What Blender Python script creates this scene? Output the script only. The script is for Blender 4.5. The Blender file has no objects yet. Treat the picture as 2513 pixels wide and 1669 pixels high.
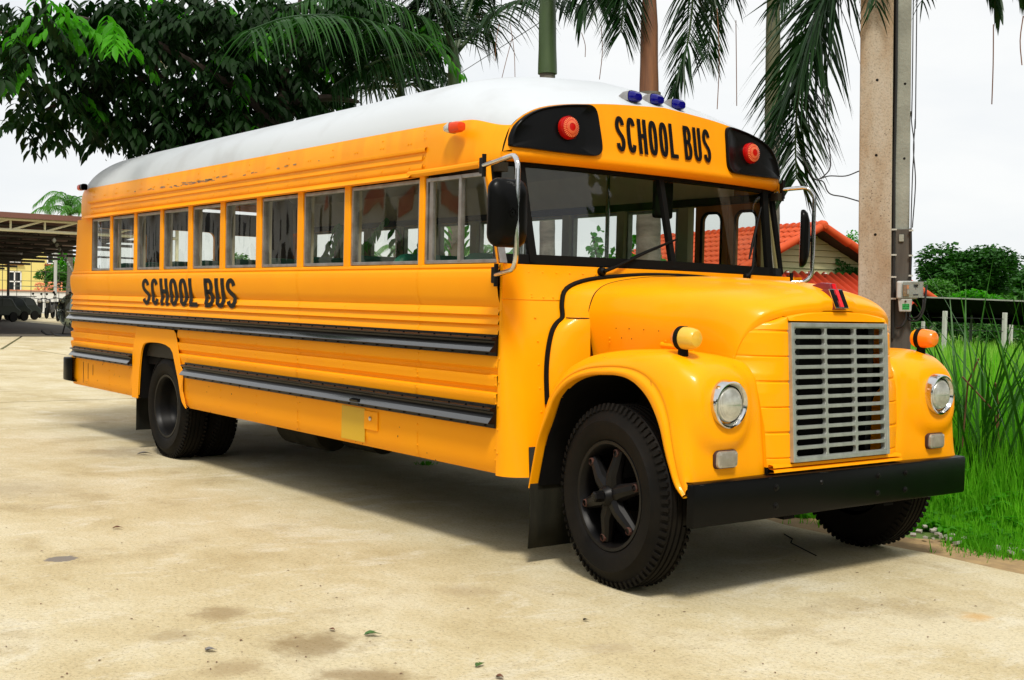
import bpy, bmesh, math, random
from math import sin, cos, pi, radians as R
from mathutils import Vector as V, Matrix, noise
random.seed(7)
scene = bpy.context.scene
COL = scene.collection

# ------------------------------------------------------------------ camera
F_PX, W_PX, H_PX = 2950.4, 2513.0, 1669.0
CAM = V((4.9767, -5.0146, 1.3781))
yaw, pit, rol = R(142.527), R(-1.7896), R(1.3595)
cd = V((cos(yaw)*cos(pit), sin(yaw)*cos(pit), sin(pit)))
cr = cd.cross(V((0, 0, 1))).normalized()
cu = cr.cross(cd)
cr, cu = cr*cos(rol)+cu*sin(rol), cu*cos(rol)-cr*sin(rol)
camd = bpy.data.cameras.new('camera')
cam = bpy.data.objects.new('camera', camd)
COL.objects.link(cam)
m = Matrix((cr, cu, -cd)).transposed().to_4x4()
m.translation = CAM
cam.matrix_world = m
camd.sensor_fit = 'HORIZONTAL'
camd.sensor_width = 36
camd.lens = 36*F_PX/W_PX
camd.clip_end = 3000
camd.clip_start = 0.05
scene.camera = cam

# ------------------------------------------------------------------ sky, sun, exposure
world = bpy.data.worlds.new('World')
scene.world = world
world.use_nodes = True
nt = world.node_tree
nt.nodes.clear()
def wn(t, **k):
    n = nt.nodes.new(t)
    for a, b in k.items():
        setattr(n, a, b)
    return n
SUN_EL, SUN_AZ = R(56), R(-34)       # direction the sun stands in, world angle from +x
sky = wn('ShaderNodeTexSky')
sky.sky_type = 'NISHITA'
sky.sun_disc = False
sky.sun_elevation = SUN_EL
sky.sun_rotation = R(90)-SUN_AZ
# an overcast deck over the clear sky: even white cloud with faint grey structure
tc = wn('ShaderNodeTexCoord')
mp = wn('ShaderNodeMapping'); mp.inputs['Scale'].default_value = (1.0, 1.0, 3.2)
nz = wn('ShaderNodeTexNoise'); nz.inputs['Scale'].default_value = 1.6; nz.inputs['Detail'].default_value = 6; nz.inputs['Roughness'].default_value = .55
rp = wn('ShaderNodeValToRGB')
rp.color_ramp.elements[0].position = .34; rp.color_ramp.elements[0].color = (8.1, 8.5, 8.9, 1)
rp.color_ramp.elements[1].position = .56; rp.color_ramp.elements[1].color = (9.6, 9.7, 9.65, 1)
mx = wn('ShaderNodeMix', data_type='RGBA'); mx.inputs[0].default_value = .95
bg = wn('ShaderNodeBackground'); bg.inputs['Strength'].default_value = .071
out = wn('ShaderNodeOutputWorld')
L = nt.links.new
L(tc.outputs['Generated'], mp.inputs['Vector']); L(mp.outputs['Vector'], nz.inputs['Vector'])
L(nz.outputs['Fac'], rp.inputs['Fac'])
L(sky.outputs['Color'], mx.inputs[6]); L(rp.outputs['Color'], mx.inputs[7])
L(mx.outputs[2], bg.inputs['Color']); L(bg.outputs[0], out.inputs['Surface'])
sd = bpy.data.lights.new('sun', 'SUN')
sd.energy = 2.3
sd.angle = R(11)
sd.color = (1, .95, .86)
sun = bpy.data.objects.new('sun', sd)
COL.objects.link(sun)
sdir = V((cos(SUN_EL)*cos(SUN_AZ), cos(SUN_EL)*sin(SUN_AZ), sin(SUN_EL)))
sun.rotation_euler = sdir.to_track_quat('Z', 'Y').to_euler()
scene.view_settings.view_transform = 'Standard'
scene.view_settings.look = 'None'
scene.view_settings.exposure = .55
scene.view_settings.gamma = 1
scene.view_settings.use_curve_mapping = False

# ------------------------------------------------------------------ materials
MATS = {}
def mat(name, col, rough=.6, metal=0, spec=.5, coat=0, noise_amt=0, noise_scale=5, bump=0, bump_scale=60, col2=None, trans=0, sss=0, emis=0, detail=5, stretch=None, rough_var=0):
    """principled material; col2 mixed in by object-space noise, optional bump"""
    if name in MATS:
        return MATS[name]
    M = bpy.data.materials.new(name)
    M.use_nodes = True
    t = M.node_tree
    b = t.nodes['Principled BSDF']
    b.inputs['Base Color'].default_value = (*col, 1)
    b.inputs['Roughness'].default_value = rough
    b.inputs['Metallic'].default_value = metal
    b.inputs['Specular IOR Level'].default_value = spec
    b.inputs['Coat Weight'].default_value = coat
    b.inputs['Coat Roughness'].default_value = .08
    if trans:
        b.inputs['Transmission Weight'].default_value = trans
    if emis:
        b.inputs['Emission Color'].default_value = (*col, 1); b.inputs['Emission Strength'].default_value = emis
    tcn = t.nodes.new('ShaderNodeTexCoord')
    vec = tcn.outputs['Object']
    if stretch:
        mpn = t.nodes.new('ShaderNodeMapping'); mpn.inputs['Scale'].default_value = stretch
        t.links.new(vec, mpn.inputs['Vector']); vec = mpn.outputs['Vector']
    if col2:
        n = t.nodes.new('ShaderNodeTexNoise'); n.inputs['Scale'].default_value = noise_scale; n.inputs['Detail'].default_value = detail
        n.inputs['Roughness'].default_value = .6
        t.links.new(vec, n.inputs['Vector'])
        r = t.nodes.new('ShaderNodeValToRGB')
        r.color_ramp.elements[0].position = .5-.28*(1-noise_amt); r.color_ramp.elements[1].position = .5+.28*(1-noise_amt)
        r.color_ramp.elements[0].color = (*col2, 1); r.color_ramp.elements[1].color = (*col, 1)
        t.links.new(n.outputs['Fac'], r.inputs['Fac']); t.links.new(r.outputs['Color'], b.inputs['Base Color'])
        if rough_var:
            mr = t.nodes.new('ShaderNodeMapRange'); mr.inputs['To Min'].default_value = rough+rough_var; mr.inputs['To Max'].default_value = rough
            t.links.new(n.outputs['Fac'], mr.inputs['Value']); t.links.new(mr.outputs[0], b.inputs['Roughness'])
    if bump:
        n2 = t.nodes.new('ShaderNodeTexNoise'); n2.inputs['Scale'].default_value = bump_scale; n2.inputs['Detail'].default_value = 4
        t.links.new(vec, n2.inputs['Vector'])
        bp = t.nodes.new('ShaderNodeBump'); bp.inputs['Strength'].default_value = bump; bp.inputs['Distance'].default_value = .01
        t.links.new(n2.outputs['Fac'], bp.inputs['Height']); t.links.new(bp.outputs['Normal'], b.inputs['Normal'])
    MATS[name] = M
    return M

def leaf_mat(name, col, col2, rough=.45, tr=.35, scale=1.5):
    if name in MATS:
        return MATS[name]
    M = mat(name, col, rough=rough, spec=.14, col2=col2, noise_scale=scale, noise_amt=.2)
    t = M.node_tree; b = t.nodes['Principled BSDF']
    tl = t.nodes.new('ShaderNodeBsdfTranslucent')
    mxs = t.nodes.new('ShaderNodeMixShader'); mxs.inputs[0].default_value = tr
    ramp = [n for n in t.nodes if n.type == 'VALTORGB'][0]
    g = t.nodes.new('ShaderNodeMix'); g.data_type = 'RGBA'; g.blend_type = 'MULTIPLY'; g.inputs[0].default_value = 1
    g.inputs[7].default_value = (1.3, 2.0, .5, 1)
    t.links.new(ramp.outputs['Color'], g.inputs[6]); t.links.new(g.outputs[2], tl.inputs['Color'])
    t.links.new(b.outputs[0], mxs.inputs[1]); t.links.new(tl.outputs[0], mxs.inputs[2])
    t.links.new(mxs.outputs[0], t.nodes['Material Output'].inputs['Surface'])
    return M

def glass_mat(name, tint, refl=1.0):
    M = bpy.data.materials.new(name); M.use_nodes = True
    t = M.node_tree; t.nodes.clear()
    o = t.nodes.new('ShaderNodeOutputMaterial')
    tp = t.nodes.new('ShaderNodeBsdfTransparent'); tp.inputs[0].default_value = (*tint, 1)
    gl = t.nodes.new('ShaderNodeBsdfGlossy'); gl.inputs['Roughness'].default_value = .02; gl.inputs[0].default_value = (refl, refl, refl, 1)
    fr = t.nodes.new('ShaderNodeFresnel')
    ge = t.nodes.new('ShaderNodeNewGeometry'); mm = t.nodes.new('ShaderNodeMapRange'); mm.inputs['To Min'].default_value = 1.6; mm.inputs['To Max'].default_value = 1/1.6
    t.links.new(ge.outputs['Backfacing'], mm.inputs['Value']); t.links.new(mm.outputs[0], fr.inputs[0])      # same reflectance on both faces of a thin pane
    ms = t.nodes.new('ShaderNodeMixShader')
    n = t.nodes.new('ShaderNodeTexNoise'); n.inputs['Scale'].default_value = 2.2; n.inputs['Detail'].default_value = 1
    tcn = t.nodes.new('ShaderNodeTexCoord'); t.links.new(tcn.outputs['Object'], n.inputs['Vector'])
    bp = t.nodes.new('ShaderNodeBump'); bp.inputs['Strength'].default_value = .12; bp.inputs['Distance'].default_value = .02
    t.links.new(n.outputs['Fac'], bp.inputs['Height']); t.links.new(bp.outputs[0], gl.inputs['Normal'])
    t.links.new(fr.outputs[0], ms.inputs[0]); t.links.new(tp.outputs[0], ms.inputs[1]); t.links.new(gl.outputs[0], ms.inputs[2])
    t.links.new(ms.outputs[0], o.inputs[0])
    MATS[name] = M
    return M

YEL = (.95, .36, .0015)
paint = mat('yellow_side_paint', YEL, rough=.5, spec=.12, col2=(.93, .33, .0015), noise_scale=1.7, noise_amt=.1, bump=.02, bump_scale=3)
hoodp = mat('yellow_hood_paint', (.95, .375, .0015), rough=.33, coat=.12, spec=.12, col2=(.93, .325, .0015), noise_scale=1.6, noise_amt=.1, bump=.01, bump_scale=3)
# faded, chalky, streaked paint on the upper body: faded area is a property of the old paint
old_paint = mat('weathered_yellow_paint', (.95, .36, .002), rough=.5, spec=.14, col2=(.80, .27, .003), noise_scale=1.6, noise_amt=.05, stretch=(1, 1, .6), bump=.02, bump_scale=4, detail=8)
patch = mat('unpainted_yellow_patch', (.62, .37, .008), rough=.5)
blackp = mat('black_paint', (.0018, .0018, .0018), rough=.30, spec=.12, col2=(.003, .003, .003), noise_scale=6)
blackg = mat('black_rail_enamel', (.0025, .0025, .003), rough=.3, spec=.22)
railgloss = mat('glossy_black_enamel', (.008, .009, .010), rough=.14, spec=1.0, coat=.6)
rubber = mat('black_rubber', (.002, .002, .002), rough=.6, spec=.12, col2=(.004, .004, .003), noise_scale=9)
tyrem = mat('tyre_rubber', (.004, .0037, .0034), rough=.65, spec=.10, col2=(.010, .008, .006), noise_scale=5, noise_amt=.3, bump=.15, bump_scale=30)
flapm = mat('mud_flap_rubber', (.006, .0065, .005), rough=.7, spec=.12, col2=(.022, .020, .013), noise_scale=9, noise_amt=.2, stretch=(1, 1, .3))
under = mat('underbody_black', (.003, .003, .003), rough=.9, spec=.1, col2=(.007, .006, .005), noise_scale=7)
rimm = mat('black_rim_paint', (.003, .003, .0033), rough=.40, spec=.18, col2=(.006, .005, .0045), noise_scale=14, noise_amt=.3)
rust = mat('rusty_nut', (.075, .018, .007), rough=.8, col2=(.025, .012, .009), noise_scale=30)
chrome = mat('chrome', (.75, .76, .78), rough=.12, metal=1, col2=(.55, .53, .5), noise_scale=20, noise_amt=.1)
alu = mat('window_aluminium', (.42, .41, .40), rough=.38, metal=.75, col2=(.26, .23, .21), noise_scale=12, noise_amt=.3)
grillem = mat('grille_aluminium', (.50, .52, .485), rough=.34, metal=.6, col2=(.34, .36, .33), noise_scale=16, noise_amt=.3)
seatm = mat('green_vinyl', (.008, .19, .11), rough=.42, col2=(.006, .14, .085), noise_scale=4)
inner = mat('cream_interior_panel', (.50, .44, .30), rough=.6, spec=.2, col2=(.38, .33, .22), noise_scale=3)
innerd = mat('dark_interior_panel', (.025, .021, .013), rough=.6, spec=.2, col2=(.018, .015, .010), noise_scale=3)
doorb = mat('brown_door_paint', (.42, .14, .012), rough=.5, col2=(.25, .08, .01), noise_scale=5)
redl = mat('red_lens', (.50, .005, .003), rough=.25, spec=.3, col2=(.40, .004, .003), noise_scale=50)
redc = mat('pale_red_lens_rays', (.80, .20, .07), rough=.3)
amber = mat('amber_lens', (.72, .055, .005), rough=.3, spec=.3)
amber2 = mat('orange_turn_lens', (.92, .26, .012), rough=.3, coat=.4, col2=(.85, .2, .01), noise_scale=8)
yelens = mat('faded_yellow_turn_lens', (.80, .50, .045), rough=.35, coat=.3, col2=(.72, .38, .03), noise_scale=7)
bluel = mat('blue_lens', (.004, .003, .16), rough=.15, spec=.4)
lampsilver = mat('lamp_reflector', (.85, .85, .80), rough=.3, metal=.7, col2=(.55, .54, .48), noise_scale=25)
clearl = mat('clear_ribbed_lens', (.45, .42, .36), rough=.2, coat=.8, col2=(.30, .27, .22), noise_scale=22, metal=.3)
sideglass = glass_mat('side_window_glass', (.90, .92, .88), 1.0)
wsglass = glass_mat('windshield_glass', (.88, .90, .88), .8)
letter = mat('black_letter_film', (.004, .003, .003), rough=.5, spec=.15)
badger = mat('badge_red', (.75, .012, .02), rough=.25, coat=.5)
badgem = mat('badge_maroon_side', (.20, .012, .025), rough=.3, coat=.4)

# ------------------------------------------------------------------ mesh helpers
class MB:
    def __init__(s):
        s.v = []; s.f = []; s.sm = []
    def add(s, vs, fs, smooth=False):
        o = len(s.v)
        s.v += [V(p) for p in vs]
        s.f += [tuple(i+o for i in f) for f in fs]
        s.sm += [smooth]*len(fs)
        return s
    def box(s, c, d, rot=None):
        x, y, z = d[0]/2, d[1]/2, d[2]/2
        vs = [V((a*x, b*y, e*z)) for a in (-1, 1) for b in (-1, 1) for e in (-1, 1)]
        if rot is not None:
            vs = [rot @ p for p in vs]
        c = V(c)
        return s.add([p+c for p in vs], [(0, 1, 3, 2), (4, 6, 7, 5), (0, 4, 5, 1), (2, 3, 7, 6), (0, 2, 6, 4), (1, 5, 7, 3)])
    def grid(s, rows, close_u=False, close_v=False, smooth=True, flip=False):
        n, k = len(rows), len(rows[0])
        vs = [p for r in rows for p in r]
        fs = []
        for i in range(n if close_u else n-1):
            for j in range(k if close_v else k-1):
                a, b, c, d = i*k+j, ((i+1) % n)*k+j, ((i+1) % n)*k+(j+1) % k, i*k+(j+1) % k
                fs.append((a, d, c, b) if flip else (a, b, c, d))
        return s.add(vs, fs, smooth)
    def tube(s, pts, r, seg=8, caps=True, smooth=True):
        pts = [V(p) for p in pts]
        rr = r if isinstance(r, (list, tuple)) else [r]*len(pts)
        rows = []
        up = None
        for i, p in enumerate(pts):
            a = pts[max(0, i-1)]; b = pts[min(len(pts)-1, i+1)]
            t = (b-a).normalized()
            if up is None:
                up = t.orthogonal().normalized()
            up = (up-t*up.dot(t))
            up = up.normalized() if up.length > 1e-6 else t.orthogonal().normalized()
            w = t.cross(up)
            rows.append([p+(up*cos(2*pi*k/seg)+w*sin(2*pi*k/seg))*rr[i] for k in range(seg)])
        s.grid(rows, close_v=True, smooth=smooth)
        if caps:
            o = len(s.v)
            s.v += rows[0]+rows[-1]
            s.f += [tuple(o+k for k in range(seg)), tuple(o+seg+seg-1-k for k in range(seg))]
            s.sm += [False, False]
        return s
    def lathe(s, prof, c, axis=(0, 1, 0), seg=32, smooth=True):
        """prof: list of (distance along axis, radius)"""
        ax = V(axis).normalized(); u = ax.orthogonal().normalized(); w = ax.cross(u); c = V(c)
        rows = [[c+ax*a+(u*cos(2*pi*k/seg)+w*sin(2*pi*k/seg))*max(r, 1e-5) for k in range(seg)] for a, r in prof]
        return s.grid(rows, close_v=True, smooth=smooth)
    def prism(s, poly, a, b, smooth=False):
        """poly: list of points; extruded from poly+a to poly+b"""
        n = len(poly); a = V(a); b = V(b)
        vs = [V(p)+a for p in poly]+[V(p)+b for p in poly]
        return s.add(vs, [tuple(range(n))[::-1], tuple(range(n, 2*n))]+[(i, (i+1) % n, n+(i+1) % n, n+i) for i in range(n)], smooth)
    def extrude_x(s, prof, x0, x1, nx=1, smooth=True):
        """profile of (y,z) swept along x"""
        return s.grid([[V((x0+(x1-x0)*i/nx, y, z)) for y, z in prof] for i in range(nx+1)], smooth=smooth)
    def mirror_y(s):
        s.v = [V((p.x, -p.y, p.z)) for p in s.v]; s.f = [f[::-1] for f in s.f]
        return s
    def mesh(s, name, m, angle=32):
        me = bpy.data.meshes.new(name)
        me.from_pydata([tuple(p) for p in s.v], [], s.f)
        me.polygons.foreach_set('use_smooth', s.sm)
        me.update()
        if any(s.sm):
            me.set_sharp_from_angle(angle=R(angle))
        me.materials.append(m)
        return me
    def build(s, name, m, parent=None, bevel=0, thick=0, angle=32, weld=True, off=-1):
        me = s.mesh(name, m, angle)
        o = bpy.data.objects.new(name, me)
        COL.objects.link(o)
        if parent is not None:
            o.parent = parent
        if thick:
            md = o.modifiers.new('thickness', 'SOLIDIFY'); md.thickness = thick; md.offset = off
        if bevel:
            md = o.modifiers.new('bevel', 'BEVEL'); md.width = bevel; md.segments = 2; md.limit_method = 'ANGLE'
        return o

def cr_interp(P, t):
    """Catmull-Rom through list P, t in [0, len-1]"""
    n = len(P)
    i = min(int(t), n-2); f = t-i
    p0 = P[i-1] if i > 0 else P[0]*2-P[1]
    p1, p2 = P[i], P[i+1]
    p3 = P[i+2] if i+2 < n else P[n-1]*2-P[n-2]
    return .5*((2*p1)+(p2-p0)*f+(2*p0-5*p1+4*p2-p3)*f*f+(3*p1-p0-3*p2+p3)*f*f*f)
def smooth_line(P, k):
    P = [V(p) for p in P]
    n = (len(P)-1)*k
    return [cr_interp(P, i/k) for i in range(n+1)]
def smooth_grid(rows, ku, kv):
    A = [smooth_line(r, kv) for r in rows]
    cols = [smooth_line([A[i][j] for i in range(len(A))], ku) for j in range(len(A[0]))]
    return [[cols[j][i] for j in range(len(cols))] for i in range(len(cols[0]))]
def sstep(a, b, x):
    t = max(0, min(1, (x-a)/(b-a)))
    return t*t*(3-2*t)
def tag(o, label=None, cat=None, group=None, kind=None):
    if label: o['label'] = label
    if cat: o['category'] = cat
    if group: o['group'] = group
    if kind: o['kind'] = kind
    return o
def thing(name, label, cat, loc=(0, 0, 0), group=None):
    o = bpy.data.objects.new(name, None)
    COL.objects.link(o); o.location = loc
    o.empty_display_size = .2
    return tag(o, label, cat, group)
def copy_obj(o, loc=None, parent=None, rot=None):
    c = o.copy(); COL.objects.link(c)
    if parent is not None: c.parent = parent
    if loc is not None: c.location = loc
    if rot is not None: c.rotation_euler = rot
    return c
def at(px, py, D):
    """world point seen at photo pixel (px,py), D metres in front of the camera: used to survey where things stand"""
    return CAM+(cd*F_PX+cr*(px-W_PX/2)-cu*(py-H_PX/2))*(D/F_PX)
def arc(cx, cy, r, a0, a1, n):
    return [(cx+r*cos(R(a0+(a1-a0)*i/n)), cy+r*sin(R(a0+(a1-a0)*i/n))) for i in range(n+1)]
def rrect(w, h, r, n=4):
    p = []
    for sx, sy, a in ((1, 1, 0), (-1, 1, 90), (-1, -1, 180), (1, -1, 270)):
        p += arc(sx*(w/2-r), sy*(h/2-r), r, a, a+90, n)
    return p
# ================================================================== THE BUS
bus = thing('school_bus', 'old yellow school bus with white roof and black side rails parked on the concrete', 'school bus', (0, 0, 0))
XF, XR = -.098, -7.17          # front end of the side panels, start of the rear corner
Y0 = 1.205

def plan_path(far_too=True, x_start=XF, r=.18, yy=Y0):
    """plan of the lower body wall: near side, rear corner, rear, far side. items (x, y, nx, ny)"""
    P = [(x_start, -yy, 0, -1)]
    n = 22
    for i in range(1, n+1):
        P.append((x_start+(XR-x_start)*i/n, -yy, 0, -1))
    for i in range(1, 7):
        a = R(15*i)
        P.append((XR-r*sin(a), -yy+r-r*cos(a), -sin(a), -cos(a)))
    P.append((XR-r, 0, -1, 0))
    for i in range(0, 7):
        a = R(90-15*i)
        P.append((XR-r*sin(a), yy-r+r*cos(a), -sin(a), cos(a)))
    for i in range(n-1, -1, -1):
        P.append((x_start+(XR-x_start)*i/n, yy, 0, 1))
    return P
def sweep(mb, prof, path):
    """prof: (offset outwards, z)"""
    return mb.grid([[V((x+nx*o, y+ny*o, z)) for o, z in prof] for x, y, nx, ny in path])

# profile of the near/far/rear wall: offset outwards, height
UP = [(-.03, 1.585), (.0, 1.583), (.012, 1.578), (.014, 1.565), (.008, 1.556), (.018, 1.55), (.025, 1.535), (.028, 1.50), (.026, 1.46), (.019, 1.41), (.009, 1.375), (-.002, 1.360), (-.004, 1.354),
      (.001, 1.350), (.014, 1.320), (.017, 1.310), (-.001, 1.303), (.000, 1.298), (.014, 1.270), (.017, 1.260), (-.001, 1.253), (.000, 1.248), (.014, 1.220), (.016, 1.205), (.002, 1.20), (.002, 1.09)]
MID = [(.002, 1.10), (.010, 1.06), (.010, 1.030), (-.006, 1.018), (-.010, 1.006), (-.009, .994), (.014, .987), (.016, .983), (.012, .96), (.010, .932), (-.006, .921), (-.010, .911), (-.009, .901), (.014, .893), (.016, .889), (.012, .86), (.002, .825), (.002, .80)]
LOW = [(.002, .83), (.004, .75), (.004, .62), (.001, .54), (-.008, .49), (-.02, .466), (-.04, .460)]
path = plan_path()
def cut(path, xa, xb, side=None, rear=False):
    q = [p for p in path if xb <= p[0] <= xa and (side is None or p[1]*side > 0)]
    return q
def side_path(xa, xb, s, n=10):
    return [(xa+(xb-xa)*i/n, s*Y0, 0, s) for i in range(n+1)]
rear_part = [p for p in path if p[0] <= XR+1e-6]
mb = MB(); sweep(mb, UP, path); mb.build('side_wall_panel', paint, bus, angle=40)
for s in (-1, 1):
    a = side_path(XF, -4.475, s); 
    mb = MB(); sweep(mb, MID, a[::-1] if s > 0 else a); mb.build('ribbed_side_panel', paint, bus, angle=40)
    a = side_path(XF, -4.33, s)
    mb = MB(); sweep(mb, LOW, a[::-1] if s > 0 else a); mb.build('side_skirt', paint, bus, angle=40)
rp_ = [(-5.40-(.295*i), -Y0, 0, -1) for i in range(6)]+rear_part+[(-5.40-(.295*i), Y0, 0, 1) for i in range(5, -1, -1)]
mb = MB(); sweep(mb, MID, rp_); mb.build('ribbed_rear_panel', paint, bus, angle=40)
rp_ = [(-5.40-(.295*i), -Y0, 0, -1) for i in range(6)]+rear_part+[(-5.40-(.295*i), Y0, 0, 1) for i in range(5, -1, -1)]
mb = MB(); sweep(mb, LOW, rp_); mb.build('rear_skirt', paint, bus, angle=40)
# wheel arch panels
for s in (-1, 1):
    outer = [(-5.465, .463), (-5.465, .85), (-5.44, .93), (-5.40, 1.02), (-5.37, 1.088), (-4.60, 1.088), (-4.53, 1.085), (-4.485, 1.06), (-4.455, 1.0), (-4.42, .9), (-4.375, .80), (-4.32, .76), (-4.32, .60), (-4.25, .463)]
    opening = [(-4.262, .466), (-4.30, .486), (-4.335, .51), (-4.369, .56), (-4.42, .68), (-4.506, .83), (-4.545, .90), (-4.60, .935), (-4.70, .957), (-4.83, .968), (-4.959, .969), (-5.08, .965), (-5.16, .955), (-5.209, .935), (-5.24, .90), (-5.263, .85), (-5.295, .70), (-5.32, .493), (-5.322, .463)]
    poly = [V((x, s*(Y0+.014), z)) for x, z in outer+opening]
    mb = MB(); mb.add(poly, [tuple(range(len(poly)))[::(1 if s < 0 else -1)]])
    mb.build('wheel_arch_panel', paint, bus, thick=.006, bevel=.002)
    # rolled lip and dark inner wheel housing
    lip = smooth_line([V((x, s*(Y0+.008), z)) for x, z in opening[1:-1]], 3)
    MB().tube(lip, .004, 8).build('wheel_arch_lip', paint, bus)
    rows = [[V((x, s*y, z)) for x, z in opening] for y in (Y0-.005, .62)]
    MB().grid(rows).build('wheel_housing', under, bus)

# black rub rails with perforated flanges
RAIL = [(.0, .0), (.008, .001), (.008, -.010), (.040, -.017), (.045, -.021), (.043, -.026), (.020, -.034), (.017, -.044), (.022, -.051), (.052, -.085), (.053, -.088), (.050, -.091), (.012, -.093), (.012, -.112), (.0, -.113)]
def rail(path, ztop, hscale=1.0):
    root = MB()
    sweep(root, [(o+.012, ztop+z*hscale) for o, z in RAIL], path)
    # end caps
    for k in (0, -1):
        x, y, nx, ny = path[k]
        root.add([V((x+nx*(o+.012), y+ny*(o+.012), ztop+z*hscale)) for o, z in RAIL], [tuple(range(len(RAIL)))])
    ob = root.build('rub_rail', blackg, bus, angle=25)
    sl = MB(); 
    # slots in both flanges
    for i in range(len(path)-1):
        x, y, nx, ny = path[i]; x2, y2, _, _ = path[i+1]
        Ls = math.hypot(x2-x, y2-y)
        nn = max(1, int(Ls/.16))
        for k in range(nn):
            t = (k+.5)/nn
            px, py = x+(x2-x)*t, y+(y2-y)*t
            rot = Matrix.Rotation(math.atan2(ny, nx)-pi/2, 3, 'Z')
            for zz, oo in ((-.0125, .040), (-.102, .0265)):
                sl.box((px+nx*oo, py+ny*oo, ztop+zz*hscale), (.009, .008, .008), rot)
    tag(sl.build('rail_slots', under, ob), kind='stuff')
    st = MB(); sweep(st, [(o+.0135, ztop+z*hscale) for o, z in ((.0325, -.0630), (.0520, -.0845), (.0535, -.0875))], path); st.build('rail_shelf', railgloss, ob, angle=50)  # separate glossier strip added so a sky reflection streaks the shelf
    return ob
full = [p for p in path if not (p[1] == 0)]
rail([p for p in path if p[1] < 0], 1.205)
rail([p for p in path if p[1] > 0], 1.205)
for s in (-1, 1):
    a = side_path(-.098, -4.285, s, 26)
    rail(a if s < 0 else a[::-1], .834, 1.1)
    a = side_path(-5.465, -7.10, s, 10)
    rail(a if s < 0 else a[::-1], .846, .98)
# the rail splice and small plate below it, a patch of unpainted yellow
MB().box((-1.50, -Y0-.052, .745), (.10, .03, .03), Matrix.Rotation(R(20), 3, 'X')).build('rail_splice', blackg, bus)
MB().box((-1.385, -Y0-.008, .632), (.16, .006, .115)).build('access_plate', paint, bus, bevel=.002)
MB().lathe([(-.004, .016), (.006, .014), (.008, .001)], (-1.385, -Y0-.013, .645), (0, -1, 0), 12).build('plate_lock', chrome, bus)
MB().add([V((-1.75, -Y0-.0075, .70)), V((-1.46, -Y0-.0075, .70)), V((-1.46, -Y0-.0075, .49)), V((-1.75, -Y0-.0075, .49))], [(3, 2, 1, 0)]).build('touched_up_patch', patch, bus, thick=.002)

# rivets: rows down the panel joints
rv = MB()
def rivet(mb, c, n, r=.007):
    n = V(n)
    mb.lathe([(0, r), (r*.45, r*.8), (r*.7, r*.05)], c, n, 7)
def off_at(z):
    for prof in (UP, MID, LOW):
        for (o1, z1), (o2, z2) in zip(prof, prof[1:]):
            if z2 <= z <= z1 and z1-z2 > 1e-6:
                return o1+(o2-o1)*(z1-z)/(z1-z2)
    return 0
JX = [-.87, -1.73, -2.36, -3.0, -3.62, -4.25, -4.86, -5.47, -6.1, -6.7]
for x in JX:
    for z in (1.330, 1.282, 1.235, 1.07, 1.035, .965, .94, .875, .66, .60, .54):
        if -5.5 < x < -4.3 and z < 1.1: continue
        rivet(rv, (x, -Y0-off_at(z), z), (0, -1, 0), .0065)
for z in (1.345, 1.29, 1.235, 1.075, 1.04, .985, .94, .875, .84, .6, .54, .50):
    rivet(rv, (-.112, -Y0-off_at(z), z), (0, -1, 0), .0065)
tag(rv.build('side_rivets', paint, bus), kind='stuff')
# vertical panel joints, thin strips standing 2 mm proud
js = MB()
for x in (-.87, -2.36, -4.25, -6.1, -6.7):
    for prof in (UP, MID, LOW):
        if -5.5 < x < -4.2 and prof is not UP: continue
        js.grid([[V((x+dx, -Y0-o-.0018, z)) for o, z in prof[2:]] for dx in (0, -.020)], smooth=False)
tag(js.build('panel_joints', paint, bus), kind='stuff')

# ---------------------------------------------------------------- cowl (front wall under the windshield)
def bow(y): return .08*(y/1.1)**2
def cowl_x(y, z):
    q = sstep(1.15, 1.60, z)
    return .14-.11*sstep(.2, 1.3, z)-.05*q-(.08+.055*q)*(y/1.1)**2
rows = []
for z in (.46, .60, .8, 1.0, 1.2, 1.385, 1.395, 1.48, 1.575, 1.585):
    row = [V((XF, -1.213, z)), V((XF+.02, -1.2125, z))]
    xe = cowl_x(1.02, z)
    # rounded corner from the side to the bowed front
    row += [V((XF+.02+(xe-XF-.02)*(sin(R(a))), -1.04-.1725*cos(R(a)), z)) for a in (15, 30, 45, 60, 75)]
    row += [V((cowl_x(y, z), y, z)) for y in (-1.0, -.85, -.6, -.3, 0, .3, .6, .85, 1.0)]
    row += [V((XF+.02+(xe-XF-.02)*(sin(R(a))), 1.04+.1725*cos(R(a)), z)) for a in (75, 60, 45, 30, 15)]
    row += [V((XF+.02, 1.2125, z)), V((XF, 1.213, z))]
    rows.append(row)
mb = MB().grid(rows, flip=True)
cowl = mb.build('cowl', hoodp, bus, angle=50)
crv = MB()
def cowl_n(y, z):
    e = .004
    a = V((cowl_x(y+e, z)-cowl_x(y-e, z), 2*e, 0)); b = V((cowl_x(y, z+e)-cowl_x(y, z-e), 0, 2*e))
    return a.cross(b).normalized()
for i in range(25):
    y = -1.0+2.0*i/24
    if abs(y+.62) < .03 or abs(y-.56) < .03: continue
    rivet(crv, (cowl_x(y, 1.545), y, 1.545), cowl_n(y, 1.545))
for y in (-1.0, -.93, -.87):
    rivet(crv, (cowl_x(y, 1.41), y, 1.41), cowl_n(y, 1.41))
for i in range(8):
    z = .55+.125*i
    rivet(crv, (cowl_x(-1.0, z), -1.0, z), cowl_n(-1.0, z))
    rivet(crv, (XF+.012, -1.214, z+.03), (0, -1, 0), .0065)
tag(crv.build('cowl_rivets', hoodp, bus), kind='stuff')
mb = MB()
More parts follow.
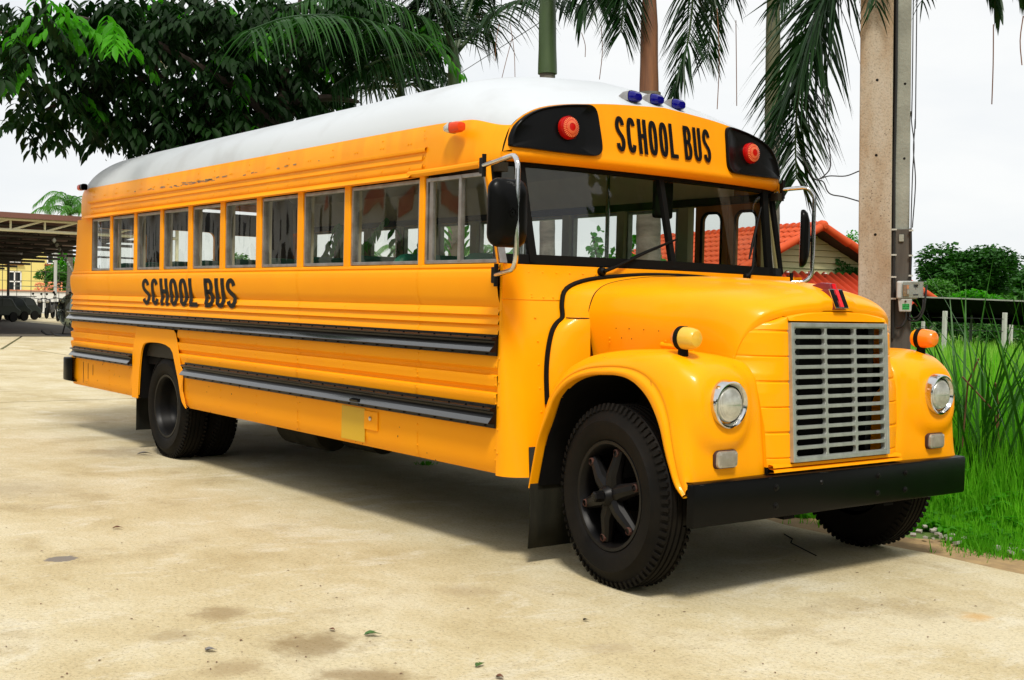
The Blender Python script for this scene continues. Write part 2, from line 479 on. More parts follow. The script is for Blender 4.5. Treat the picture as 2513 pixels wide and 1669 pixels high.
mb.grid([[p+V((.002, -.0015, 0)) for p in [V((XF+.02+(cowl_x(1.02, z)-XF-.02)*(sin(R(a))), -1.04-.1725*cos(R(a)), z)) for a in (0, 15, 30, 45, 60, 75)]+[V((cowl_x(y, z), y, z)) for y in (-1.0, -.9, -.80)]] for z in (1.393, 1.3995)], flip=True)
mb.build('cowl_seam', old_paint, bus, thick=.003)

# ---------------------------------------------------------------- roof loft
MAIN = [(1.205, 2.085), (1.21, 2.16), (1.21, 2.25), (1.203, 2.34), (1.17, 2.44), (1.09, 2.55), (.94, 2.650), (.70, 2.74), (.42, 2.80), (0, 2.835)]
FRONT = [(1.135, 2.145), (1.13, 2.19), (1.115, 2.25), (1.08, 2.33), (1.01, 2.395), (.905, 2.445), (.76, 2.478), (.58, 2.50), (.38, 2.52), (0, 2.545)]
def visor_x(y, z):
    return -.088-(max(z, 2.185)-2.185)*.17-bow(y)-1.6*max(0, abs(y)-.96)**2
K = 4
mainl = smooth_line([V((0, y, z)) for y, z in MAIN], K)
frontl = smooth_line([V((0, y, z)) for y, z in FRONT], K)
rows = []
NST = 18
for i in range(NST+1):           # front cap
    u = i/NST
    g = (1-u)
    row = []
    for a, b in zip(mainl, frontl):
        xt = visor_x(b.y, b.z)
        x = xt+(-1.35-xt)*u
        gz = g**2.3; gy = g**5
        row.append(V((x, a.y+(b.y-a.y)*gy, a.z+(b.z-a.z)*(gz if a.z > 2.3 else g**3))))
    rows.append(row)
for x in [-1.7-.5*i for i in range(10)]:
    rows.append([V((x, p.y, p.z)) for p in mainl])
for i in range(1, 11):           # rounded rear dome
    ph = R(9*i)
    zs = .30+.70*cos(ph)**.8 if i < 10 else .30
    row = []
    for k, p in enumerate(mainl):
        zz = p.z-2.30
        z = p.z if zz < 0 else 2.30+zz*max(0.0, cos(ph))**.75
        sh = (1-cos(ph))*.15
        y = p.y*(1-sh*1.0)
        wgt = sstep(2.30, 2.62, p.z)
        row.append(V((-6.65-sin(ph)*(.66), y, z)))
    rows.append(row)
full_rows = [[V((p.x, -p.y, p.z)) for p in r]+[V((p.x, p.y, p.z)) for p in r[-2::-1]] for r in rows]
# two-tone paint: white above the paint line, yellow below (the line is painted on the metal)
rmat = bpy.data.materials.new('two_tone_roof_paint'); rmat.use_nodes = True
t = rmat.node_tree; b = t.nodes['Principled BSDF']
b.inputs['Roughness'].default_value = .38; b.inputs['Specular IOR Level'].default_value = .2
tcn = t.nodes.new('ShaderNodeTexCoord'); sx = t.nodes.new('ShaderNodeSeparateXYZ'); t.links.new(tcn.outputs['Object'], sx.inputs[0])
def mth(op, a, b_=None, c=None):
    n = t.nodes.new('ShaderNodeMath'); n.operation = op
    for i, q in enumerate((a, b_, c)):
        if q is None: continue
        if isinstance(q, (int, float)): n.inputs[i].default_value = q
        else: t.links.new(q, n.inputs[i])
    return n.outputs[0]
mr = t.nodes.new('ShaderNodeMapRange'); mr.interpolation_type = 'SMOOTHSTEP'
mr.inputs['From Min'].default_value = -.50; mr.inputs['From Max'].default_value = -.22; mr.inputs['To Min'].default_value = 2.383; mr.inputs['To Max'].default_value = 2.335
t.links.new(sx.outputs['X'], mr.inputs['Value'])
line = mr.outputs[0]
fac = mth('GREATER_THAN', sx.outputs['Z'], line)
n1 = t.nodes.new('ShaderNodeTexNoise'); n1.inputs['Scale'].default_value = 2.2; n1.inputs['Detail'].default_value = 9; t.links.new(tcn.outputs['Object'], n1.inputs[0])
n2 = t.nodes.new('ShaderNodeTexNoise'); n2.inputs['Scale'].default_value = 3.1; n2.inputs['Detail'].default_value = 7
mpn = t.nodes.new('ShaderNodeMapping'); mpn.inputs['Scale'].default_value = (2.2, 1, .5); t.links.new(tcn.outputs['Object'], mpn.inputs[0]); t.links.new(mpn.outputs[0], n2.inputs[0])
r1 = t.nodes.new('ShaderNodeValToRGB'); r1.color_ramp.elements[0].position = .33; r1.color_ramp.elements[0].color = (.47, .49, .51, 1); r1.color_ramp.elements[1].position = .50; r1.color_ramp.elements[1].color = (.53, .56, .59, 1)
r2 = t.nodes.new('ShaderNodeValToRGB'); r2.color_ramp.elements[0].position = .40; r2.color_ramp.elements[0].color = (.87, .318, .003, 1); r2.color_ramp.elements[1].position = .54; r2.color_ramp.elements[1].color = (.93, .36, .003, 1)
t.links.new(n1.outputs[0], r1.inputs[0]); t.links.new(n2.outputs[0], r2.inputs[0])
mc = t.nodes.new('ShaderNodeMix'); mc.data_type = 'RGBA'
t.links.new(fac, mc.inputs[0]); t.links.new(r2.outputs[0], mc.inputs[6]); t.links.new(r1.outputs[0], mc.inputs[7])
t.links.new(mc.outputs[2], b.inputs['Base Color'])
roof = MB().grid(full_rows, flip=True).build('roof', rmat, bus, angle=60)
# inner ceiling skin
crow = []
for x in (-.62, -1.4, -3, -5, -6.6, -7.1):
    q = [(1.15, 2.08), (1.14, 2.2), (1.05, 2.36), (.8, 2.49), (.45, 2.55), (0, 2.57)]
    f_ = .90 if x > -.7 else 1.0
    crow.append([V((x, -y, 2.08+(z-2.08)*f_)) for y, z in q]+[V((x, y, 2.08+(z-2.08)*f_)) for y, z in q[-2::-1]])
MB().grid(crow).build('ceiling', inner, bus)
# visor: yellow hood above the windshield, carrying the sign
rows = []
ys = [1.135*sin(R(90*(i/22)))*1 for i in range(-22, 23)]
ys = [(-1.135+2.27*i/44) for i in range(45)]
def top_z(y):
    y = abs(y)
    fl = frontl
    for a, b_ in zip(fl, fl[1:]):
        if b_.y <= y <= a.y:
            return a.z+(b_.z-a.z)*(a.y-y)/max(1e-6, a.y-b_.y)
    return fl[-1].z if y < .1 else fl[0].z
for y in ys:
    tz = top_z(y)
    pts = []
    for k in range(6):
        z = tz+(2.20-tz)*k/5 if tz > 2.21 else tz-.004*k
        pts.append(V((visor_x(y, z)+.004*sin(pi*k/5), y, z)))
    bx = visor_x(y, 2.185)
    pts += [V((bx+.002, y, 2.188)), V((bx-.004, y, 2.168)), V((bx-.022, y, 2.150)), V((bx-.05, y, 2.142)), V((bx-.09, y, 2.150))]
    rows.append(pts)
MB().grid(rows, flip=False).build('visor', old_paint, bus, angle=50)

# black warning light panels set in the visor, each with a red lamp
for s in (-1, 1):
    out_ = [(1.10, 2.232), (1.095, 2.270), (1.068, 2.330), (1.0, 2.393), (.90, 2.441), (.76, 2.474), (.62, 2.492), (.56, 2.492), (.530, 2.462), (.520, 2.38), (.513, 2.27), (.525, 2.228), (.565, 2.206), (.66, 2.203), (.85, 2.205), (1.02, 2.211), (1.08, 2.214), (1.10, 2.220)]
    cen = (.80, 2.32)
    ring = smooth_line([V((0, y, z)) for y, z in out_]+[V((0, *out_[0]))], 3)[:-1]
    rows = []
    for f, o in ((1.0, -.006), (1.0, .014), (.985, .022), (.95, .022), (.90, .010), (.6, .010), (.3, .010), (.02, .010)):
        rows.append([V((visor_x(cen[0]+(p.y-cen[0])*f, cen[1]+(p.z-cen[1])*f)+o, s*(cen[0]+(p.y-cen[0])*f), cen[1]+(p.z-cen[1])*f)) for p in ring])
    pn = MB().grid(rows, close_v=True, flip=(s > 0)).build('warning_light_panel', blackp, bus, angle=50)
    c = V((visor_x(.745, 2.34)+.010, s*.745, 2.345))
    ax = (1, s*-.0, .05)
    MB().lathe([(0, .064), (.025, .064), (.032, .060)], c, ax, 32).build('lamp_housing', redl, pn)
    MB().lathe([(.024, .060), (.034, .057), (.044, .040), (.048, .022), (.049, .001)], c, ax, 32).build('red_lamp', redl, pn)
    ray = MB()
    axv = V(ax).normalized(); u_ = V((0, 1, 0)); w_ = axv.cross(u_)
    for k in range(28):
        a = 2*pi*k/28
        d = u_*cos(a)+w_*sin(a); q = axv.cross(d)*.0015
        p0 = c+axv*.0488+d*.022; p1 = c+axv*.0372+d*.055
        ray.add([p0-q, p0+q, p1+q*1.9, p1-q*1.9], [(0, 1, 2, 3)])
    tag(ray.build('lens_rays', redc, pn, thick=.0012), kind='stuff')

# ---------------------------------------------------------------- lettering SCHOOL BUS
def stroke_glyphs(text, h, wl, pen_x, pen_y, gap, space):
    """condensed grotesque letters as lists of 2-D centre lines; returns [(polyline, closed)] and total width"""
    out, x = [], 0
    rx, ry = wl/2-pen_x/2, h/2-pen_y/2
    n = 16
    for ch in text:
        cx, cy = x+wl/2, h/2
        L_, R_, B_, T_ = x+pen_x/2, x+wl-pen_x/2, pen_y/2, h-pen_y/2
        def se(a0, a1, cx_=cx, cy_=cy, rx_=rx, ry_=ry, k=n, e=.78):
            r = []
            for i in range(k+1):
                a = R(a0+(a1-a0)*i/k); ca, sa = cos(a), sin(a)
                r.append((cx_+rx_*math.copysign(abs(ca)**e, ca), cy_+ry_*math.copysign(abs(sa)**e, sa)))
            return r
        if ch == ' ':
            x += space; continue
        if ch == 'O': out.append((se(0, 360, k=40)[:-1], True))
        elif ch == 'C': out.append((se(32, 328, k=34), False))
        elif ch == 'U':
            out.append(([(L_, h), (L_, h*.6)]+se(180, 360, cy_=h*.30, ry_=h*.30-pen_y/2)+[(R_, h*.6), (R_, h)], False))
        elif ch == 'H':
            out.append(([(L_, 0), (L_, h)], False)); out.append(([(R_, 0), (R_, h)], False)); out.append(([(L_, h*.52), (R_, h*.52)], False))
        elif ch == 'L':
            out.append(([(L_, 0), (L_, h)], False)); out.append(([(L_, B_), (x+wl*.95, B_)], False))
        elif ch == 'B':
            out.append(([(L_, 0), (L_, h)], False))
            ym = h*.53
            up = [(L_, T_), (cx, T_)]+[(cx+(rx*.9)*sin(R(a)), (T_+ym)/2+(T_-ym)/2*cos(R(a))) for a in range(15, 180, 15)]+[(cx, ym), (L_, ym)]
            lo = [(L_, ym), (cx, ym)]+[(cx+rx*sin(R(a)), (B_+ym)/2+(ym-B_)/2*cos(R(a))) for a in range(15, 180, 15)]+[(cx, B_), (L_, B_)]
            out.append((up, False)); out.append((lo, False))
        elif ch == 'S':
            ym = h*.5; r2 = (T_-ym)/2
            top = [(cx+rx*cos(R(a)), ym+r2+r2*sin(R(a))) for a in range(8, 181, 14)]
            top += [(L_+wl*.02, ym+r2*.72), (L_+wl*.12, ym+r2*.36), (cx-wl*.02, ym+r2*.02), (R_-wl*.12, ym-r2*.34), (R_-wl*.02, ym-r2*.70)]
            bot = [(cx+rx*cos(R(a)), ym-r2+r2*sin(R(a))) for a in range(0, -175, -14)]
            out.append((top+bot, False))
        x += wl+gap
    return out, x-gap
def letters(text, h, wl, px, py, gap, space, fn, name, parent, nz_sub=8):
    gl, wt = stroke_glyphs(text, h, wl, px, py, gap, space)
    mb = MB()
    for pl, closed in gl:
        # subdivide
        P = []
        m_ = len(pl)
        for i in range(m_ if closed else m_-1):
            a = V((*pl[i], 0)); b_ = V((*pl[(i+1) % m_], 0))
            k = max(1, int((b_-a).length/(h/24)))
            P += [a+(b_-a)*j/k for j in range(k)]
        if not closed: P.append(V((*pl[-1], 0)))
        rows = []
        for i, p in enumerate(P):
            a = P[i-1] if (i > 0 or closed) else P[0]; b_ = P[(i+1) % len(P)] if (i < len(P)-1 or closed) else P[-1]
            t_ = (b_-a).normalized(); nn = V((-t_.y, t_.x, 0))
            o = V((nn.x*px/2, nn.y*py/2, 0))
            rows.append([fn(*(p+o*k)[:2]) for k in (1, .33, -.33, -1)])
        mb.grid(rows, close_u=closed, smooth=True)
    return mb.build(name, letter, parent), wt
# visor sign (read from the front: text runs towards +y)
letters('SCHOOL BUS', .205, .0685, .0275, .024, .0150, .036, lambda u, v: V((visor_x(-.405+u, 2.248+v)+.0105, -.405+u, 2.248+v)), 'front_lettering', bus)
# side sign on the near wall and the far wall, pressed over the ribs
def side_pt(u, v, s):
    z = 1.284+v
    o_ = off_at(z); o_ = max(o_, .45*o_+.55*.020)+.0025      # the film bridges the grooves a little
    return V((-5.24+u, -(Y0+o_), z)) if s < 0 else V((-3.20-u, Y0+o_, z))
for s in (-1, 1):
    letters('SCHOOL BUS', .225, .176, .066, .036, .028, .10, lambda u, v: side_pt(u, v, s), 'side_lettering', bus)

# ---------------------------------------------------------------- letterboard above the side windows
for s in (-1, 1):
    BAND = [(.004, 2.262), (.016, 2.254), (.017, 2.238), (.006, 2.228), (.004, 2.222), (.010, 2.20), (.013, 2.187), (.003, 2.179), (.004, 2.17), (.012, 2.145), (.010, 2.125), (.003, 2.118)]
    a = [(x, s*Y0, 0, s) for x in (-.87, -2.5, -4.5, -6.66)]
    mb = MB(); sweep(mb, BAND[4:], a if s < 0 else a[::-1]); mb.build('letterboard', old_paint, bus, angle=40)
    a = [(x, s*Y0, 0, s) for x in (-.83, -2.5, -4.5, -6.73)]
    mb = MB(); sweep(mb, [(.0, 2.257), (.016, 2.254), (.019, 2.243), (.016, 2.231), (.0, 2.229)], a if s < 0 else a[::-1]); mb.build('gutter', old_paint, bus, angle=40)
    a = [(x, s*Y0, 0, s) for x in (-.95, -2.5, -4.5, -6.82)]
    mb = MB(); sweep(mb, [(.002, 2.124), (.03, 2.108), (.052, 2.088), (.050, 2.084), (.0, 2.090)], a if s < 0 else a[::-1]); mb.build('window_awning', old_paint, bus, angle=40)
    MB().tube([V((-.99, s*(Y0+.018), 2.108)), V((-.6, s*(Y0+.016), 2.110)), V((-.30, s*(Y0+.005), 2.118))], .020, 10).build('window_drip_bead', old_paint, bus)
up_r = MB()
for x in [-1.0-.31*i for i in range(19)]:
    rivet(up_r, (x, -Y0-.0045, 2.290), (0, -1, 0), .006); rivet(up_r, (x-.03, -Y0-.0045, 2.290), (0, -1, 0), .006)
    if int(x*10) % 2: rivet(up_r, (x-.015, -1.205, 2.335), (0, -1, 0), .006)
    rivet(up_r, (x, -Y0-.0125, 2.15), (0, -1, 0), .006)
for z in (2.15, 2.20, 2.31, 2.35): rivet(up_r, (-.855, -Y0-.006, z), (0, -1, 0), .006)
tag(up_r.build('upper_rivets', old_paint, bus), kind='stuff')
sf = MB(); random.seed(12)
for _ in range(46):      # bare-metal scuffs where branches rub the roof edge
    x = random.choice((random.gauss(-4.35, .22), random.gauss(-3.95, .15), random.uniform(-5.5, -2))); z = 2.266+random.gauss(0, .006)+abs(random.gauss(0, .006)); w = random.uniform(.015, .09); h = random.uniform(.002, .008)
    sf.box((x, -Y0-.0065, z), (w, .002, h), Matrix.Rotation(random.uniform(-.12, .12), 3, 'Y'))
tag(sf.build('paint_scuffs', mat('bare_grey_scuff', (.20, .18, .16), rough=.7), bus), kind='stuff')
sf = MB()
for _ in range(60):      # small chips and rust spots along the skirt and the fender edge
    x = random.choice((random.uniform(-7.0, -5.5), random.uniform(-4.2, -.2))); z = random.choice((random.gauss(.485, .012), random.gauss(.72, .01), random.uniform(.5, .7))); r_ = random.uniform(.002, .006)
    sf.box((x, -Y0-off_at(z)-.0005, z), (r_*random.uniform(1, 2), .002, r_), Matrix.Rotation(random.uniform(0, 3), 3, 'Y'))
for _ in range(3): sf.box((-6.55-.14*_, -Y0-.006, .64-.02*_), (.006, .002, .10+.05*_))
tag(sf.build('rust_chips', rust, bus), kind='stuff')
# ---------------------------------------------------------------- side windows
wins = [(-6.64, -6.125), (-6.065, -5.51), (-5.445, -4.895), (-4.825, -4.295), (-4.21, -3.675), (-3.59, -3.045), (-2.965, -2.41), (-2.33, -1.77), (-1.695, -.90)]
ZS, ZT = 1.583, 2.090
for s in (-1, 1):
    yb = s*1.197
    ww = wins+([(-.845, -.11)] if s < 0 else [])
    if s > 0: ww = wins[:-1]+[(-1.695, -1.16)]
    edges = [(-6.64-.0)]+[w for p in ww for w in p]
    # pillars between
    for (a0, a1), (b0, b1) in zip(ww, ww[1:]):
        MB().box(((a1+b0)/2, yb, (ZS+ZT)/2), (b0-a1-.002, .03, ZT-ZS+.01)).build('window_pillar', paint, bus, bevel=.004)
        MB().box(((a1+b0)/2, s*1.15, (ZS+ZT)/2), (b0-a1+.01, .05, ZT-ZS)).build('inner_pillar', inner, bus, bevel=.005)
    for i, (x0, x1) in enumerate(ww):
        drv = (s < 0 and i == 9)
        fr = MB()
        t_ = .020
        y = s*1.192
        top_shift = .158 if drv else 0
        P = [(x0, ZS+.004), (x1, ZS+.004), (x1-top_shift, ZT-.012), (x0, ZT-.012)]
        Q = [(x0+t_, ZS+.004+t_), (x1-t_, ZS+.004+t_), (x1-t_-top_shift, ZT-.012-t_*1.1), (x0+t_, ZT-.012-t_*1.1)]
        for k in range(4):
            a, b_, c_, d_ = P[k], P[(k+1) % 4], Q[(k+1) % 4], Q[k]
            fr.prism([V((q[0], y, q[1])) for q in (a, b_, c_, d_)], (0, s*.010, 0), (0, -s*.035, 0))
        if drv:
            xm = (x0+x1)/2-.02
            fr.box((xm, s*1.19, (ZS+ZT)/2), (.026, .03, ZT-ZS-.03))
            fr.box((x0+.05, s*1.186, (ZS+ZT)/2), (.035, .02, ZT-ZS-.03))
        else:
            # the upper sash sits a little in, with its own thin bottom rail only at the sill
            pass
        fo = fr.build('side_window_frame', alu, bus, bevel=.002)
        g = MB()
        nx_ = 8
        g.grid([[V((P[0][0]+(P[1][0]-P[0][0])*u/nx_ - (top_shift*v if u == nx_ else top_shift*v*u/nx_), s*1.183+.0035*sin(u*1.3+i*2)*sin(v*3), ZS+.01+(ZT-ZS-.03)*v)) for v in (0, .33, .66, 1)] for u in range(nx_+1)], flip=(s > 0))
        g.build('side_window_pane', sideglass, fo)
    # rear quarter panel behind the last window, leaning in
mb = MB()
zz = (1.575, 1.75, 1.92, 2.09)
def rear_path(z):
    q = (z-1.575)/.515
    inn = .0+.02*q
    xb = XR-.01+.06*min(1, q*3)
    P = [V((-6.64, -1.205, z)), V((-6.9, -1.205, z)), V((xb, -1.205+inn, z))]
    P += [V((xb-.14*sin(R(a)), -1.205+inn+.14-.14*cos(R(a)), z)) for a in (20, 45, 70, 90)]
    return P
rows = [rear_path(z) for z in zz]
mb.grid(rows, flip=True); mb.build('rear_corner_panel', paint, bus)
mb = MB(); mb.grid([[V((p.x, -p.y, p.z)) for p in r] for r in rows]); mb.build('rear_corner_panel', paint, bus)
# rear wall with two windows and an emergency door window
XB = XR-.09
def wall_with_holes(xw, y0, y1, z0, z1, holes, th, m, name, rad=.07):
    """panel in the y-z plane at x=xw with rounded openings"""
    mb = MB(); 
    ysx = sorted(set([y0, y1]+[v for h in holes for v in h[:2]]))
    for a, b_ in zip(ysx, ysx[1:]):
        h = [q for q in holes if q[0] <= a+1e-6 and q[1] >= b_-1e-6]
        if h:
            h = h[0]
            mb.box((xw, (a+b_)/2, (z0+h[2])/2), (th, b_-a, h[2]-z0)); mb.box((xw, (a+b_)/2, (z1+h[3])/2), (th, b_-a, z1-h[3]))
            for cy, cz, s1, s2 in ((h[0], h[2], 1, 1), (h[1], h[2], -1, 1), (h[0], h[3], 1, -1), (h[1], h[3], -1, -1)):
                pts = [V((xw, cy, cz))]+[V((xw, cy+s1*rad*(1-sin(R(t__))), cz+s2*rad*(1-cos(R(t__))))) for t__ in (0, 22, 45, 68, 90)]
                mb.prism(pts, (th/2, 0, 0), (-th/2, 0, 0))
        else:
            mb.box((xw, (a+b_)/2, (z0+z1)/2), (th, b_-a, z1-z0))
    return mb.build(name, m, bus)
holes = [(-1.0, -.45, 1.62, 2.03), (-.30, .30, 1.55, 2.05), (.45, 1.0, 1.62, 2.03)]
wall_with_holes(XB, -1.06, 1.06, 1.50, 2.24, holes, .04, paint, 'rear_window_wall')
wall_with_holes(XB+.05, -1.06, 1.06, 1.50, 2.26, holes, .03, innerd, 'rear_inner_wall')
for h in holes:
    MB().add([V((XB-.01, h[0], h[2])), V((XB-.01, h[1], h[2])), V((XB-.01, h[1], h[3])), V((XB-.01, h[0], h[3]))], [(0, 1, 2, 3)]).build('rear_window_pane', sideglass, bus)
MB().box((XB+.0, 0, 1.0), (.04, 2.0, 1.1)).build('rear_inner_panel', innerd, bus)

# ---------------------------------------------------------------- windshield
def ws_pt(y, q):     # q 0 bottom .. 1 top
    z = 1.600+.552*q
    x = -.035-.135*q-(.135-.05*q)*(y/1.1)**2-.6*max(0, abs(y)-.96)**2
    return V((x, y*(1+(.035 if abs(y) < 1 else -.01)*q), z))
fr = MB()
def ws_bar(a, b_, w, d=.03, n=1):
    P = [ws_pt(a[0]+(b_[0]-a[0])*i/n, a[1]+(b_[1]-a[1])*i/n) for i in range(n+1)]
    rows = []
    for i, p in enumerate(P):
        t_ = (P[min(n, i+1)]-P[max(0, i-1)]).normalized()
        nn = V((1, 0, .1)).normalized()
        sd_ = t_.cross(nn).normalized()
        rows.append([p+sd_*w/2+nn*d*.4, p-sd_*w/2+nn*d*.4, p-sd_*w/2-nn*d*.6, p+sd_*w/2-nn*d*.6])
    fr.grid(rows, close_v=True, smooth=False)
    for r in (rows[0], rows[-1]): fr.add(r, [(0, 1, 2, 3)])
ws_bar((-1.155, .025), (1.155, .025), .050, n=20)
ws_bar((-1.12, .985), (1.12, .985), .045, n=20)
for y in (-.965, .965): ws_bar((y, 0), (y, 1), .050)
ws_bar((0, 0), (0, 1), .036)
for s in (-1, 1): ws_bar((s*1.155, 0), (s*1.125, 1), .035)
wf = fr.build('windshield_frame', rubber, bus)
for a, b_ in ((-1.14, -.98), (-.95, -.012), (.012, .95), (.98, 1.14)):
    n = 8
    MB().grid([[ws_pt(a+(b_-a)*i/n, q)-V((.004, 0, 0)) for q in (.03, .35, .7, .98)] for i in range(n+1)], flip=True).build('windshield_pane', wsglass, wf)
# slanted front pillars
for s in (-1, 1):
    if s > 0: break
    a = [V((-.116, s*1.213, 1.578)), V((-.270, s*1.208, 2.105)), V((-.262, s*1.172, 2.135)), V((-.150, s*1.178, 1.583))]
    MB().prism(a, (0, 0, 0), (-.03, -s*.012, 0)).build('windshield_pillar', paint, bus, bevel=.006)
    a = [V((-.158, s*1.176, 1.583)), V((-.266, s*1.170, 2.14)), V((-.262, s*1.125, 2.15)), V((-.178, s*1.145, 1.59))]
    MB().prism(a, (0, 0, 0), (-.02, -s*.004, 0)).build('pillar_seal', rubber, bus)
# wipers
for y0, z0, dy, dz in ((-.55, 1.562, .60, .20), (.66, 1.572, .235, .385)):
    c = V((cowl_x(y0, z0)+.014, y0, z0))

    arm_end = V((ws_pt(y0+dy*.62, dz*.62/.552+.0).x+.03, y0+dy*.62, z0+dz*.62+.01))
    hub = MB().lathe([(-.014, .024), (.012, .022), (.022, .012)], c, (1, 0, 0), 12).build('wiper_hub', rubber, bus)
    MB().tube([c+V((.012, 0, 0)), c+V((.02, dy*.12, dz*.12)), arm_end], [.012, .009, .006], 8).build('wiper_arm', rubber, hub)
    q = V((0, dy, dz)).normalized()
    bl = [arm_end+q*t_+V((-.012+(-.05 if y0 < 0 else -.10)*t_*0, 0, 0)) for t_ in (-.16, -.05, .05, .24)]
    bl = [V((ws_pt(p.y, (p.z-1.6)/.552).x+.016, p.y, p.z)) for p in bl]
    MB().tube(bl, [.005, .009, .009, .005], 6).build('wiper_blade', rubber, hub)
# clearance lamps on the roof front
for y, py in ((-.20, 2.560), (-.025, 2.564), (.155, 2.556)):
    x = visor_x(y, 2.54)-.07
    z = py+.024
    sq = rrect(1, 1, .3, 3)
    def lampbody(stations, m_, nm, par):
        rows = [[V((x+sx_*1.1, y+c1*w*1.2, z+oz+c2*h_*1.15)) for c1, c2 in sq] for sx_, w, h_, oz in stations]
        return MB().grid(rows, close_v=True).build(nm, m_, par)
    lb = lampbody([(-.11, .01, .005, -.01), (-.08, .05, .028, .004), (-.03, .07, .052, .012), (.02, .075, .06, .008)], alu, 'clearance_lamp', bus)
    lampbody([(.02, .070, .055, .008), (.045, .066, .05, .004), (.062, .045, .034, .0), (.064, .001, .001, 0)], bluel, 'blue_lens', lb)
for (x, z, yy, m_, nm) in ((-.53, 2.333, -1.212, amber, 'side_marker_lamp'), (-6.80, 2.395, -1.205, amber, 'rear_marker_lamp')):
    sq = rrect(1, 1, .3, 3)
    rows = [[V((x+dx, yy-.028+c1*w, z+c2*h_)) for c1, c2 in sq] for dx, w, h_ in ((-.075, .001, .001), (-.06, .045, .035), (-.03, .06, .055), (.0, .062, .062))]
    body_ = MB().grid(rows, close_v=True).build(nm, lampsilver if x > -1 else blackp, bus)
    rows = [[V((x+dx, yy-.028+c1*w, z+c2*h_)) for c1, c2 in sq] for dx, w, h_ in ((0, .058, .058), (.06, .058, .058), (.085, .05, .045), (.088, .001, .001))]
    if x < -1: rows = [[V((2*x-p.x-.06, p.y, p.z)) for p in r] for r in rows]
    MB().grid(rows, close_v=True).build('marker_lens', m_, body_)

# ---------------------------------------------------------------- hood
HB = [(.08, .705, 1.10), (.08, .742, 1.28), (.085, .735, 1.375), (.09, .695, 1.450), (.10, .60, 1.497), (.11, .38, 1.532), (.12, .16, 1.545), (.12, 0, 1.549)]
H1 = [(.30, .685, 1.10), (.30, .715, 1.28), (.30, .708, 1.375), (.30, .67, 1.448), (.31, .575, 1.494), (.31, .37, 1.527), (.31, .16, 1.539), (.31, 0, 1.543)]
H2 = [(.55, .655, 1.11), (.55, .680, 1.27), (.55, .670, 1.365), (.55, .63, 1.438), (.55, .54, 1.482), (.56, .35, 1.513), (.56, .15, 1.525), (.56, 0, 1.529)]
H3 = [(0.8, 0.625, 1.125), (0.8, 0.64, 1.2527), (0.81, 0.63, 1.3475), (0.82, 0.59, 1.418), (0.83, 0.5, 1.463), (0.85, 0.33, 1.493), (0.86, 0.14, 1.507), (0.86, 0, 1.511)]
H4 = [(0.92, 0.61, 1.128), (0.93, 0.612, 1.228), (0.955, 0.595, 1.312), (0.985, 0.55, 1.383), (1.01, 0.46, 1.43), (1.03, 0.3, 1.461), (1.04, 0.13, 1.476), (1.04, 0, 1.48)]
H5 = [(0.985, 0.603, 1.13), (1.005, 0.593, 1.2115), (1.035, 0.565, 1.2894), (1.075, 0.51, 1.3491), (1.105, 0.42, 1.39), (1.125, 0.28, 1.414), (1.135, 0.12, 1.426), (1.135, 0, 1.43)]
H6 = [(1.0, 0.6, 1.131), (1.02, 0.588, 1.2058), (1.05, 0.555, 1.2789), (1.09, 0.49, 1.3299), (1.125, 0.4, 1.3624), (1.142, 0.26, 1.379), (1.15, 0.12, 1.385), (1.15, 0, 1.386)]
H7 = [(x-.004, y-.004, z-.014) for x, y, z in H6[:2]]+[(x-.006, y-.004, z-.022) for x, y, z in H6[2:]]
hr = smooth_grid([[V(p) for p in r] for r in (HB, H1, H2, H3, H4, H5, H6)], 6, 6)
hr.append(smooth_line(H7, 6))
hr.append([p-V((.03, .01 if p.y > .02 else 0, .0)) for p in hr[-1]])
for r in hr:      # raised centre panel
    for p in r:
        w_c = .13+.20*(1-sstep(.3, 1.12, p.x))
        p.z += .010*(1-sstep(w_c-.012, w_c+.012, p.y))*sstep(.14, .4, p.x)
hrow = [[V((p.x, -p.y, p.z)) for p in r]+[V(p) for p in r[-2::-1]] for r in hr]
hood = MB().grid(hrow, flip=True).build('hood', hoodp, bus, angle=50)
# cowl quarter panels between the rubber seal and the hood
CB = [(.0, .965, .86), (.0, .96, 1.0), (.0, .945, 1.12), (.0, .915, 1.22), (.0, .875, 1.27), (.0, .832, 1.302), (.0, .822, 1.38), (.0, .78, 1.455), (.0, .64, 1.503), (.0, .40, 1.532), (.0, .18, 1.545), (.0, 0, 1.548)]
CB = [(cowl_x(y, z)+.004, y, z) for x, y, z in CB]
CF = [(.09, .73, .86), (.09, .735, 1.0), (.09, .735, 1.12), (.09, .737, 1.22), (.09, .739, 1.27), (.09, .741, 1.300), (.09, .730, 1.375), (.095, .690, 1.450), (.105, .60, 1.497), (.115, .38, 1.532), (.125, .16, 1.543), (.125, 0, 1.546)]
CM = [((a[0]+b_[0])/2, (a[1]+b_[1])/2+(.035 if k < 5 else .012 if k < 8 else 0), (a[2]+b_[2])/2+.006) for k, (a, b_) in enumerate(zip(CB, CF))]
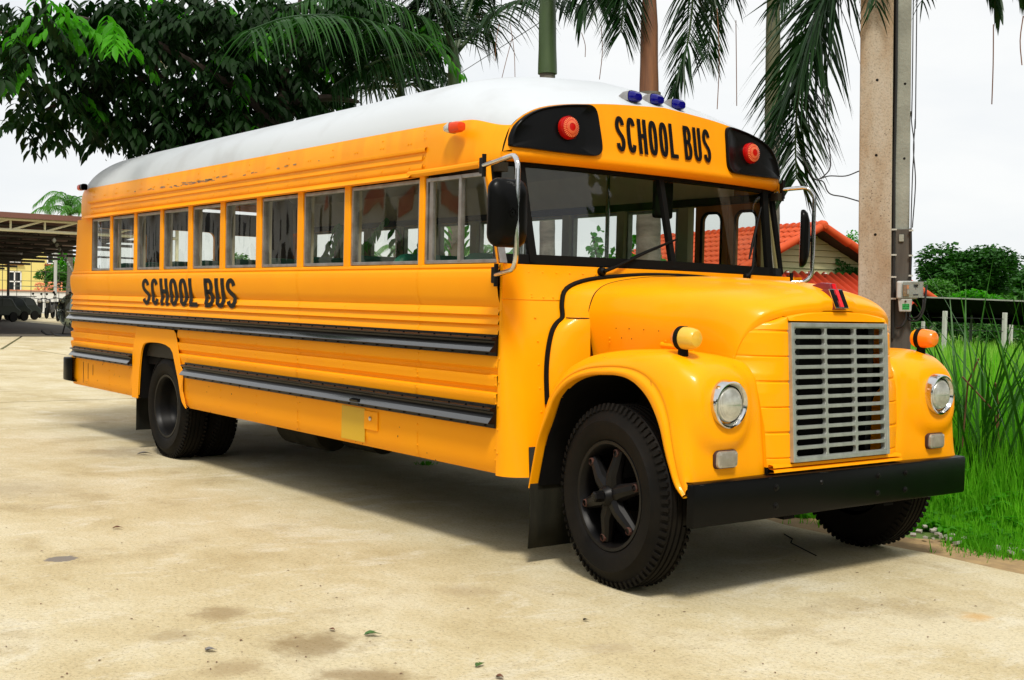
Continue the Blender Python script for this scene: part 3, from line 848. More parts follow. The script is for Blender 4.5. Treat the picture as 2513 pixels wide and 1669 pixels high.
for s in (-1, 1):
    rr = [[V((p.x, s*p.y, p.z)) for p in smooth_line([V(q) for q in (CB[k], CM[k], CF[k])], 3)] for k in range(5)]
    MB().grid(rr+[[V((p.x, s*p.y, p.z)) for p in smooth_line([V(q) for q in (CB[5], CM[5], CF[5])], 3)]], flip=(s < 0)).build('cowl_side_panel', hoodp, bus, angle=60)
    up = [[V((p.x, s*p.y, p.z)) for p in r] for r in smooth_grid([[V(q) for q in (CB[k], CM[k], CF[k])] for k in range(5, 12)], 4, 3)]
    MB().grid(up, flip=(s < 0)).build('cowl_top_panel', hoodp, bus, angle=60)
    sl_ = smooth_line([V((cowl_x(y, z)+.010, s*y, z)) for y, z in ((.968, .84), (.962, 1.0), (.947, 1.12), (.918, 1.22), (.882, 1.270), (.838, 1.305), (.828, 1.38), (.787, 1.460), (.645, 1.512), (.40, 1.541), (.20, 1.553), (0, 1.556))], 4)
    MB().tube(sl_, .0135, 8).build('cowl_seal', rubber, bus)
# bolt dots and bracket on the near hood side
dots = MB()
for x, z in ((.16, 1.26), (.27, 1.255), (.36, 1.255), (.46, 1.253), (.56, 1.25), (.31, 1.205), (.38, 1.203)):
    rivet(dots, (x, -.742+.10*x, z), (0, -1, 0), .0035)
tag(dots.build('hood_side_holes', rubber, hood), kind='stuff')
dots = MB()
for x, z in ((.22, 1.20), (.22, 1.18), (.60, 1.20), (.60, 1.16), (.78, 1.20), (.78, 1.155)):
    rivet(dots, (x, -.735+.10*x, z), (0, -1, 0), .006)
tag(dots.build('hood_side_bolts', paint, hood), kind='stuff')
MB().tube([V((.60, -.700, 1.185)), V((.62, -.715, 1.178)), V((.88, -.80, 1.178))], .013, 8).build('hood_latch_rod', paint, bus)

for s in (-1, 1):      # dark gap lines round the hood
    MB().tube([V((p.x-.004, s*(p.y+.001), p.z)) for p in smooth_line([V(q) for q in HB], 5)], .0035, 5).build('hood_gap', rubber, bus)
    MB().tube([V((x, s*(y+.001), 1.302)) for x, y in ((.0, .835), (.045, .80), (.086, .742))], .003, 5).build('panel_gap', rubber, bus)
MB().prism([V((-.33, 1.17, 1.3)), V((-.20, 1.17, 1.58)), V((-.285, 1.15, 2.10)), V((-.345, 1.15, 2.10))], (0, 0, 0), (0, -.05, 0)).build('front_door_post', mat('cream_door_post', (.36, .31, .13), rough=.6), bus)
# ---------------------------------------------------------------- fenders
ENV = [(.03, .405), (.055, .55), (.075, .67), (.10, .80), (.125, .89), (.18, .985), (.28, 1.065), (.42, 1.125), (.58, 1.155), (.74, 1.168), (.88, 1.170), (.99, 1.158), (1.075, 1.120), (1.125, 1.055), (1.150, .97), (1.160, .86), (1.166, .74), (1.170, .64), (1.172, .572)]
LIP = [(.052, .405), (.088, .55), (.122, .67), (.187, .80), (.235, .885), (.312, .957), (.405, 1.003), (.51, 1.027), (.61, 1.036), (.70, 1.038), (.78, 1.026), (.85, .995), (.915, .945), (.965, .880), (1.005, .805), (1.035, .72), (1.062, .64), (1.095, .555), (1.15, .508)]
INY = [1.02, 1.02, 1.01, .99, .97, .90, .78, .70, .66, .64, .62, .60, .585, .572, .555, .54, .53, .52, .515]
rowsF = []
for k in range(len(ENV)):
    e = V((ENV[k][0], 0, ENV[k][1])); l = V((LIP[k][0], 0, LIP[k][1])); iy = INY[k]
    d = (l-e)
    yo = 1.098 if k < 16 else (1.092 if k == 16 else 1.082)
    top = k in range(6, 13)
    pts = []
    dip = V((0, 0, -.03)) if 5 < k < 12 else V((0, 0, 0))
    if k >= 12: dip = V((-.035 if k > 13 else -.02, 0, -.01 if k < 14 else 0))
    pts.append(V((e.x+dip.x, iy, e.z+dip.z)))
    for f_ in (.35, .7):
        pts.append(V((e.x+dip.x*(1-f_)**2, iy+(.93-iy)*f_ if iy < .9 else iy+(1.05-iy)*f_*.5, e.z+dip.z*(1-f_)**2)))
    y3 = max(.955, iy+.02)
    pts.append(V((e.x, y3, e.z)) + d*.02)
    pts.append(V((0, max(1.03, iy+.035), 0))+e+d*.10)
    pts.append(V((0, 1.072, 0))+e+d*.33)
    pts.append(V((0, yo-.004, 0))+e+d*.60)
    pts.append(V((0, yo-.006, 0))+e+d*.70)
    pts.append(V((0, yo+.008, 0))+e+d*.82)
    pts.append(V((0, yo+.006, 0))+e+d*.94)
    pts.append(V((0, yo-.006, 0))+e+d*1.0)
    pts.append(V((0, yo-.05, 0))+e+d*1.0)
    if k >= 6: pts.insert(0, V((e.x+dip.x-(0, .02, .05, .10, .13)[max(0, min(4, k-11))], iy-.05, e.z+dip.z-.05)))
    else: pts.insert(0, V((e.x-.02, iy-.02, e.z)))
    rowsF.append(pts)
fine = smooth_grid(rowsF, 5, 4)
for r in fine:
    for p in r:
        # raised pod round the headlight, on the front face only
        if p.x > 1.06 and p.z < 1.14:
            dy, dz = (p.y-.845)/.20, (p.z-.93)/.215
            q = (abs(dy)**2.6+abs(dz)**2.6)**(1/2.6)
            p.x += .030*(1-sstep(.78, 1.12, q))
for s in (-1, 1):
    fender = MB().grid([[V((p.x, s*p.y, p.z)) for p in r] for r in fine], flip=(s > 0)).build('fender', hoodp, bus, angle=70)
    MB().tube(smooth_line([V((.905, s*.99, 1.153)), V((.912, s*1.05, 1.112)), V((.925, s*1.089, 1.04)), V((.972, s*1.102, .93)), V((1.0, s*1.103, .86))], 3), .0012, 4).build('fender_seam', rust, bus)
    # black inner wheel well
    rows = [[V((x+(.01 if k > 3 else .02), s*y, z+.012)) for k, (x, z) in enumerate(LIP)] for y in (1.06, .50)]
    MB().grid(rows, smooth=True).build('inner_wheel_well', under, bus)
    c0 = V((1.190, s*.843, .930))
    ax = (1, 0, -.035)
    hl = MB().lathe([(-.03, .113), (.008, .112), (.020, .109), (.024, .104), (.022, .098), (.010, .091), (.006, .0885)], c0, ax, 40).build('headlight', chrome, bus)
    MB().lathe([(.006, .0885), (.001, .087), (.001, .0835), (.004, .082)], c0, ax, 40).build('lamp_ring', rimm, hl)
    lens = MB().lathe([(.0, .083), (.010, .077), (.020, .057), (.026, .03), (.028, .001)], c0+V((.003, 0, 0)), ax, 40).build('headlight_lens', lampsilver, hl)
    rb = MB()
    for k in range(-9, 10):
        yk = k*.0078
        hh = math.sqrt(max(0, .074**2-yk**2))
        for z_a, z_b in ((.002, hh), (-hh, -.006)):
            zc = (z_a+z_b)/2
            rb.tube([c0+V((.014+.018*(1-((yk/.08)**2+(q/.08)**2)), yk, q)) for q in (z_a, zc, z_b)], .0014, 4, caps=False)
    tag(rb.build('lens_flutes', lampsilver, hl), kind='stuff')
    # marker lamp
    c1 = V((1.170, s*.838, .675))
    rr = rrect(.150, .086, .022, 4)
    pl = MB()
    pl.grid([[c1+V((dx, a*f_, b_*f_)) for a, b_ in rr] for dx, f_ in ((-.01, 1), (.008, 1), (.012, .96), (.012, .9))], close_v=True)
    mk = pl.build('parking_lamp', rust, bus)
    pl = MB().grid([[c1+V((dx, a*f_, b_*f_)) for a, b_ in rr] for dx, f_ in ((.008, .93), (.022, .88), (.026, .7), (.027, .02))], close_v=True)
    pl.build('parking_lamp_lens', clearl, mk)
    lr = MB()
    for k in range(-8, 9):
        yk = k*.0068
        lr.box(c1+V((.0265, yk, 0)), (.003, .0018, .060 if abs(k) < 7 else .045))
    tag(lr.build('lens_flutes', clearl, mk), kind='stuff')
    # turn signal on top of the fender
    c2 = V((.995, s*.95, 1.230))
    tm = amber2 if s > 0 else yelens
    tl = MB().lathe([(-.060, .001), (-.056, .026), (-.045, .044), (-.025, .053), (.0, .055)], c2, (1, 0, 0), 28).build('turn_signal', paint if s > 0 else amber2, bus)
    MB().lathe([(-.016, .053), (-.016, .0575), (.010, .0575), (.010, .053)], c2, (1, 0, 0), 28).build('lamp_band', rubber, tl)
    MB().lathe([(.009, .0545), (.030, .053), (.055, .050), (.076, .045), (.086, .036), (.090, .020), (.091, .001)], c2, (1, 0, 0), 28).build('turn_signal_lens', tm, tl)
    MB().lathe([(-.095, .026), (-.050, .024)], c2, (0, 0, 1), 14).build('lamp_foot', rubber, tl)

# ---------------------------------------------------------------- grille shell
def shell_x(y, z):
    return 1.186-.06*(z-.63)
EDGE = [(.612, 1.150, .515), (.80, 1.142, .530), (.97, 1.115, .553), (1.06, 1.075, .575), (1.12, .995, .603), (1.15, .992, .602), (1.21, 1.010, .589), (1.262, 1.037, .560), (1.305, 1.075, .500), (1.335, 1.112, .410), (1.342, 1.120, .388)]
def edge_at(z):
    for (z0, x0, y0), (z1, x1, y1) in zip(EDGE, EDGE[1:]):
        if z0 <= z <= z1:
            f = (z-z0)/(z1-z0); return x0+(x1-x0)*f, y0+(y1-y0)*f
    return EDGE[-1][1:]
for s in (-1, 1):
    rows = []
    creases = [1.270, 1.146, 1.023, .900, .778, .655]
    for z in [.612+.006*i for i in range(122)]:
        if z > 1.341: break
        xe, ye = edge_at(z); xi = shell_x(0, z)
        gr = .007 if any(abs(z-c_) < .0045 for c_ in creases) else 0
        rows.append([V((xi+(xe-xi)*t_**1.9-gr*(1 if t_ < .97 else 0), s*(.385+(ye-.385)*t_), z)) for t_ in (0, .12, .25, .4, .55, .7, .85, 1.0)]+[V((xe-.03, s*(ye+(.008 if z < 1.10 else -.012)), z)), V((xe-.10, s*(ye+(.045 if z < 1.10 else -.05)), z))])
    MB().grid(rows, flip=(s > 0)).build('grille_surround', hoodp, bus, angle=20)
# head bar over the grille and sill bar below
rows = []
for i in range(31):
    y = -.39+.78*i/30
    zt = 1.372-.03*(abs(y)/.39)**2.5
    rows.append([V((1.105, y, zt)), V((1.140, y, zt-.002)), V((1.147, y, zt-.008)), V((1.152, y, 1.321)), V((1.120, y, 1.318))])
MB().grid(rows).build('grille_head_bar', hoodp, bus)
for z0, z1, dx in ((.628, .612, .0), (.606, .590, .006)):
    MB().grid([[V((shell_x(y, .62)+dx-.03, y, z0)), V((shell_x(y, .62)+dx, y, z0-.003)), V((shell_x(y, .62)+dx+.004, y, z1)), V((shell_x(y, .62)+dx-.03, y, z1-.004))] for y in [-.515+1.03*i/20 for i in range(21)]]).build('grille_sill_bar', paint, bus)
MB().box((1.12, 0, .585), (.06, 1.03, .06)).build('lower_air_gap', under, bus)
# aluminium grille: frame, 12 bars, two uprights
GT = V((1.152, 0, 1.312)); GB = V((1.194, 0, .632))
gdir = (GT-GB).normalized(); gn = V((gdir.z, 0, -gdir.x))
GH = (GT-GB).length
gro = Matrix((gn, V((0, 1, 0)), gdir)).transposed()
def gp(y, t_, o=0): return GB+gdir*(GH*t_)+V((0, y, 0))+gn*o
grille = MB()
for y in (-.375, .375): grille.box(gp(y, .5), (.03, .022, GH), gro)
for t_ in (.016, .984): grille.box(gp(0, t_, .0), (.0298, .728, GH*.032), gro)
for y in (-.361, .361): grille.box(gp(y, .5, -.006), (.028, .012, GH*.93), gro)
grille = grille.build('grille_frame', grillem, bus, bevel=.003)
nb = 13
pitch = .94/nb
barm = None
for k in range(nb+1):
    t_ = .03+pitch*k
    hgt = .0178 if 0 < k < nb else .012
    if barm is None or k in (1, nb):
        o = MB()
        # bar with small fillets at the uprights, giving the slots rounded corners
        o.box((0, 0, 0), (.022, .716, hgt), None)
        for yc in (-.361, -.1185, .1185, .361):
            for sy in (-1, 1):
                for sz in (-1, 1):
                    y_e = yc+sy*.009
                    if abs(y_e) > .36: continue
                    pts = [V((0, y_e, sz*hgt/2)), V((0, y_e+sy*.010, sz*hgt/2)), V((0, y_e+sy*.003, sz*(hgt/2+.003))), V((0, y_e, sz*(hgt/2+.010)))]
                    o.prism(pts, (.0105, 0, 0), (-.0105, 0, 0))
        ob = o.build('grille_bar', grillem, grille, bevel=.0025)
        if k == 1: barm = ob
    else:
        ob = copy_obj(barm, parent=grille)
    ob.matrix_local = Matrix.Translation(gp(0, t_, -.002)) @ gro.to_4x4()
for y in (-.1185, .1185):
    MB().box((0, 0, 0), (.0225, .017, GH*.95)).build('grille_upright', grillem, grille, bevel=.0025).matrix_local = Matrix.Translation(gp(y, .5, -.002)) @ gro.to_4x4()
MB().box((1.06, 0, .97), (.04, .72, .66)).build('radiator', under, bus)
for s in (-1, 1): MB().box((1.115, s*.30, .97), (.03, .05, .66)).build('radiator_bracket', rimm, bus)

# hood badge: blocky upright red bar through a black H shape, on a swept red base
bd = MB()
bz = [(1.00, 1.475), (1.045, 1.502), (1.10, 1.500), (1.135, 1.480), (1.152, 1.415), (1.156, 1.392), (1.135, 1.392), (1.09, 1.44)]
badge = MB().prism([V((x, -.026, z)) for x, z in [(.97, 1.476), (1.0, 1.505), (1.05, 1.517), (1.106, 1.513), (1.12, 1.468), (1.05, 1.468)]], (0, 0, 0), (0, .052, 0)).build('hood_badge', badgem, bus, bevel=.004)
MB().prism([V((x, -.051, z)) for x, z in [(1.04, 1.478), (1.122, 1.481), (1.166, 1.390), (1.14, 1.376), (1.10, 1.43)]], (0, 0, 0), (0, .102, 0)).build('badge_base', badgem, badge, bevel=.003)
def face_q(y0, y1, ta, tb, o=0):
    A, B_ = V((1.124, 0, 1.482)), V((1.168, 0, 1.389))
    d_ = B_-A; nn = V((-d_.z, 0, d_.x)).normalized()
    y0 *= .82; y1 *= .82; mid = A+d_*((ta+tb)/2)+V((0, (y0+y1)/2, 0))+nn*o
    rot = Matrix((nn, V((0, 1, 0)), d_.normalized())).transposed()
    return mid, (.004, y1-y0, d_.length*(tb-ta)), rot
mb = MB(); mb.box(*face_q(-.064, .064, -.02, 1.02, -.001)); mb.build('badge_rim', chrome, badge)
mb = MB()
mb.box(*face_q(-.058, -.030, .04, .94, .003)); mb.box(*face_q(.030, .058, .04, .94, .003)); mb.box(*face_q(-.031, -.018, .32, .60, .0028)); mb.box(*face_q(.018, .031, .32, .60, .0028))
mb.build('badge_black_bars', blackp, badge)
mb = MB(); mb.box(*face_q(-.015, .015, .02, .96, .004)); mb.box((1.1145, 0, 1.497), (.004, .025, .030), Matrix.Rotation(R(-14), 3, 'Y')); mb.build('badge_red_bar', badger, badge)

# ---------------------------------------------------------------- bumpers
def bumper_rows(x, yy, z0, z1, d, wrap, rr=.035):
    P = []
    for s, seq in ((-1, (0, 1, 2, 3)), ):
        P.append((x-wrap, -yy))
        if wrap > rr: P.append((x-rr, -yy))
        P += [(x-rr+rr*sin(R(a)), -yy+rr-rr*cos(R(a))) for a in (30, 60, 90)]
    P = P+[(a, -b_) for a, b_ in P[::-1]]
    prof = [(-d, z1), (-.012, z1), (-.003, z1-.003), (0, z1-.012), (0, z0+.012), (-.003, z0+.003), (-.012, z0), (-d, z0)]
    out_ = []
    for i, (px_, py_) in enumerate(P):
        a = V((*P[max(0, i-1)], 0)); b_ = V((*P[min(len(P)-1, i+1)], 0)); t_ = (b_-a).normalized(); nn = V((t_.y, -t_.x, 0))
        out_.append([V((px_+nn.x*o, py_+nn.y*o, z)) for o, z in prof])
    return out_
br = bumper_rows(1.212, 1.092, .380, .577, .07, .024, .022)
fb = MB().grid(br, smooth=True); fb = fb.build('front_bumper', blackp, bus, angle=25, thick=.004)
bb = MB()
for y in (-.52, .28, .52):
    for z in (.435, .525): bb.lathe([(0, .019), (.005, .018), (.006, .012), (.014, .010), (.015, .001)], (1.2125, y, z), (1, 0, 0), 10)
bb.lathe([(0, .014), (.003, .013), (.009, .007), (.010, .001)], (1.2125, -.18, .525), (1, 0, 0), 10)
tag(bb.build('bumper_bolts', rimm, fb), kind='stuff')
random.seed(3); bs = MB()
for _ in range(26):
    y = random.uniform(-1.05, 1.05); z = random.uniform(.40, .565); bs.box((1.2128, y, z), (.001, random.uniform(.01, .05), .0012), Matrix.Rotation(random.uniform(-.9, .9), 3, 'X'))
for _ in range(10): bs.box((1.2115, random.uniform(-1.07, 1.07), .5715), (.004, random.uniform(.01, .04), .003))
tag(bs.build('bumper_scratches', mat('bare_scratch', (.09, .085, .08), rough=.5), fb), kind='stuff')
br = [[V((-7.19*2+.12-p.x*1-.0+(1.212-7.19)*0, p.y, p.z)) for p in r] for r in bumper_rows(-7.19, 1.235, .50, .722, .06, .30)]
br = [[V((-14.66-p.x, p.y, p.z)) for p in r] for r in bumper_rows(-7.30, 1.245, .50, .722, .06, .30)]
MB().grid(br, smooth=True, flip=True).build('rear_bumper', blackp, bus, angle=25, thick=.005)
MB().box((.9, .40, .42), (.6, .08, .12)).build('frame_horn', under, bus); MB().box((.9, -.40, .42), (.6, .08, .12)).build('frame_horn', under, bus)

# ---------------------------------------------------------------- mirrors
def mirror(pa, pb, ztop, zbot, xy, headc, hw, hh, normal, lab):
    """pa/pb: upper and lower body brackets; xy: tube position; headc: centre of the head"""
    x, y = xy
    r_ = .075
    A = V(pa); B_ = V(pb); T = V((x, y, ztop)); U_ = V((x, y, zbot))
    dA = (V((A.x, A.y, ztop))-T).normalized(); dB = (V((B_.x, B_.y, zbot))-U_).normalized()
    pts = [A]+[T+dA*r_*(1-sin(R(a)))+V((0, 0, -r_*(1-cos(R(a))))) for a in (0, 22, 45, 68, 90)]
    pts += [U_+dB*r_*(1-cos(R(a)))+V((0, 0, r_*(1-sin(R(a))))) for a in (0, 22, 45, 68, 90)]+[B_]
    tb = MB().tube(pts, .0135, 12).build('mirror_arm', chrome, bus)
    for P in (A, B_):
        q = MB(); q.box(P+V((-.015, 0, 0)), (.035, .022, .085)); q.tube([P+V((0, 0, -.06)), P+V((0, 0, .06))], .013, 8); q.build('mirror_bracket', rimm, tb, bevel=.004)
    n_ = V(normal).normalized(); side = V((0, 0, 1)).cross(n_).normalized()
    rr = rrect(hw, hh, min(hw, hh)*.27, 5)
    rows = [[V(headc)+side*a*f_+V((0, 0, 1))*b_*f_+n_*o for a, b_ in rr] for o, f_ in ((-.015, .93), (-.012, .98), (.0, 1.0), (.012, .985), (.030, .88), (.044, .62), (.050, .3), (.051, .02))]
    hd = MB().grid(rows, close_v=True).build('mirror_head', blackp, tb, angle=60)
    MB().grid([[V(headc)+side*a*f_+V((0, 0, 1))*b_*f_-n_*.0152 for a, b_ in rr] for f_ in (.90, .02)], close_v=True, flip=True).build('mirror_glass', chrome, hd)
    MB().lathe([(0, .022), (.02, .02)], V(headc)+n_*.035, n_, 12).build('mirror_clamp', rimm, hd)
mirror((-.235, -1.235, 2.105), (-.105, -1.235, 1.520), 2.118, 1.540, (.205, -1.345), (.165, -1.375, 1.825), .225, .345, (1, -.10, 0), 'near')
mirror((-.20, 1.15, 2.155), (-.12, 1.16, 1.552), 2.165, 1.552, (-.03, 1.255), (-.085, 1.215, 1.835), .20, .372, (.77, .64, 0), 'far')

# ---------------------------------------------------------------- wheels
def wheel(c, R_, rim_r, w, s, steer, front, name='wheel'):
    """c: centre of the outer face plane; s = side; builds root empty so the whole turns"""
    e = bpy.data.objects.new(name, None); COL.objects.link(e); e.parent = bus; e.location = c
    e.rotation_euler = (0, 0, steer); e.empty_display_size = .2
    o = s      # outwards
    prof = [(-w, rim_r), (-w+.005, rim_r+.05), (-w+.0, rim_r+.10), (-w+.02, R_-.035), (-w+.035, R_-.006)]
    for k in range(1, 8):     # tread with circumferential grooves
        a = -w+.035+(w-.075)*k/8
        if k % 2: prof += [(a-.006, R_), (a-.004, R_-.009), (a+.004, R_-.009), (a+.006, R_)]
    prof += [(-.040, R_-.004), (-.026, R_-.014), (-.016, R_-.038), (.000, R_-.07), (.012, (R_+rim_r)/2+.01), (.008, rim_r+.035), (-.008, rim_r+.010), (-.03, rim_r)]
    ty = MB().lathe([(a*o, r) for a, r in prof], (0, 0, 0), (0, 1, 0), 72).build('tyre', tyrem, e, angle=40)
    lug = MB()
    n = 72
    for k in range(n):
        a = 2*pi*k/n
        rot = Matrix.Rotation(-a, 3, 'Y')
        for oo in ((-.030, R_-.013, .011, .040), (-w+.03, R_-.014, .011, .040)):
            lug.box(rot @ V((0, o*oo[0], oo[1]-.004)), (.018, .030, .036), rot @ Matrix.Rotation(o*R(24 if oo[0] > -.1 else -24), 3, 'X'))
    tag(lug.build('tread_lugs', tyrem, ty), kind='stuff')
    b1 = MB(); b1.lathe([(o*.0045, R_-.105), (o*.006, R_-.100), (o*.0035, R_-.094)], (0, 0, 0), (0, 1, 0), 60); b1.build('sidewall_ring', tyrem, ty)
    rp2 = [(-.03, rim_r-.002), (-.012, rim_r+.008), (-.006, rim_r+.004), (-.008, rim_r-.012), (-.030, rim_r-.026), (-.05, rim_r-.032)]
    if front:
        rp2 += [(-.10, rim_r-.034), (-.16, rim_r-.03)]
        rm = MB().lathe([(a*o, r) for a, r in rp2], (0, 0, 0), (0, 1, 0), 60).build('rim', rimm, e, angle=40)
        MB().lathe([(-.17*o, rim_r-.02), (-.165*o, .001)], (0, 0, 0), (0, 1, 0), 40).build('brake_drum', under, rm)
        hub = MB().lathe([(-.16*o, .085), (-.06*o, .075), (-.035*o, .062), (.012*o, .050), (.032*o, .036), (.034*o, .001)], (0, 0, 0), (0, 1, 0), 24).build('hub', rimm, e, angle=40)
        MB().lathe([(.030*o, .028), (.075*o, .026), (.080*o, .018), (.081*o, .001)], (0, 0, 0), (0, 1, 0), 6, smooth=False).build('hub_nut', rimm, hub)
        for k in range(6):
            a = R(18+60*k)
            d = V((cos(a), 0, sin(a)))
            sp = MB()
            ends = [d*.03+V((0, -.045*o, 0)), d*.11+V((0, -.028*o, 0)), d*.185+V((0, -.040*o, 0)), d*(rim_r-.035)+V((0, -.045*o, 0))]
            sp.tube(ends, [.052, .040, .033, .030], 10)
            sp = sp.build('spoke', rimm, hub)
            MB().lathe([(-.05*o, .022), (-.012*o, .020), (-.008*o, .016)], d*(rim_r-.047), (0, 1, 0), 8, smooth=False).build('lug_nut', rust, e)
    else:
        rp2 += [(-.12, rim_r-.042), (-.175, rim_r-.062), (-.196, rim_r-.09), (-.196, .11), (-.18, .105), (-.16, .085), (-.125, .075), (-.12, .001)]
        rm = MB().lathe([(a*o, r) for a, r in rp2], (0, 0, 0), (0, 1, 0), 60).build('rim', rimm, e, angle=40)
        ln = MB()
        for k in range(6):
            a = R(10+60*k)
            ln.lathe([(-.196*o, .016), (-.170*o, .014), (-.168*o, .001)], V((cos(a)*.145, 0, sin(a)*.145)), (0, 1, 0), 6, smooth=False)
        tag(ln.build('lug_nuts', rust, rm), kind='stuff')
    return e
wheel((.640, -1.085, .447), .447, .265, .195, -1, R(-7), True)
wheel((.645, 1.045, .447), .447, .265, .195, 1, R(-7), True)
for s in (-1, 1):
    wheel((-4.835, s*1.165, .434), .440, .262, .215, s, 0, False)
    wheel((-4.835, s*.905, .434), .440, .262, .225, s, 0, False)
# mud flaps
MB().grid([[V((.055+.012*sin(q*3), -y, z)) for z, q in ((.085, 0), (.25, .5), (.45, 1), (.62, 1.4))] for y in (1.10, 1.0, .9, .80)]).build('mud_flap', flapm, bus, thick=.008)
MB().grid([[V((.055, y, z)) for z in (.085, .25, .45, .62)] for y in (1.10, .80)]).build('mud_flap', flapm, bus, thick=.008)
for s in (-1, 1):
    MB().box((-5.47, s*.93, .40), (.010, .50, .46)).build('mud_flap', flapm, bus)
# underbody: floor, frame rails, axles, tanks
MB().box((-3.6, 0, .80), (7.1, 2.3, .06)).build('floor', under, bus)
for s in (-1, 1):
    MB().box((-3.1, s*.42, .62), (7.8, .07, .20)).build('chassis_rail', under, bus)
for x in (.645, -4.835):
    MB().tube([V((x, -.95, .44)), V((x, .95, .44))], .07, 12).build('axle', under, bus)
MB().lathe([(0, .001), (0, .14), (.10, .2), (.2, .2), (.3, .14), (.3, .001)], (-4.985, 0, .44), (1, 0, 0), 20).build('differential', under, bus)
tk = MB().lathe([(0, .001), (.0, .15), (.02, .165), (.30, .165), (.32, .17), (.34, .165), (.62, .165), (.64, .15), (.64, .001)], (-3.55, -.62, .40), (1, 0, 0), 28).build('air_tank', flapm, bus)
MB().lathe([(0, .001), (0, .12), (.45, .12), (.45, .001)], (-2.75, -.55, .40), (1, 0, 0), 24).build('air_tank', flapm, bus)
MB().box((-1.7, .30, .42), (.9, .5, .26)).build('fuel_tank', under, bus)
MB().box((-1.10, -.9, .43), (.30, .12, .04)).build('step_bracket', under, bus)
MB().box((-.55, -.75, .43), (.26, .12, .05)).build('step_bracket', under, bus)
MB().box((-.1, 0, .75), (.05, 1.9, .7)).build('firewall', under, bus)
MB().box((.5, 0, .7), (.9, .8, .5)).build('engine_block', under, bus)

# ---------------------------------------------------------------- interior
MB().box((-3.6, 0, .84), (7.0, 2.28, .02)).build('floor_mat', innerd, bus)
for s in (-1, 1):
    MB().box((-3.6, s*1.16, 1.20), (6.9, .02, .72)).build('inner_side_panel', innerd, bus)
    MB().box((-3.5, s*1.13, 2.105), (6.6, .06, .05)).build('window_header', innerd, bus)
# passenger seats, back and cushion
def make_seat(x, y):
    mb = MB()
    rr = rrect(.82, .52, .10, 4)
    rows = [[V((x+dx+.06*(b_+.26)/.52*-1, y+a*f_, 1.405+b_*f_)) for a, b_ in rr] for dx, f_ in ((-.05, .02), (-.05, .90), (-.035, .98), (0, 1.0), (.035, .98), (.05, .90), (.05, .02))]
    mb.grid(rows, close_v=True)
    st = mb.build('seat_back', seatm, bus, angle=60)
    MB().box((0.22, 0, 0), (.42, .80, .13)).build('seat_cushion', seatm, st, bevel=.03).location = (x, y, 1.17)
    fr_ = MB(); fr_.tube([V((x+.05, y-.36, .85)), V((x+.05, y-.36, 1.12))], .014, 6); fr_.tube([V((x+.35, y+.36, .85)), V((x+.35, y+.36, 1.12))], .014, 6); fr_.build('seat_leg', rimm, st)
    return st
s0 = make_seat(-1.28, -.70)
for i in range(9):
    for y in (-.70, .70):
        if i == 0 and y < 0: continue
        if i == 0 and y > 0: dx, dy = 0, 1.4
        dx, dy = -.62*i, (0 if y < 0 else 1.4)
        c_ = copy_obj(s0, parent=bus); c_.location = (dx, dy, 0)
        for ch in list(s0.children):
            copy_obj(ch, parent=c_)
# driver's seat and steering wheel
mb = MB(); rr = rrect(.46, .62, .10, 4)
mb.grid([[V((-.86+dx, -.70+a*f_, 1.36+b_*f_)) for a, b_ in rr] for dx, f_ in ((-.05, .02), (-.05, .90), (0, 1.0), (.05, .90), (.05, .02))], close_v=True)
ds = mb.build('driver_seat', seatm, bus)
MB().box((-.62, -.70, 1.08), (.44, .46, .12)).build('driver_seat_cushion', seatm, ds, bevel=.03)
st_c = V((-.40, -.68, 1.40)); stn = V((-.55, 0, .83)).normalized()
u_ = V((0, 1, 0)); w2 = stn.cross(u_)
MB().tube([st_c+(u_*cos(2*pi*k/24)+w2*sin(2*pi*k/24))*.22 for k in range(25)], .012, 6).build('steering_wheel', rubber, bus)
MB().tube([st_c, V((-.16, -.68, 1.05))], .02, 8).build('steering_column', rubber, bus)
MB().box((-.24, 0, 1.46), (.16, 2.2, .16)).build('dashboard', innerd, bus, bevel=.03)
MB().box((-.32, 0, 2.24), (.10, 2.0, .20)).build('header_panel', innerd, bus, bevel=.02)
MB().box((-.30, .16, 2.03), (.03, .16, .24)).build('inside_mirror', rubber, bus, bevel=.02)
for y in (-.36, .36):
    MB().tube([V((-1.02, y, .85)), V((-1.02, y, 2.5))], .014, 8).build('stanchion', chrome, bus)
MB().box((-1.03, -.72, 1.25), (.02, .78, .65)).build('guard_panel', innerd, bus)
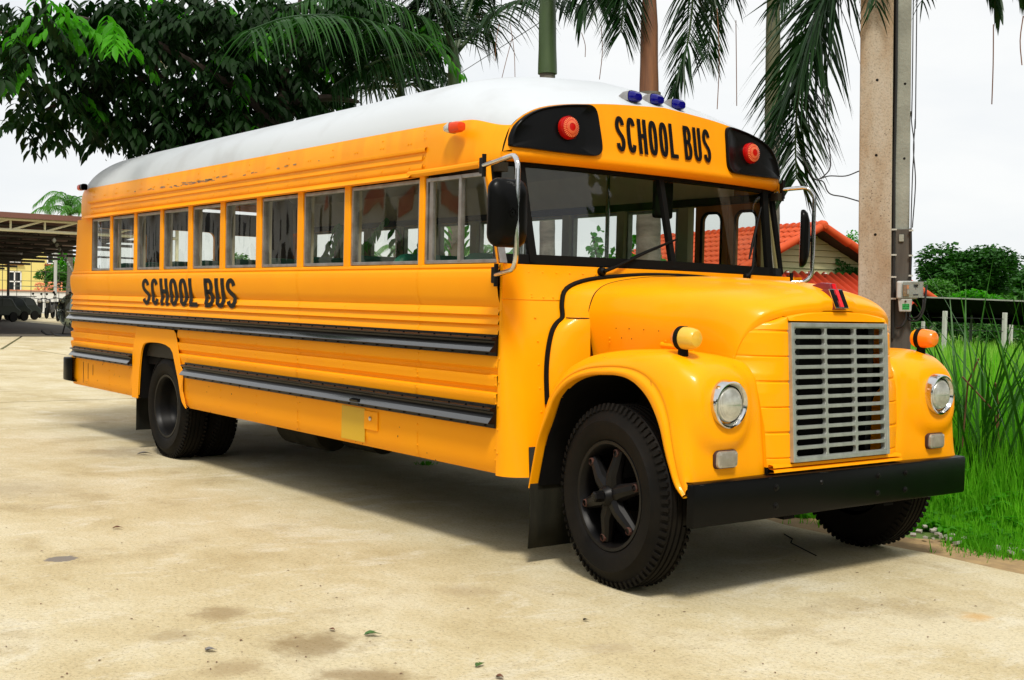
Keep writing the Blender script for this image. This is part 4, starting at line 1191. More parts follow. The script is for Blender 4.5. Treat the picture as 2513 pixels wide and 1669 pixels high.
# folding entrance door on the far side: two leaves each with a tall rounded window
for x0, x1 in ((-.675, -.365), (-.985, -.680)):
    mb = MB(); yd = 1.175
    z0, z1, h0, h1 = .50, 2.10, 1.32, 2.03
    fx = .060
    mb.box(((x0+x1)/2, yd, (z0+h0)/2), (x1-x0, .035, h0-z0)); mb.box(((x0+x1)/2, yd, (z1+h1)/2), (x1-x0, .035, z1-h1))
    mb.box((x0+fx/2, yd, (h0+h1)/2), (fx, .034, h1-h0)); mb.box((x1-fx/2, yd, (h0+h1)/2), (fx, .034, h1-h0))
    for cx_, cz_, s1, s2 in ((x0+fx, h0, 1, 1), (x1-fx, h0, -1, 1), (x0+fx, h1, 1, -1), (x1-fx, h1, -1, -1)):
        mb.prism([V((cx_, yd, cz_))]+[V((cx_+s1*.06*(1-sin(R(a))), yd, cz_+s2*.06*(1-cos(R(a))))) for a in (0, 22, 45, 68, 90)], (0, .017, 0), (0, -.017, 0))
    dl = mb.build('entrance_door', doorb, bus)
    rr2 = [(a+(x0+x1)/2, b_+(h0+h1)/2) for a, b_ in rrect(x1-x0-2*fx, h1-h0, .06, 5)]
    MB().tube([V((a, yd-.017, b_)) for a, b_ in rr2+[rr2[0]]], .010, 6).build('door_window_seal', rubber, dl)
    MB().add([V((x0+fx, yd, h0)), V((x1-fx, yd, h0)), V((x1-fx, yd, h1)), V((x0+fx, yd, h1))], [(0, 1, 2, 3)]).build('door_window_pane', sideglass, dl)
MB().box((-1.10, 1.18, 1.85), (.10, .06, .55)).build('door_pillar', inner, bus)
# ================================================================== SURROUNDINGS
import numpy as np
rng = np.random.default_rng(11)
def from_np(name, verts, faces_flat, loop_tot, m, parent=None, smooth=False):
    me = bpy.data.meshes.new(name)
    nv = len(verts)
    me.vertices.add(nv); me.vertices.foreach_set('co', np.asarray(verts, dtype=np.float32).ravel())
    ff = np.asarray(faces_flat, dtype=np.int32); lt = np.asarray(loop_tot, dtype=np.int32)
    me.loops.add(len(ff)); me.loops.foreach_set('vertex_index', ff)
    me.polygons.add(len(lt)); ls = np.concatenate(([0], np.cumsum(lt)[:-1])).astype(np.int32)
    me.polygons.foreach_set('loop_start', ls)
    if smooth: me.polygons.foreach_set('use_smooth', np.ones(len(lt), dtype=bool))
    me.update(calc_edges=True); me.validate()
    me.materials.append(m)
    o = bpy.data.objects.new(name, me); COL.objects.link(o)
    if parent is not None: o.parent = parent
    return o
class Scatter:
    """many copies of one small leaf shape in one mesh"""
    def __init__(s, tv, tf):
        s.tv = np.array(tv, float); s.tf = tf; s.M = []; s.T = []
    def add(s, pos, dirv, nrm, ln, wd):
        """leaf pointing along dirv, face normal nrm"""
        d = V(dirv).normalized(); n = V(nrm); n = n-d*n.dot(d)
        n = n.normalized() if n.length > 1e-5 else d.orthogonal().normalized()
        b_ = n.cross(d)
        s.M.append([[d.x*ln, b_.x*wd, n.x*ln], [d.y*ln, b_.y*wd, n.y*ln], [d.z*ln, b_.z*wd, n.z*ln]]); s.T.append(tuple(pos))
    def build(s, name, m, parent=None, smooth=False):
        M = np.array(s.M); T = np.array(s.T)
        vs = np.einsum('nij,kj->nki', M, s.tv)+T[:, None, :]
        N, k = len(M), len(s.tv)
        ff = []; lt = []
        fl = np.array([i for f in s.tf for i in f]); lts = np.array([len(f) for f in s.tf])
        ffl = (fl[None, :]+(np.arange(N)*k)[:, None]).ravel(); ltt = np.tile(lts, N)
        return from_np(name, vs.reshape(-1, 3), ffl, ltt, m, parent, smooth)
LEAF = ([(0, 0, 0), (.25, .42, .05), (.30, 0, -.0), (.25, -.42, .05), (.62, .46, .02), (.66, 0, -.05), (.62, -.46, .02), (1, 0, -.16)],
        [(0, 2, 1), (0, 3, 2), (1, 2, 5, 4), (2, 3, 6, 5), (4, 5, 7), (5, 6, 7)])
CARD = ([(0, 0, 0), (.45, .5, .10), (1, 0, -.05), (.5, -.5, .08)], [(0, 3, 2, 1)])
BLADE = ([(0, .5, 0), (0, -.5, 0), (.4, .42, .0), (.4, -.42, .0), (.75, .25, -.07), (.75, -.25, -.07), (1, 0, -.20)], [(0, 1, 3, 2), (2, 3, 5, 4), (4, 5, 6)])

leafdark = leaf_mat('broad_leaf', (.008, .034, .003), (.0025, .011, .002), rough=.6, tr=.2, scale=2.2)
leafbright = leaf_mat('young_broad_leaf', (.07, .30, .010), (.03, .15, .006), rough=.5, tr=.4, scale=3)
palmleaf = leaf_mat('palm_leaf', (.012, .044, .008), (.006, .022, .005), rough=.4, tr=.12, scale=2.5)
palmlight = leaf_mat('light_palm_leaf', (.022, .085, .008), (.010, .042, .006), rough=.4, tr=.2, scale=2.5)
cocoleaf = leaf_mat('coconut_leaf', (.11, .26, .05), (.05, .15, .03), rough=.4, tr=.45, scale=.8)
treeleaf = leaf_mat('far_tree_leaf', (.035, .125, .014), (.014, .055, .010), rough=.55, tr=.15, scale=.25)
shrubleaf = leaf_mat('shrub_leaf', (.08, .22, .03), (.04, .12, .02), rough=.55, tr=.2, scale=.5)
grassm = leaf_mat('grass_blade', (.17, .47, .018), (.06, .24, .009), rough=.5, tr=.35, scale=1.1)
grassdry = leaf_mat('seeding_grass', (.26, .42, .06), (.12, .34, .03), rough=.6, tr=.3, scale=.6)
reedm = leaf_mat('reed_blade', (.045, .15, .016), (.018, .07, .010), rough=.4, tr=.2, scale=2)
bark = mat('brown_bark', (.05, .032, .02), rough=.9, col2=(.025, .016, .011), noise_scale=8, bump=.4, bump_scale=25)
palmgrey = mat('grey_palm_trunk', (.20, .175, .14), rough=.85, col2=(.10, .085, .065), noise_scale=5, stretch=(1, 1, 4), noise_amt=.3, bump=.3, bump_scale=18)
palmgreen = mat('green_crownshaft', (.055, .095, .025), rough=.5, col2=(.028, .050, .018), noise_scale=3, stretch=(1, 1, .4), noise_amt=.2)
palmmott = mat('mottled_palm_shaft', (.15, .13, .07), rough=.7, col2=(.06, .075, .03), noise_scale=4, stretch=(2, 2, .5), noise_amt=.3)
palmbrown = mat('brown_sheath', (.25, .10, .035), rough=.7, col2=(.10, .04, .02), noise_scale=6, stretch=(3, 3, .35), noise_amt=.3)
concm = None

# ---------------------------------------------------------------- ground
gm = mat('dirt_and_turf', (.07, .17, .02), rough=.95, col2=(.12, .14, .04), noise_scale=.7, noise_amt=.3, bump=.3, bump_scale=30)
S_ = 900
tag(MB().grid([[V((x, y, -.05)) for y in (-S_, -60, 60, S_)] for x in (-S_, -60, 60, S_)], smooth=False).build('ground', gm), kind='structure')

# concrete: pale sandy slab with brown damp stains, dark grit and pale scuffs
cm = bpy.data.materials.new('worn_concrete'); cm.use_nodes = True
t = cm.node_tree; b = t.nodes['Principled BSDF']; b.inputs['Roughness'].default_value = .85; b.inputs['Specular IOR Level'].default_value = .25
tcn = t.nodes.new('ShaderNodeTexCoord')
geo = t.nodes.new('ShaderNodeNewGeometry')
def tn(sc, det=6, rough=.62, st=(1, 1, 1), dist=0):
    mpn = t.nodes.new('ShaderNodeMapping'); mpn.inputs['Scale'].default_value = st; t.links.new(geo.outputs['Position'], mpn.inputs[0])
    n = t.nodes.new('ShaderNodeTexNoise'); n.inputs['Scale'].default_value = sc; n.inputs['Detail'].default_value = det; n.inputs['Roughness'].default_value = rough; n.inputs['Distortion'].default_value = dist
    t.links.new(mpn.outputs[0], n.inputs[0]); return n.outputs[0]
def ramp(inp, stops):
    r = t.nodes.new('ShaderNodeValToRGB')
    while len(r.color_ramp.elements) < len(stops): r.color_ramp.elements.new(.5)
    for e, (p, c) in zip(r.color_ramp.elements, stops):
        e.position = p; e.color = (*c, 1) if len(c) == 3 else c
    t.links.new(inp, r.inputs[0]); return r.outputs[0]
def mixc(f, a, b_, mode='MIX'):
    n = t.nodes.new('ShaderNodeMix'); n.data_type = 'RGBA'; n.blend_type = mode
    if isinstance(f, (int, float)): n.inputs[0].default_value = f
    else: t.links.new(f, n.inputs[0])
    for i, q in ((6, a), (7, b_)):
        if isinstance(q, tuple): n.inputs[i].default_value = (*q, 1)
        else: t.links.new(q, n.inputs[i])
    return n.outputs[2]
base = ramp(tn(.7, 12, .74, (1, 1.3, 1)), [(.32, (.42, .335, .18)), (.47, (.52, .44, .27)), (.60, (.59, .525, .365))])
st1 = ramp(tn(.9, 12, .72, (1, 1, 1), .3), [(.54, (0, 0, 0)), (.62, (1, 1, 1))])
m1 = t.nodes.new('ShaderNodeMath'); m1.operation = 'MULTIPLY'; m1.inputs[1].default_value = .27; t.links.new(st1, m1.inputs[0])
c1 = mixc(m1.outputs[0], base, (.23, .155, .065))
sc = ramp(tn(2.6, 12, .78, (1, .6, 1), .5), [(.53, (0, 0, 0)), (.64, (1, 1, 1))])
m2 = t.nodes.new('ShaderNodeMath'); m2.operation = 'MULTIPLY'; m2.inputs[1].default_value = .55; t.links.new(sc, m2.inputs[0])
c2 = mixc(m2.outputs[0], c1, (.66, .62, .50))
grit = ramp(tn(55, 6, .9), [(.34, (.30, .27, .24)), (.46, (.93, .92, .90)), (.60, (1.05, 1.05, 1.03)), (.72, (1.35, 1.32, 1.25))])
c3 = mixc(1.0, c2, grit, 'MULTIPLY')
vo = t.nodes.new('ShaderNodeTexVoronoi'); vo.inputs['Scale'].default_value = 26; t.links.new(geo.outputs['Position'], vo.inputs[0])
agg = ramp(vo.outputs['Distance'], [(.07, (1, 1, 1)), (.13, (0, 0, 0))])
am = ramp(tn(1.3, 4), [(.50, (0, 0, 0)), (.60, (1, 1, 1))])
m3 = t.nodes.new('ShaderNodeMath'); m3.operation = 'MULTIPLY'; t.links.new(agg, m3.inputs[0]); t.links.new(am, m3.inputs[1])
m4 = t.nodes.new('ShaderNodeMath'); m4.operation = 'MULTIPLY'; m4.inputs[1].default_value = .6; t.links.new(m3.outputs[0], m4.inputs[0])
c4 = mixc(m4.outputs[0], c3, (.16, .145, .125))
# named stains with a shape of their own: rusty patch, oil patches, grey damp spot (world position, radius)
def spot(cin, x, y, rx, ry, col, amt, ang=0, soft=.5, ns=5):
    mpn = t.nodes.new('ShaderNodeMapping'); mpn.vector_type = 'TEXTURE'; mpn.inputs['Location'].default_value = (x, y, 0); mpn.inputs['Scale'].default_value = (rx, ry, 1); mpn.inputs['Rotation'].default_value = (0, 0, R(ang))
    t.links.new(geo.outputs['Position'], mpn.inputs[0])
    ln = t.nodes.new('ShaderNodeVectorMath'); ln.operation = 'LENGTH'; t.links.new(mpn.outputs[0], ln.inputs[0])
    nn = t.nodes.new('ShaderNodeMath'); nn.operation = 'MULTIPLY_ADD'; t.links.new(tn(ns, 7, .65), nn.inputs[0]); nn.inputs[1].default_value = 1.6; t.links.new(ln.outputs['Value'], nn.inputs[2])
    f = t.nodes.new('ShaderNodeMapRange'); f.inputs['From Min'].default_value = 1.75+soft*.2; f.inputs['From Max'].default_value = 1.75-soft; f.inputs['To Max'].default_value = amt
    f.interpolation_type = 'SMOOTHSTEP'
    t.links.new(nn.outputs[0], f.inputs['Value'])
    return mixc(f.outputs[0], cin, col)
def gpix(px, py):
    d = cd*F_PX+cr*(px-W_PX/2)-cu*(py-H_PX/2); k = -CAM.z/d.z
    return CAM+d*k
for (px, py, rx, ry, col, amt, ang, soft) in ((2395, 1515, .10, .10, (.52, .27, .05), .9, 52, .8), (540, 1505, .15, .16, (.24, .165, .075), 1.1, 52, .7), (770, 1580, .24, .24, (.21, .145, .065), 1.15, 52, .7), (430, 1560, .13, .13, (.26, .19, .09), .8, 52, .7), (900, 1660, .26, .14, (.22, .15, .07), 1.1, 52, .7), (580, 1640, .16, .14, (.26, .18, .085), .9, 52, .7),
                                           (152, 1372, .085, .085, (.15, .135, .13), .85, 52, .15), (60, 1200, .6, .6, (.33, .27, .17), .6, 40, .8), (330, 1110, .5, .5, (.20, .15, .09), .8, 0, .8), (1150, 1450, .2, .15, (.3, .22, .12), .6, 52, .7), (1500, 1590, .15, .1, (.3, .22, .12), .6, 52, .7)):
    g_ = gpix(px, py)
    c4 = spot(c4, g_.x, g_.y, rx, ry, col, amt*(.62 if soft > .3 else 1), ang, soft, 11)
t.links.new(c4, b.inputs['Base Color'])
bn = t.nodes.new('ShaderNodeBump'); bn.inputs['Strength'].default_value = .35; bn.inputs['Distance'].default_value = .01; t.links.new(tn(60, 6, .7), bn.inputs['Height']); t.links.new(bn.outputs[0], b.inputs['Normal'])
yard = bpy.data.objects.new('concrete_yard', None); COL.objects.link(yard); tag(yard, kind='structure')
def slab(poly):
    P = [V((x, y, 0)) for x, y in poly]
    MB().prism(P, (0, 0, -.10), (0, 0, 0)).build('concrete_slab', cm, yard)
# slab edges: joints follow the photo (one across behind the bus at x about -10.6, one running back at the left)
edge = []
random.seed(3)
for i in range(40):
    x = 9-i*.5
    edge.append((x, 1.035+.03*sin(i*2.1)+random.uniform(-.02, .02)+(.10 if x < -.2 else 0)))
g = .028
slab([(9, -14)]+edge+[(-10.62+.0, 1.15), (-10.56+g, .0), (-10.10, -1.75), (-10.0, -14)][0:0]+[(-10.52, 1.15), (-10.52, -14)])
slab([(-10.52-g*2, -14), (-10.52-g*2, 3.2), (-24.5, 3.2), (-24.5, -14)])
slab([(-10.52-g*2, 3.2+g*2), (-10.52-g*2, 9), (-24.5, 9), (-24.5, 3.2+g*2)])
slab([(-24.5-g*2, -14), (-24.5-g*2, 2.55), (-46, 9.6), (-46, -14)])
slab([(-24.5-g*2, 2.58+g*2), (-24.5-g*2, 25), (-46, 25), (-46, 9.66)])
slab([(-46-g*2, -14), (-46-g*2, 40), (-90, 40), (-90, -14)])
slab([(30, -14-g*2), (-90, -14-g*2), (-90, -60), (30, -60)])
slab([(30, -14), (30, 1.1), (9+g*2, 1.1), (9+g*2, -14)])
# crack near the far front wheel
MB().tube([V((.20, .78, .001)), V((.33, .70, .001)), V((.40, .60, .001)), V((.55, .52, .001)), V((.72, .43, .001))], .004, 4).build('concrete_crack', under, yard)
# sandy verge between slab and grass
sand = mat('sandy_verge', (.40, .27, .12), rough=.95, col2=(.24, .16, .08), noise_scale=9, noise_amt=.3, bump=.5, bump_scale=50)
rows = []
for i in range(60):
    x = 6-i*.3
    w = 1.62+.15*sin(i*.9)+.08*sin(i*2.3)
    rows.append([V((x, 1.0+(w-1.0)*k/6+ (0 if k else -.0), -.008-.02*(k/6)+.006*sin(i*3+k*2))) for k in range(7)])
tag(MB().grid(rows).build('sandy_verge', sand), kind='structure')

# ---------------------------------------------------------------- utility pole with meter
lean = (-cr*sin(rol)); lean = V((lean.x, lean.y, 1)).normalized()      # the pole leans a touch
ru = V((cr.x, cr.y, 0)).normalized(); rw = V((-cd.x, -cd.y, 0)).normalized()
pole_m = bpy.data.materials.new('pole_concrete'); pole_m.use_nodes = True
t = pole_m.node_tree; b = t.nodes['Principled BSDF']; b.inputs['Roughness'].default_value = .85
geo = t.nodes.new('ShaderNodeNewGeometry')
pc = ramp(tn(2.2, 8, .6, (1, 1, .35)), [(.38, (.30, .20, .11)), (.50, (.40, .335, .25)), (.62, (.46, .41, .34))])
vo = t.nodes.new('ShaderNodeTexVoronoi'); vo.inputs['Scale'].default_value = 32; t.links.new(geo.outputs['Position'], vo.inputs[0])
pits = ramp(vo.outputs['Distance'], [(.09, (.25, .2, .17)), (.16, (1, 1, 1))])
pmask = ramp(tn(3, 5), [(.48, (0, 0, 0)), (.56, (1, 1, 1))])
pc2 = mixc(pmask, pc, mixc(1.0, pc, pits, 'MULTIPLY'))
grit = ramp(tn(90, 3, .7), [(.3, (.6, .6, .6)), (.5, (1, 1, 1))])
t.links.new(mixc(1.0, pc2, grit, 'MULTIPLY'), b.inputs['Base Color'])
bn = t.nodes.new('ShaderNodeBump'); bn.inputs['Strength'].default_value = .3; bn.inputs['Distance'].default_value = .01; t.links.new(tn(45, 6, .7), bn.inputs['Height']); t.links.new(bn.outputs[0], b.inputs['Normal'])
pole_g = mat('grey_pole_concrete', (.30, .31, .26), rough=.85, col2=(.20, .205, .17), noise_scale=5, noise_amt=.3, bump=.3, bump_scale=50)
D_P = 7.62
pb = at(2167, 834, D_P)
rw = V((CAM.x-pb.x, CAM.y-pb.y, 0)).normalized(); ru = V((-rw.y, rw.x, 0))
if ru.dot(cr) < 0: ru = -ru
s0_ = -pb.z/lean.z
pbase = pb+lean*s0_
pole = thing('utility_pole', 'tall concrete utility pole standing in the grass beside the bus hood', 'utility pole', pbase)
ru2 = (ru-lean*ru.dot(lean)).normalized(); rw2 = lean.cross(ru2)*-1
if rw2.dot(rw) < 0: rw2 = -rw2
pm = Matrix((ru2, rw2, lean)).transposed()
if pm.determinant() < 0: rw2 = -rw2; pm = Matrix((ru2, rw2, lean)).transposed()
pole.rotation_euler = pm.to_euler()
WS = 1 if rw2.dot(rw) > 0 else -1          # sign of local y that points at the camera side
def PL(u, w, z): return V((u, w*WS, z))
mb = MB()
mb.box(PL(-.055, -.10, 3.6), (.200, .20, 7.3))
mb.build('pole_shaft', pole_m, pole, bevel=.008)
MB().box(PL(.050, -.115, 3.6), (.02, .13, 7.28)).build('pole_shade_strip', under, pole)  # black strip painting the shaded recess between shaft and flange
MB().box(PL(.104, -.13, 3.6), (.098, .15, 7.3)).build('pole_flange', pole_g, pole, bevel=.006)
hl = MB()
zoff = -pbase.z
def pz(py): # height along the pole for a photo row
    return (at(2167, py, D_P)-pbase).dot(lean)
for u, py in ((-.050, 199), (-.052, 382), (-.053, 576), (-.045, 1260)):
    hl.lathe([(.0008, .001), (.0008, .009), (-.01, .009)], PL(u, .0, pz(py)), (0, WS, 0), 10)
for u, py in ((.118, 208), (.118, 390)):
    hl.lathe([(.0008, .001), (.0008, .008), (-.01, .008)], PL(u, -.055, pz(py)), (0, WS, 0), 10)
hl.build('bolt_hole', under, pole)
wood = mat('weathered_board', (.085, .075, .06), rough=.85, col2=(.04, .034, .028), noise_scale=5, stretch=(5, 5, .4), noise_amt=.3)
board = thing('meter_board', 'dark weathered wooden backboard fixed to the right side of the concrete pole', 'board', pole.location); board.rotation_euler = pole.rotation_euler
zt, zb_ = pz(563), pz(905)
MB().box(PL(.105, -.040, (zt+zb_)/2), (.125, .02, zt-zb_)).build('board_plank', wood, board, bevel=.003)
MB().box(PL(.048, -.052, (zt+zb_)/2), (.012, .04, zt-zb_)).build('board_edge', rust, board)
MB().box(PL(.105, -.024, pz(585)), (.030, .010, .045), None).build('square_plate', pole_g, board, bevel=.003)
cab = mat('black_cable', (.012, .012, .012), rough=.5)
clip_m = mat('metal_clip', (.55, .55, .5), rough=.4, metal=.5)
cb = thing('pole_cable', 'thick black cable clipped down the face of the concrete pole', 'cable', pole.location); cb.rotation_euler = pole.rotation_euler
MB().tube([PL(.062, -.042, 7.0), PL(.064, -.040, pz(200)), PL(.058, -.036, pz(420)), PL(.060, -.022, pz(560)), PL(.060, -.020, pz(740)), PL(.058, -.02, pz(830))], .009, 8).build('cable', cab, cb)
for py in (564, 626, 680, 733):
    MB().box(PL(.061, -.012, pz(py)), (.032, .012, .010)).build('cable_clip', clip_m, cb)
cb = thing('loose_wire', 'thin black wires hanging down the right edge of the concrete pole', 'wire', pole.location); cb.rotation_euler = pole.rotation_euler
MB().tube(smooth_line([PL(.160, -.03, 7.0), PL(.162, -.05, pz(130)), PL(.156, -.05, pz(280)), PL(.175, -.03, pz(355)), PL(.168, -.03, pz(430)), PL(.162, -.02, pz(560)), PL(.166, -.02, pz(700))], 6), .0035, 6).build('wire', cab, cb)
MB().tube(smooth_line([PL(.185, -.03, 7.0), PL(.183, -.05, pz(150)), PL(.180, -.03, pz(300)), PL(.172, -.03, pz(370)), PL(.186, -.03, pz(450)), PL(.170, -.02, pz(560))], 6), .0035, 6).build('wire', cab, cb)
MB().tube(smooth_line([PL(.160, -.02, pz(562)), PL(.163, -.02, pz(620)), PL(.160, -.02, pz(690))], 4), .0075, 6).build('wire', cab, cb)
for py in (567, 628, 677):
    MB().box(PL(.163, -.012, pz(py)), (.026, .012, .010)).build('wire_clip', clip_m, cb)
# electricity meter
ru_keep = None
mg = mat('meter_grey_plastic', (.50, .51, .50), rough=.45, col2=(.36, .36, .33), noise_scale=10)
mcl = glass_mat('meter_clear_cover', (.90, .92, .90), .8)
met = thing('electricity_meter', 'grey electricity meter with clear cover mounted on the pole board', 'meter', pole.location); met.rotation_euler = pole.rotation_euler
z1, z2 = pz(690), pz(734)
mx_ = PL(.205, 0, 0).x
def ux(px): return (px-2167)/F_PX*D_P*1.0
uA, uB = ux(2199), ux(2259)
zc = (z1+z2)/2; hh = z1-z2
MB().box(PL((uA+uB)/2-.015, .010, zc), ((uB-uA)*.80, .07, hh)).build('meter_case', mg, met, bevel=.012)
MB().box(PL(uA+.012, .045, zc), (.034, .035, hh*.99)).build('meter_side', mg, met, bevel=.01)
MB().box(PL((uA+uB)/2+.016, .048, zc+.001), ((uB-uA)-.036, .004, hh*.86)).build('meter_face', mat('meter_face', (.33, .33, .30), rough=.5), met)
MB().box(PL(uA+.052, .053, zc-.004), (.034, .004, hh*.62)).build('meter_mechanism', mat('meter_brown', (.10, .05, .025), rough=.5, col2=(.30, .2, .1), noise_scale=60), met)
MB().box(PL(uA+.063, .056, zc+.018), (.014, .004, .024)).build('meter_coil', mat('meter_copper', (.55, .22, .08), rough=.4), met)
MB().box(PL(uA+.064, .057, zc-.012), (.006, .004, .030)).build('meter_plate', clip_m, met)
for dz, w_, m_ in ((.030, .026, under), (.020, .022, under), (-.030, .030, under), (.006, .004, under)):
    MB().box(PL(uA+.110, .0515, zc+dz), (w_, .002, .007 if dz != .006 else .006)).build('meter_register', m_, met)
MB().box(PL((uA+uB)/2+.016, .072, zc+.001), ((uB-uA)-.030, .040, hh*.92)).build('meter_cover', mcl, met, bevel=.006)
z3 = pz(765)
MB().prism([PL(uA+.004, 0, z2), PL(uA+.090, 0, z2), PL(uA+.084, 0, z3), PL(uA+.012, 0, z3)], PL(0, .0, 0), PL(0, .050, 0)).build('terminal_box', mg, met, bevel=.006)
MB().box(PL(uA+.052, .0515, (z2+z3)/2-.008), (.042, .002, .036)).build('green_label', mat('green_label', (.03, .45, .10), rough=.5), met)
lb = MB()
for q in range(3):
    for k in range(5):
        lb.box(PL(uA+.036+.008*k, .0530, (z2+z3)/2+.003-.011*q), (.0055, .001, .0055 if (k+q) % 3 else .003))
lb.build('label_marks', under, met)
MB().lathe([(0, .006), (.006, .006), (.007, .001)], PL(uA+.050, .051, z2-.014), (0, WS, 0), 8).build('seal_screw', rust, met)
cb = thing('meter_cable', 'black cables looping out of the bottom of the electricity meter', 'cable', pole.location); cb.rotation_euler = pole.rotation_euler
MB().tube(smooth_line([PL(uA+.050, .02, z3), PL(uA+.050, .02, pz(785)), PL(uA+.030, .02, pz(800)), PL(uA+.0, .0, pz(805))], 5), .0085, 8).build('cable', cab, cb)
MB().tube(smooth_line([PL(uB+.02, .0, pz(700)), PL(uB+.012, .02, pz(735)), PL(uB+.0, .02, pz(765)), PL(uB-.03, .02, pz(785)), PL(.165, .0, pz(786)), PL(.150, -.02, pz(778)), PL(.150, -.02, pz(720))], 5), .0065, 8).build('cable', cab, cb)
MB().tube(smooth_line([PL(uB+.0, .0, pz(735)), PL(uB-.003, .02, pz(755)), PL(uB-.03, .02, pz(776)), PL(.165, .0, pz(780)), PL(.155, -.02, pz(770))], 5), .005, 8).build('cable', cab, cb)
ru = V((cr.x, cr.y, 0)).normalized(); rw = V((-cd.x, -cd.y, 0)).normalized()
# tangled wires left of the pole
cb = thing('slack_wires', 'slack black wires drooping to the left side of the concrete pole', 'wire', (0, 0, 0))
W1 = [at(*q, 7.7) for q in ((2018, 230), (2030, 330), (2037, 380), (2036, 415), (2015, 437), (2000, 441), (2012, 439), (2035, 432), (2075, 432), (2108, 420))]
MB().tube(smooth_line(W1, 5), .004, 6).build('wire', cab, cb)
W2 = [at(*q, 7.7) for q in ((1970, 385), (1985, 420), (2000, 440), (2020, 446), (2030, 468), (2042, 478), (2070, 483), (2108, 494))]
MB().tube(smooth_line(W2, 5), .004, 6).build('wire', cab, cb)

# ---------------------------------------------------------------- palms
def frond(parent, pts, ll, side_n=46, wd=.030, m=palmleaf, droop=.55, spread=1.0, fwd=.55, rr=.014, name='frond', plumose=.0, fan_t0=.12, tip_ll=.45, hang=None):
    """pts: world control points of the rachis; ll: leaflet length at mid"""
    ln = smooth_line([V(p) for p in pts], 8)
    n = len(ln)
    rc = MB().tube(ln, [rr*(1-.8*i/(n-1))+.002 for i in range(n)], 6).build(name, m if m is not palmleaf else palmgreen, parent)
    cum = [0]
    for a, b_ in zip(ln, ln[1:]): cum.append(cum[-1]+(b_-a).length)
    Ltot = cum[-1]
    vs, ff = [], []
    for side in (-1, 1):
        for k in range(side_n):
            tt = fan_t0+(1-fan_t0)*(k+random.uniform(-.25, .25))/side_n
            tt = min(max(tt, 0), .999)
            q = tt*Ltot
            i = max(0, min(n-2, next((j for j in range(n-1) if cum[j+1] >= q), n-2)))
            f = (q-cum[i])/max(1e-6, cum[i+1]-cum[i])
            p = ln[i]+(ln[i+1]-ln[i])*f
            tg = (ln[min(n-1, i+2)]-ln[max(0, i-1)]).normalized()
            sd_ = tg.cross(V((0, 0, 1)))
            sd_ = sd_.normalized() if sd_.length > .15 else (cr if abs(tg.dot(cr)) < .9 else cu).copy()
            upn = sd_.cross(tg).normalized()
            pr = (sin(pi*min(1, .12+tt*.86))**.6)*(1-tt)+(tip_ll+.35*(1-tt))*tt
            l_ = ll*max(.35, pr)*random.uniform(.82, 1.1)
            el = random.uniform(-plumose, plumose*1.2)
            d = (sd_*side*spread*cos(el)+upn*sin(el)+tg*(fwd+.5*tt)+V((random.uniform(-.1, .1), random.uniform(-.1, .1), random.uniform(-.1, .1)))).normalized()
            w = wd*random.uniform(.75, 1.15)
            dz = droop*random.uniform(.7, 1.35)
            P = []
            seg = 4
            for s_ in range(seg+1):
                u = s_/seg
                P.append(p+d*l_*u+V((0, 0, -1))*l_*dz*u*u)
            wv = d.cross(V((0, 0, 1)))
            wv = (wv.normalized() if wv.length > .1 else cr.copy())
            tw = random.uniform(-1.0, 1.0)
            wv = (wv*cos(tw)+d.cross(wv)*sin(tw)).normalized()
            prof = (.35, 1.0, .9, .6, .0)
            o = len(vs)
            for s_, c in enumerate(P):
                if s_ == seg: vs.append(c)
                else: vs += [c+wv*w*.5*prof[s_], c-wv*w*.5*prof[s_]]
            for s_ in range(seg-1): ff.append((o+2*s_, o+2*s_+1, o+2*s_+3, o+2*s_+2))
            ff.append((o+2*(seg-1), o+2*(seg-1)+1, o+2*seg))
    lf = MB(); lf.add(vs, ff, False)
    lo = lf.build('frond_leaflets', m, rc)
    tag(lo, kind='stuff')
    return rc
def trunk(parent, base, top, r0, r1, m, name='trunk', rings=0, seg=14, bulge=0):
    n = max(6, rings*3)
    pts, rr = [], []
    for i in range(n+1):
        f = i/n
        pts.append(base+(top-base)*f)
        r = r0+(r1-r0)*f+bulge*math.exp(-((f-.0)/.25)**2)
        if rings and i % 3 == 0: r *= 1.035
        rr.append(r)
    return MB().tube(pts, rr, seg).build(name, m, parent)
def on_ground(px, D, py_ref=700):
    p = at(px, py_ref, D); s_ = p.z/lean.z
    return p-lean*s_
def palm(px, D, r0, r1, z_shaft, z_crown, label, shaft_m, r_shaft, rings=14, px_top=None):
    b_ = on_ground(px, D)
    root = thing('palm_tree', label, 'palm tree', b_, 'palm trees in a row behind the bus')
    top = b_+lean*z_shaft
    q0 = V((0, 0, -.05)); q1 = (top-b_)
    trunk(root, q0, q1, r0, r1, palmgrey, rings=rings)
    q2 = lean*z_crown
    sh = MB().tube([q1-lean*.02, q1+lean*.08, q1+(q2-q1)*.25, q1+(q2-q1)*.6, q2-lean*.15, q2], [r_shaft*1.12, r_shaft*1.10, r_shaft*1.03, r_shaft, r_shaft*.8, r_shaft*.5], 14).build('crownshaft', shaft_m, root)
    return root, b_, b_+q2
def zof(px, py, D): return at(px, py, D).z
def rel(root, pts): return [p-root.location for p in pts]
def pf(root, spec, D, ll, **k):
    """frond through photo positions (px, py, depth offset)"""
    return frond(root, rel(root, [at(a, b_, D+dd) for a, b_, dd in spec]), ll, **k)
random.seed(21)
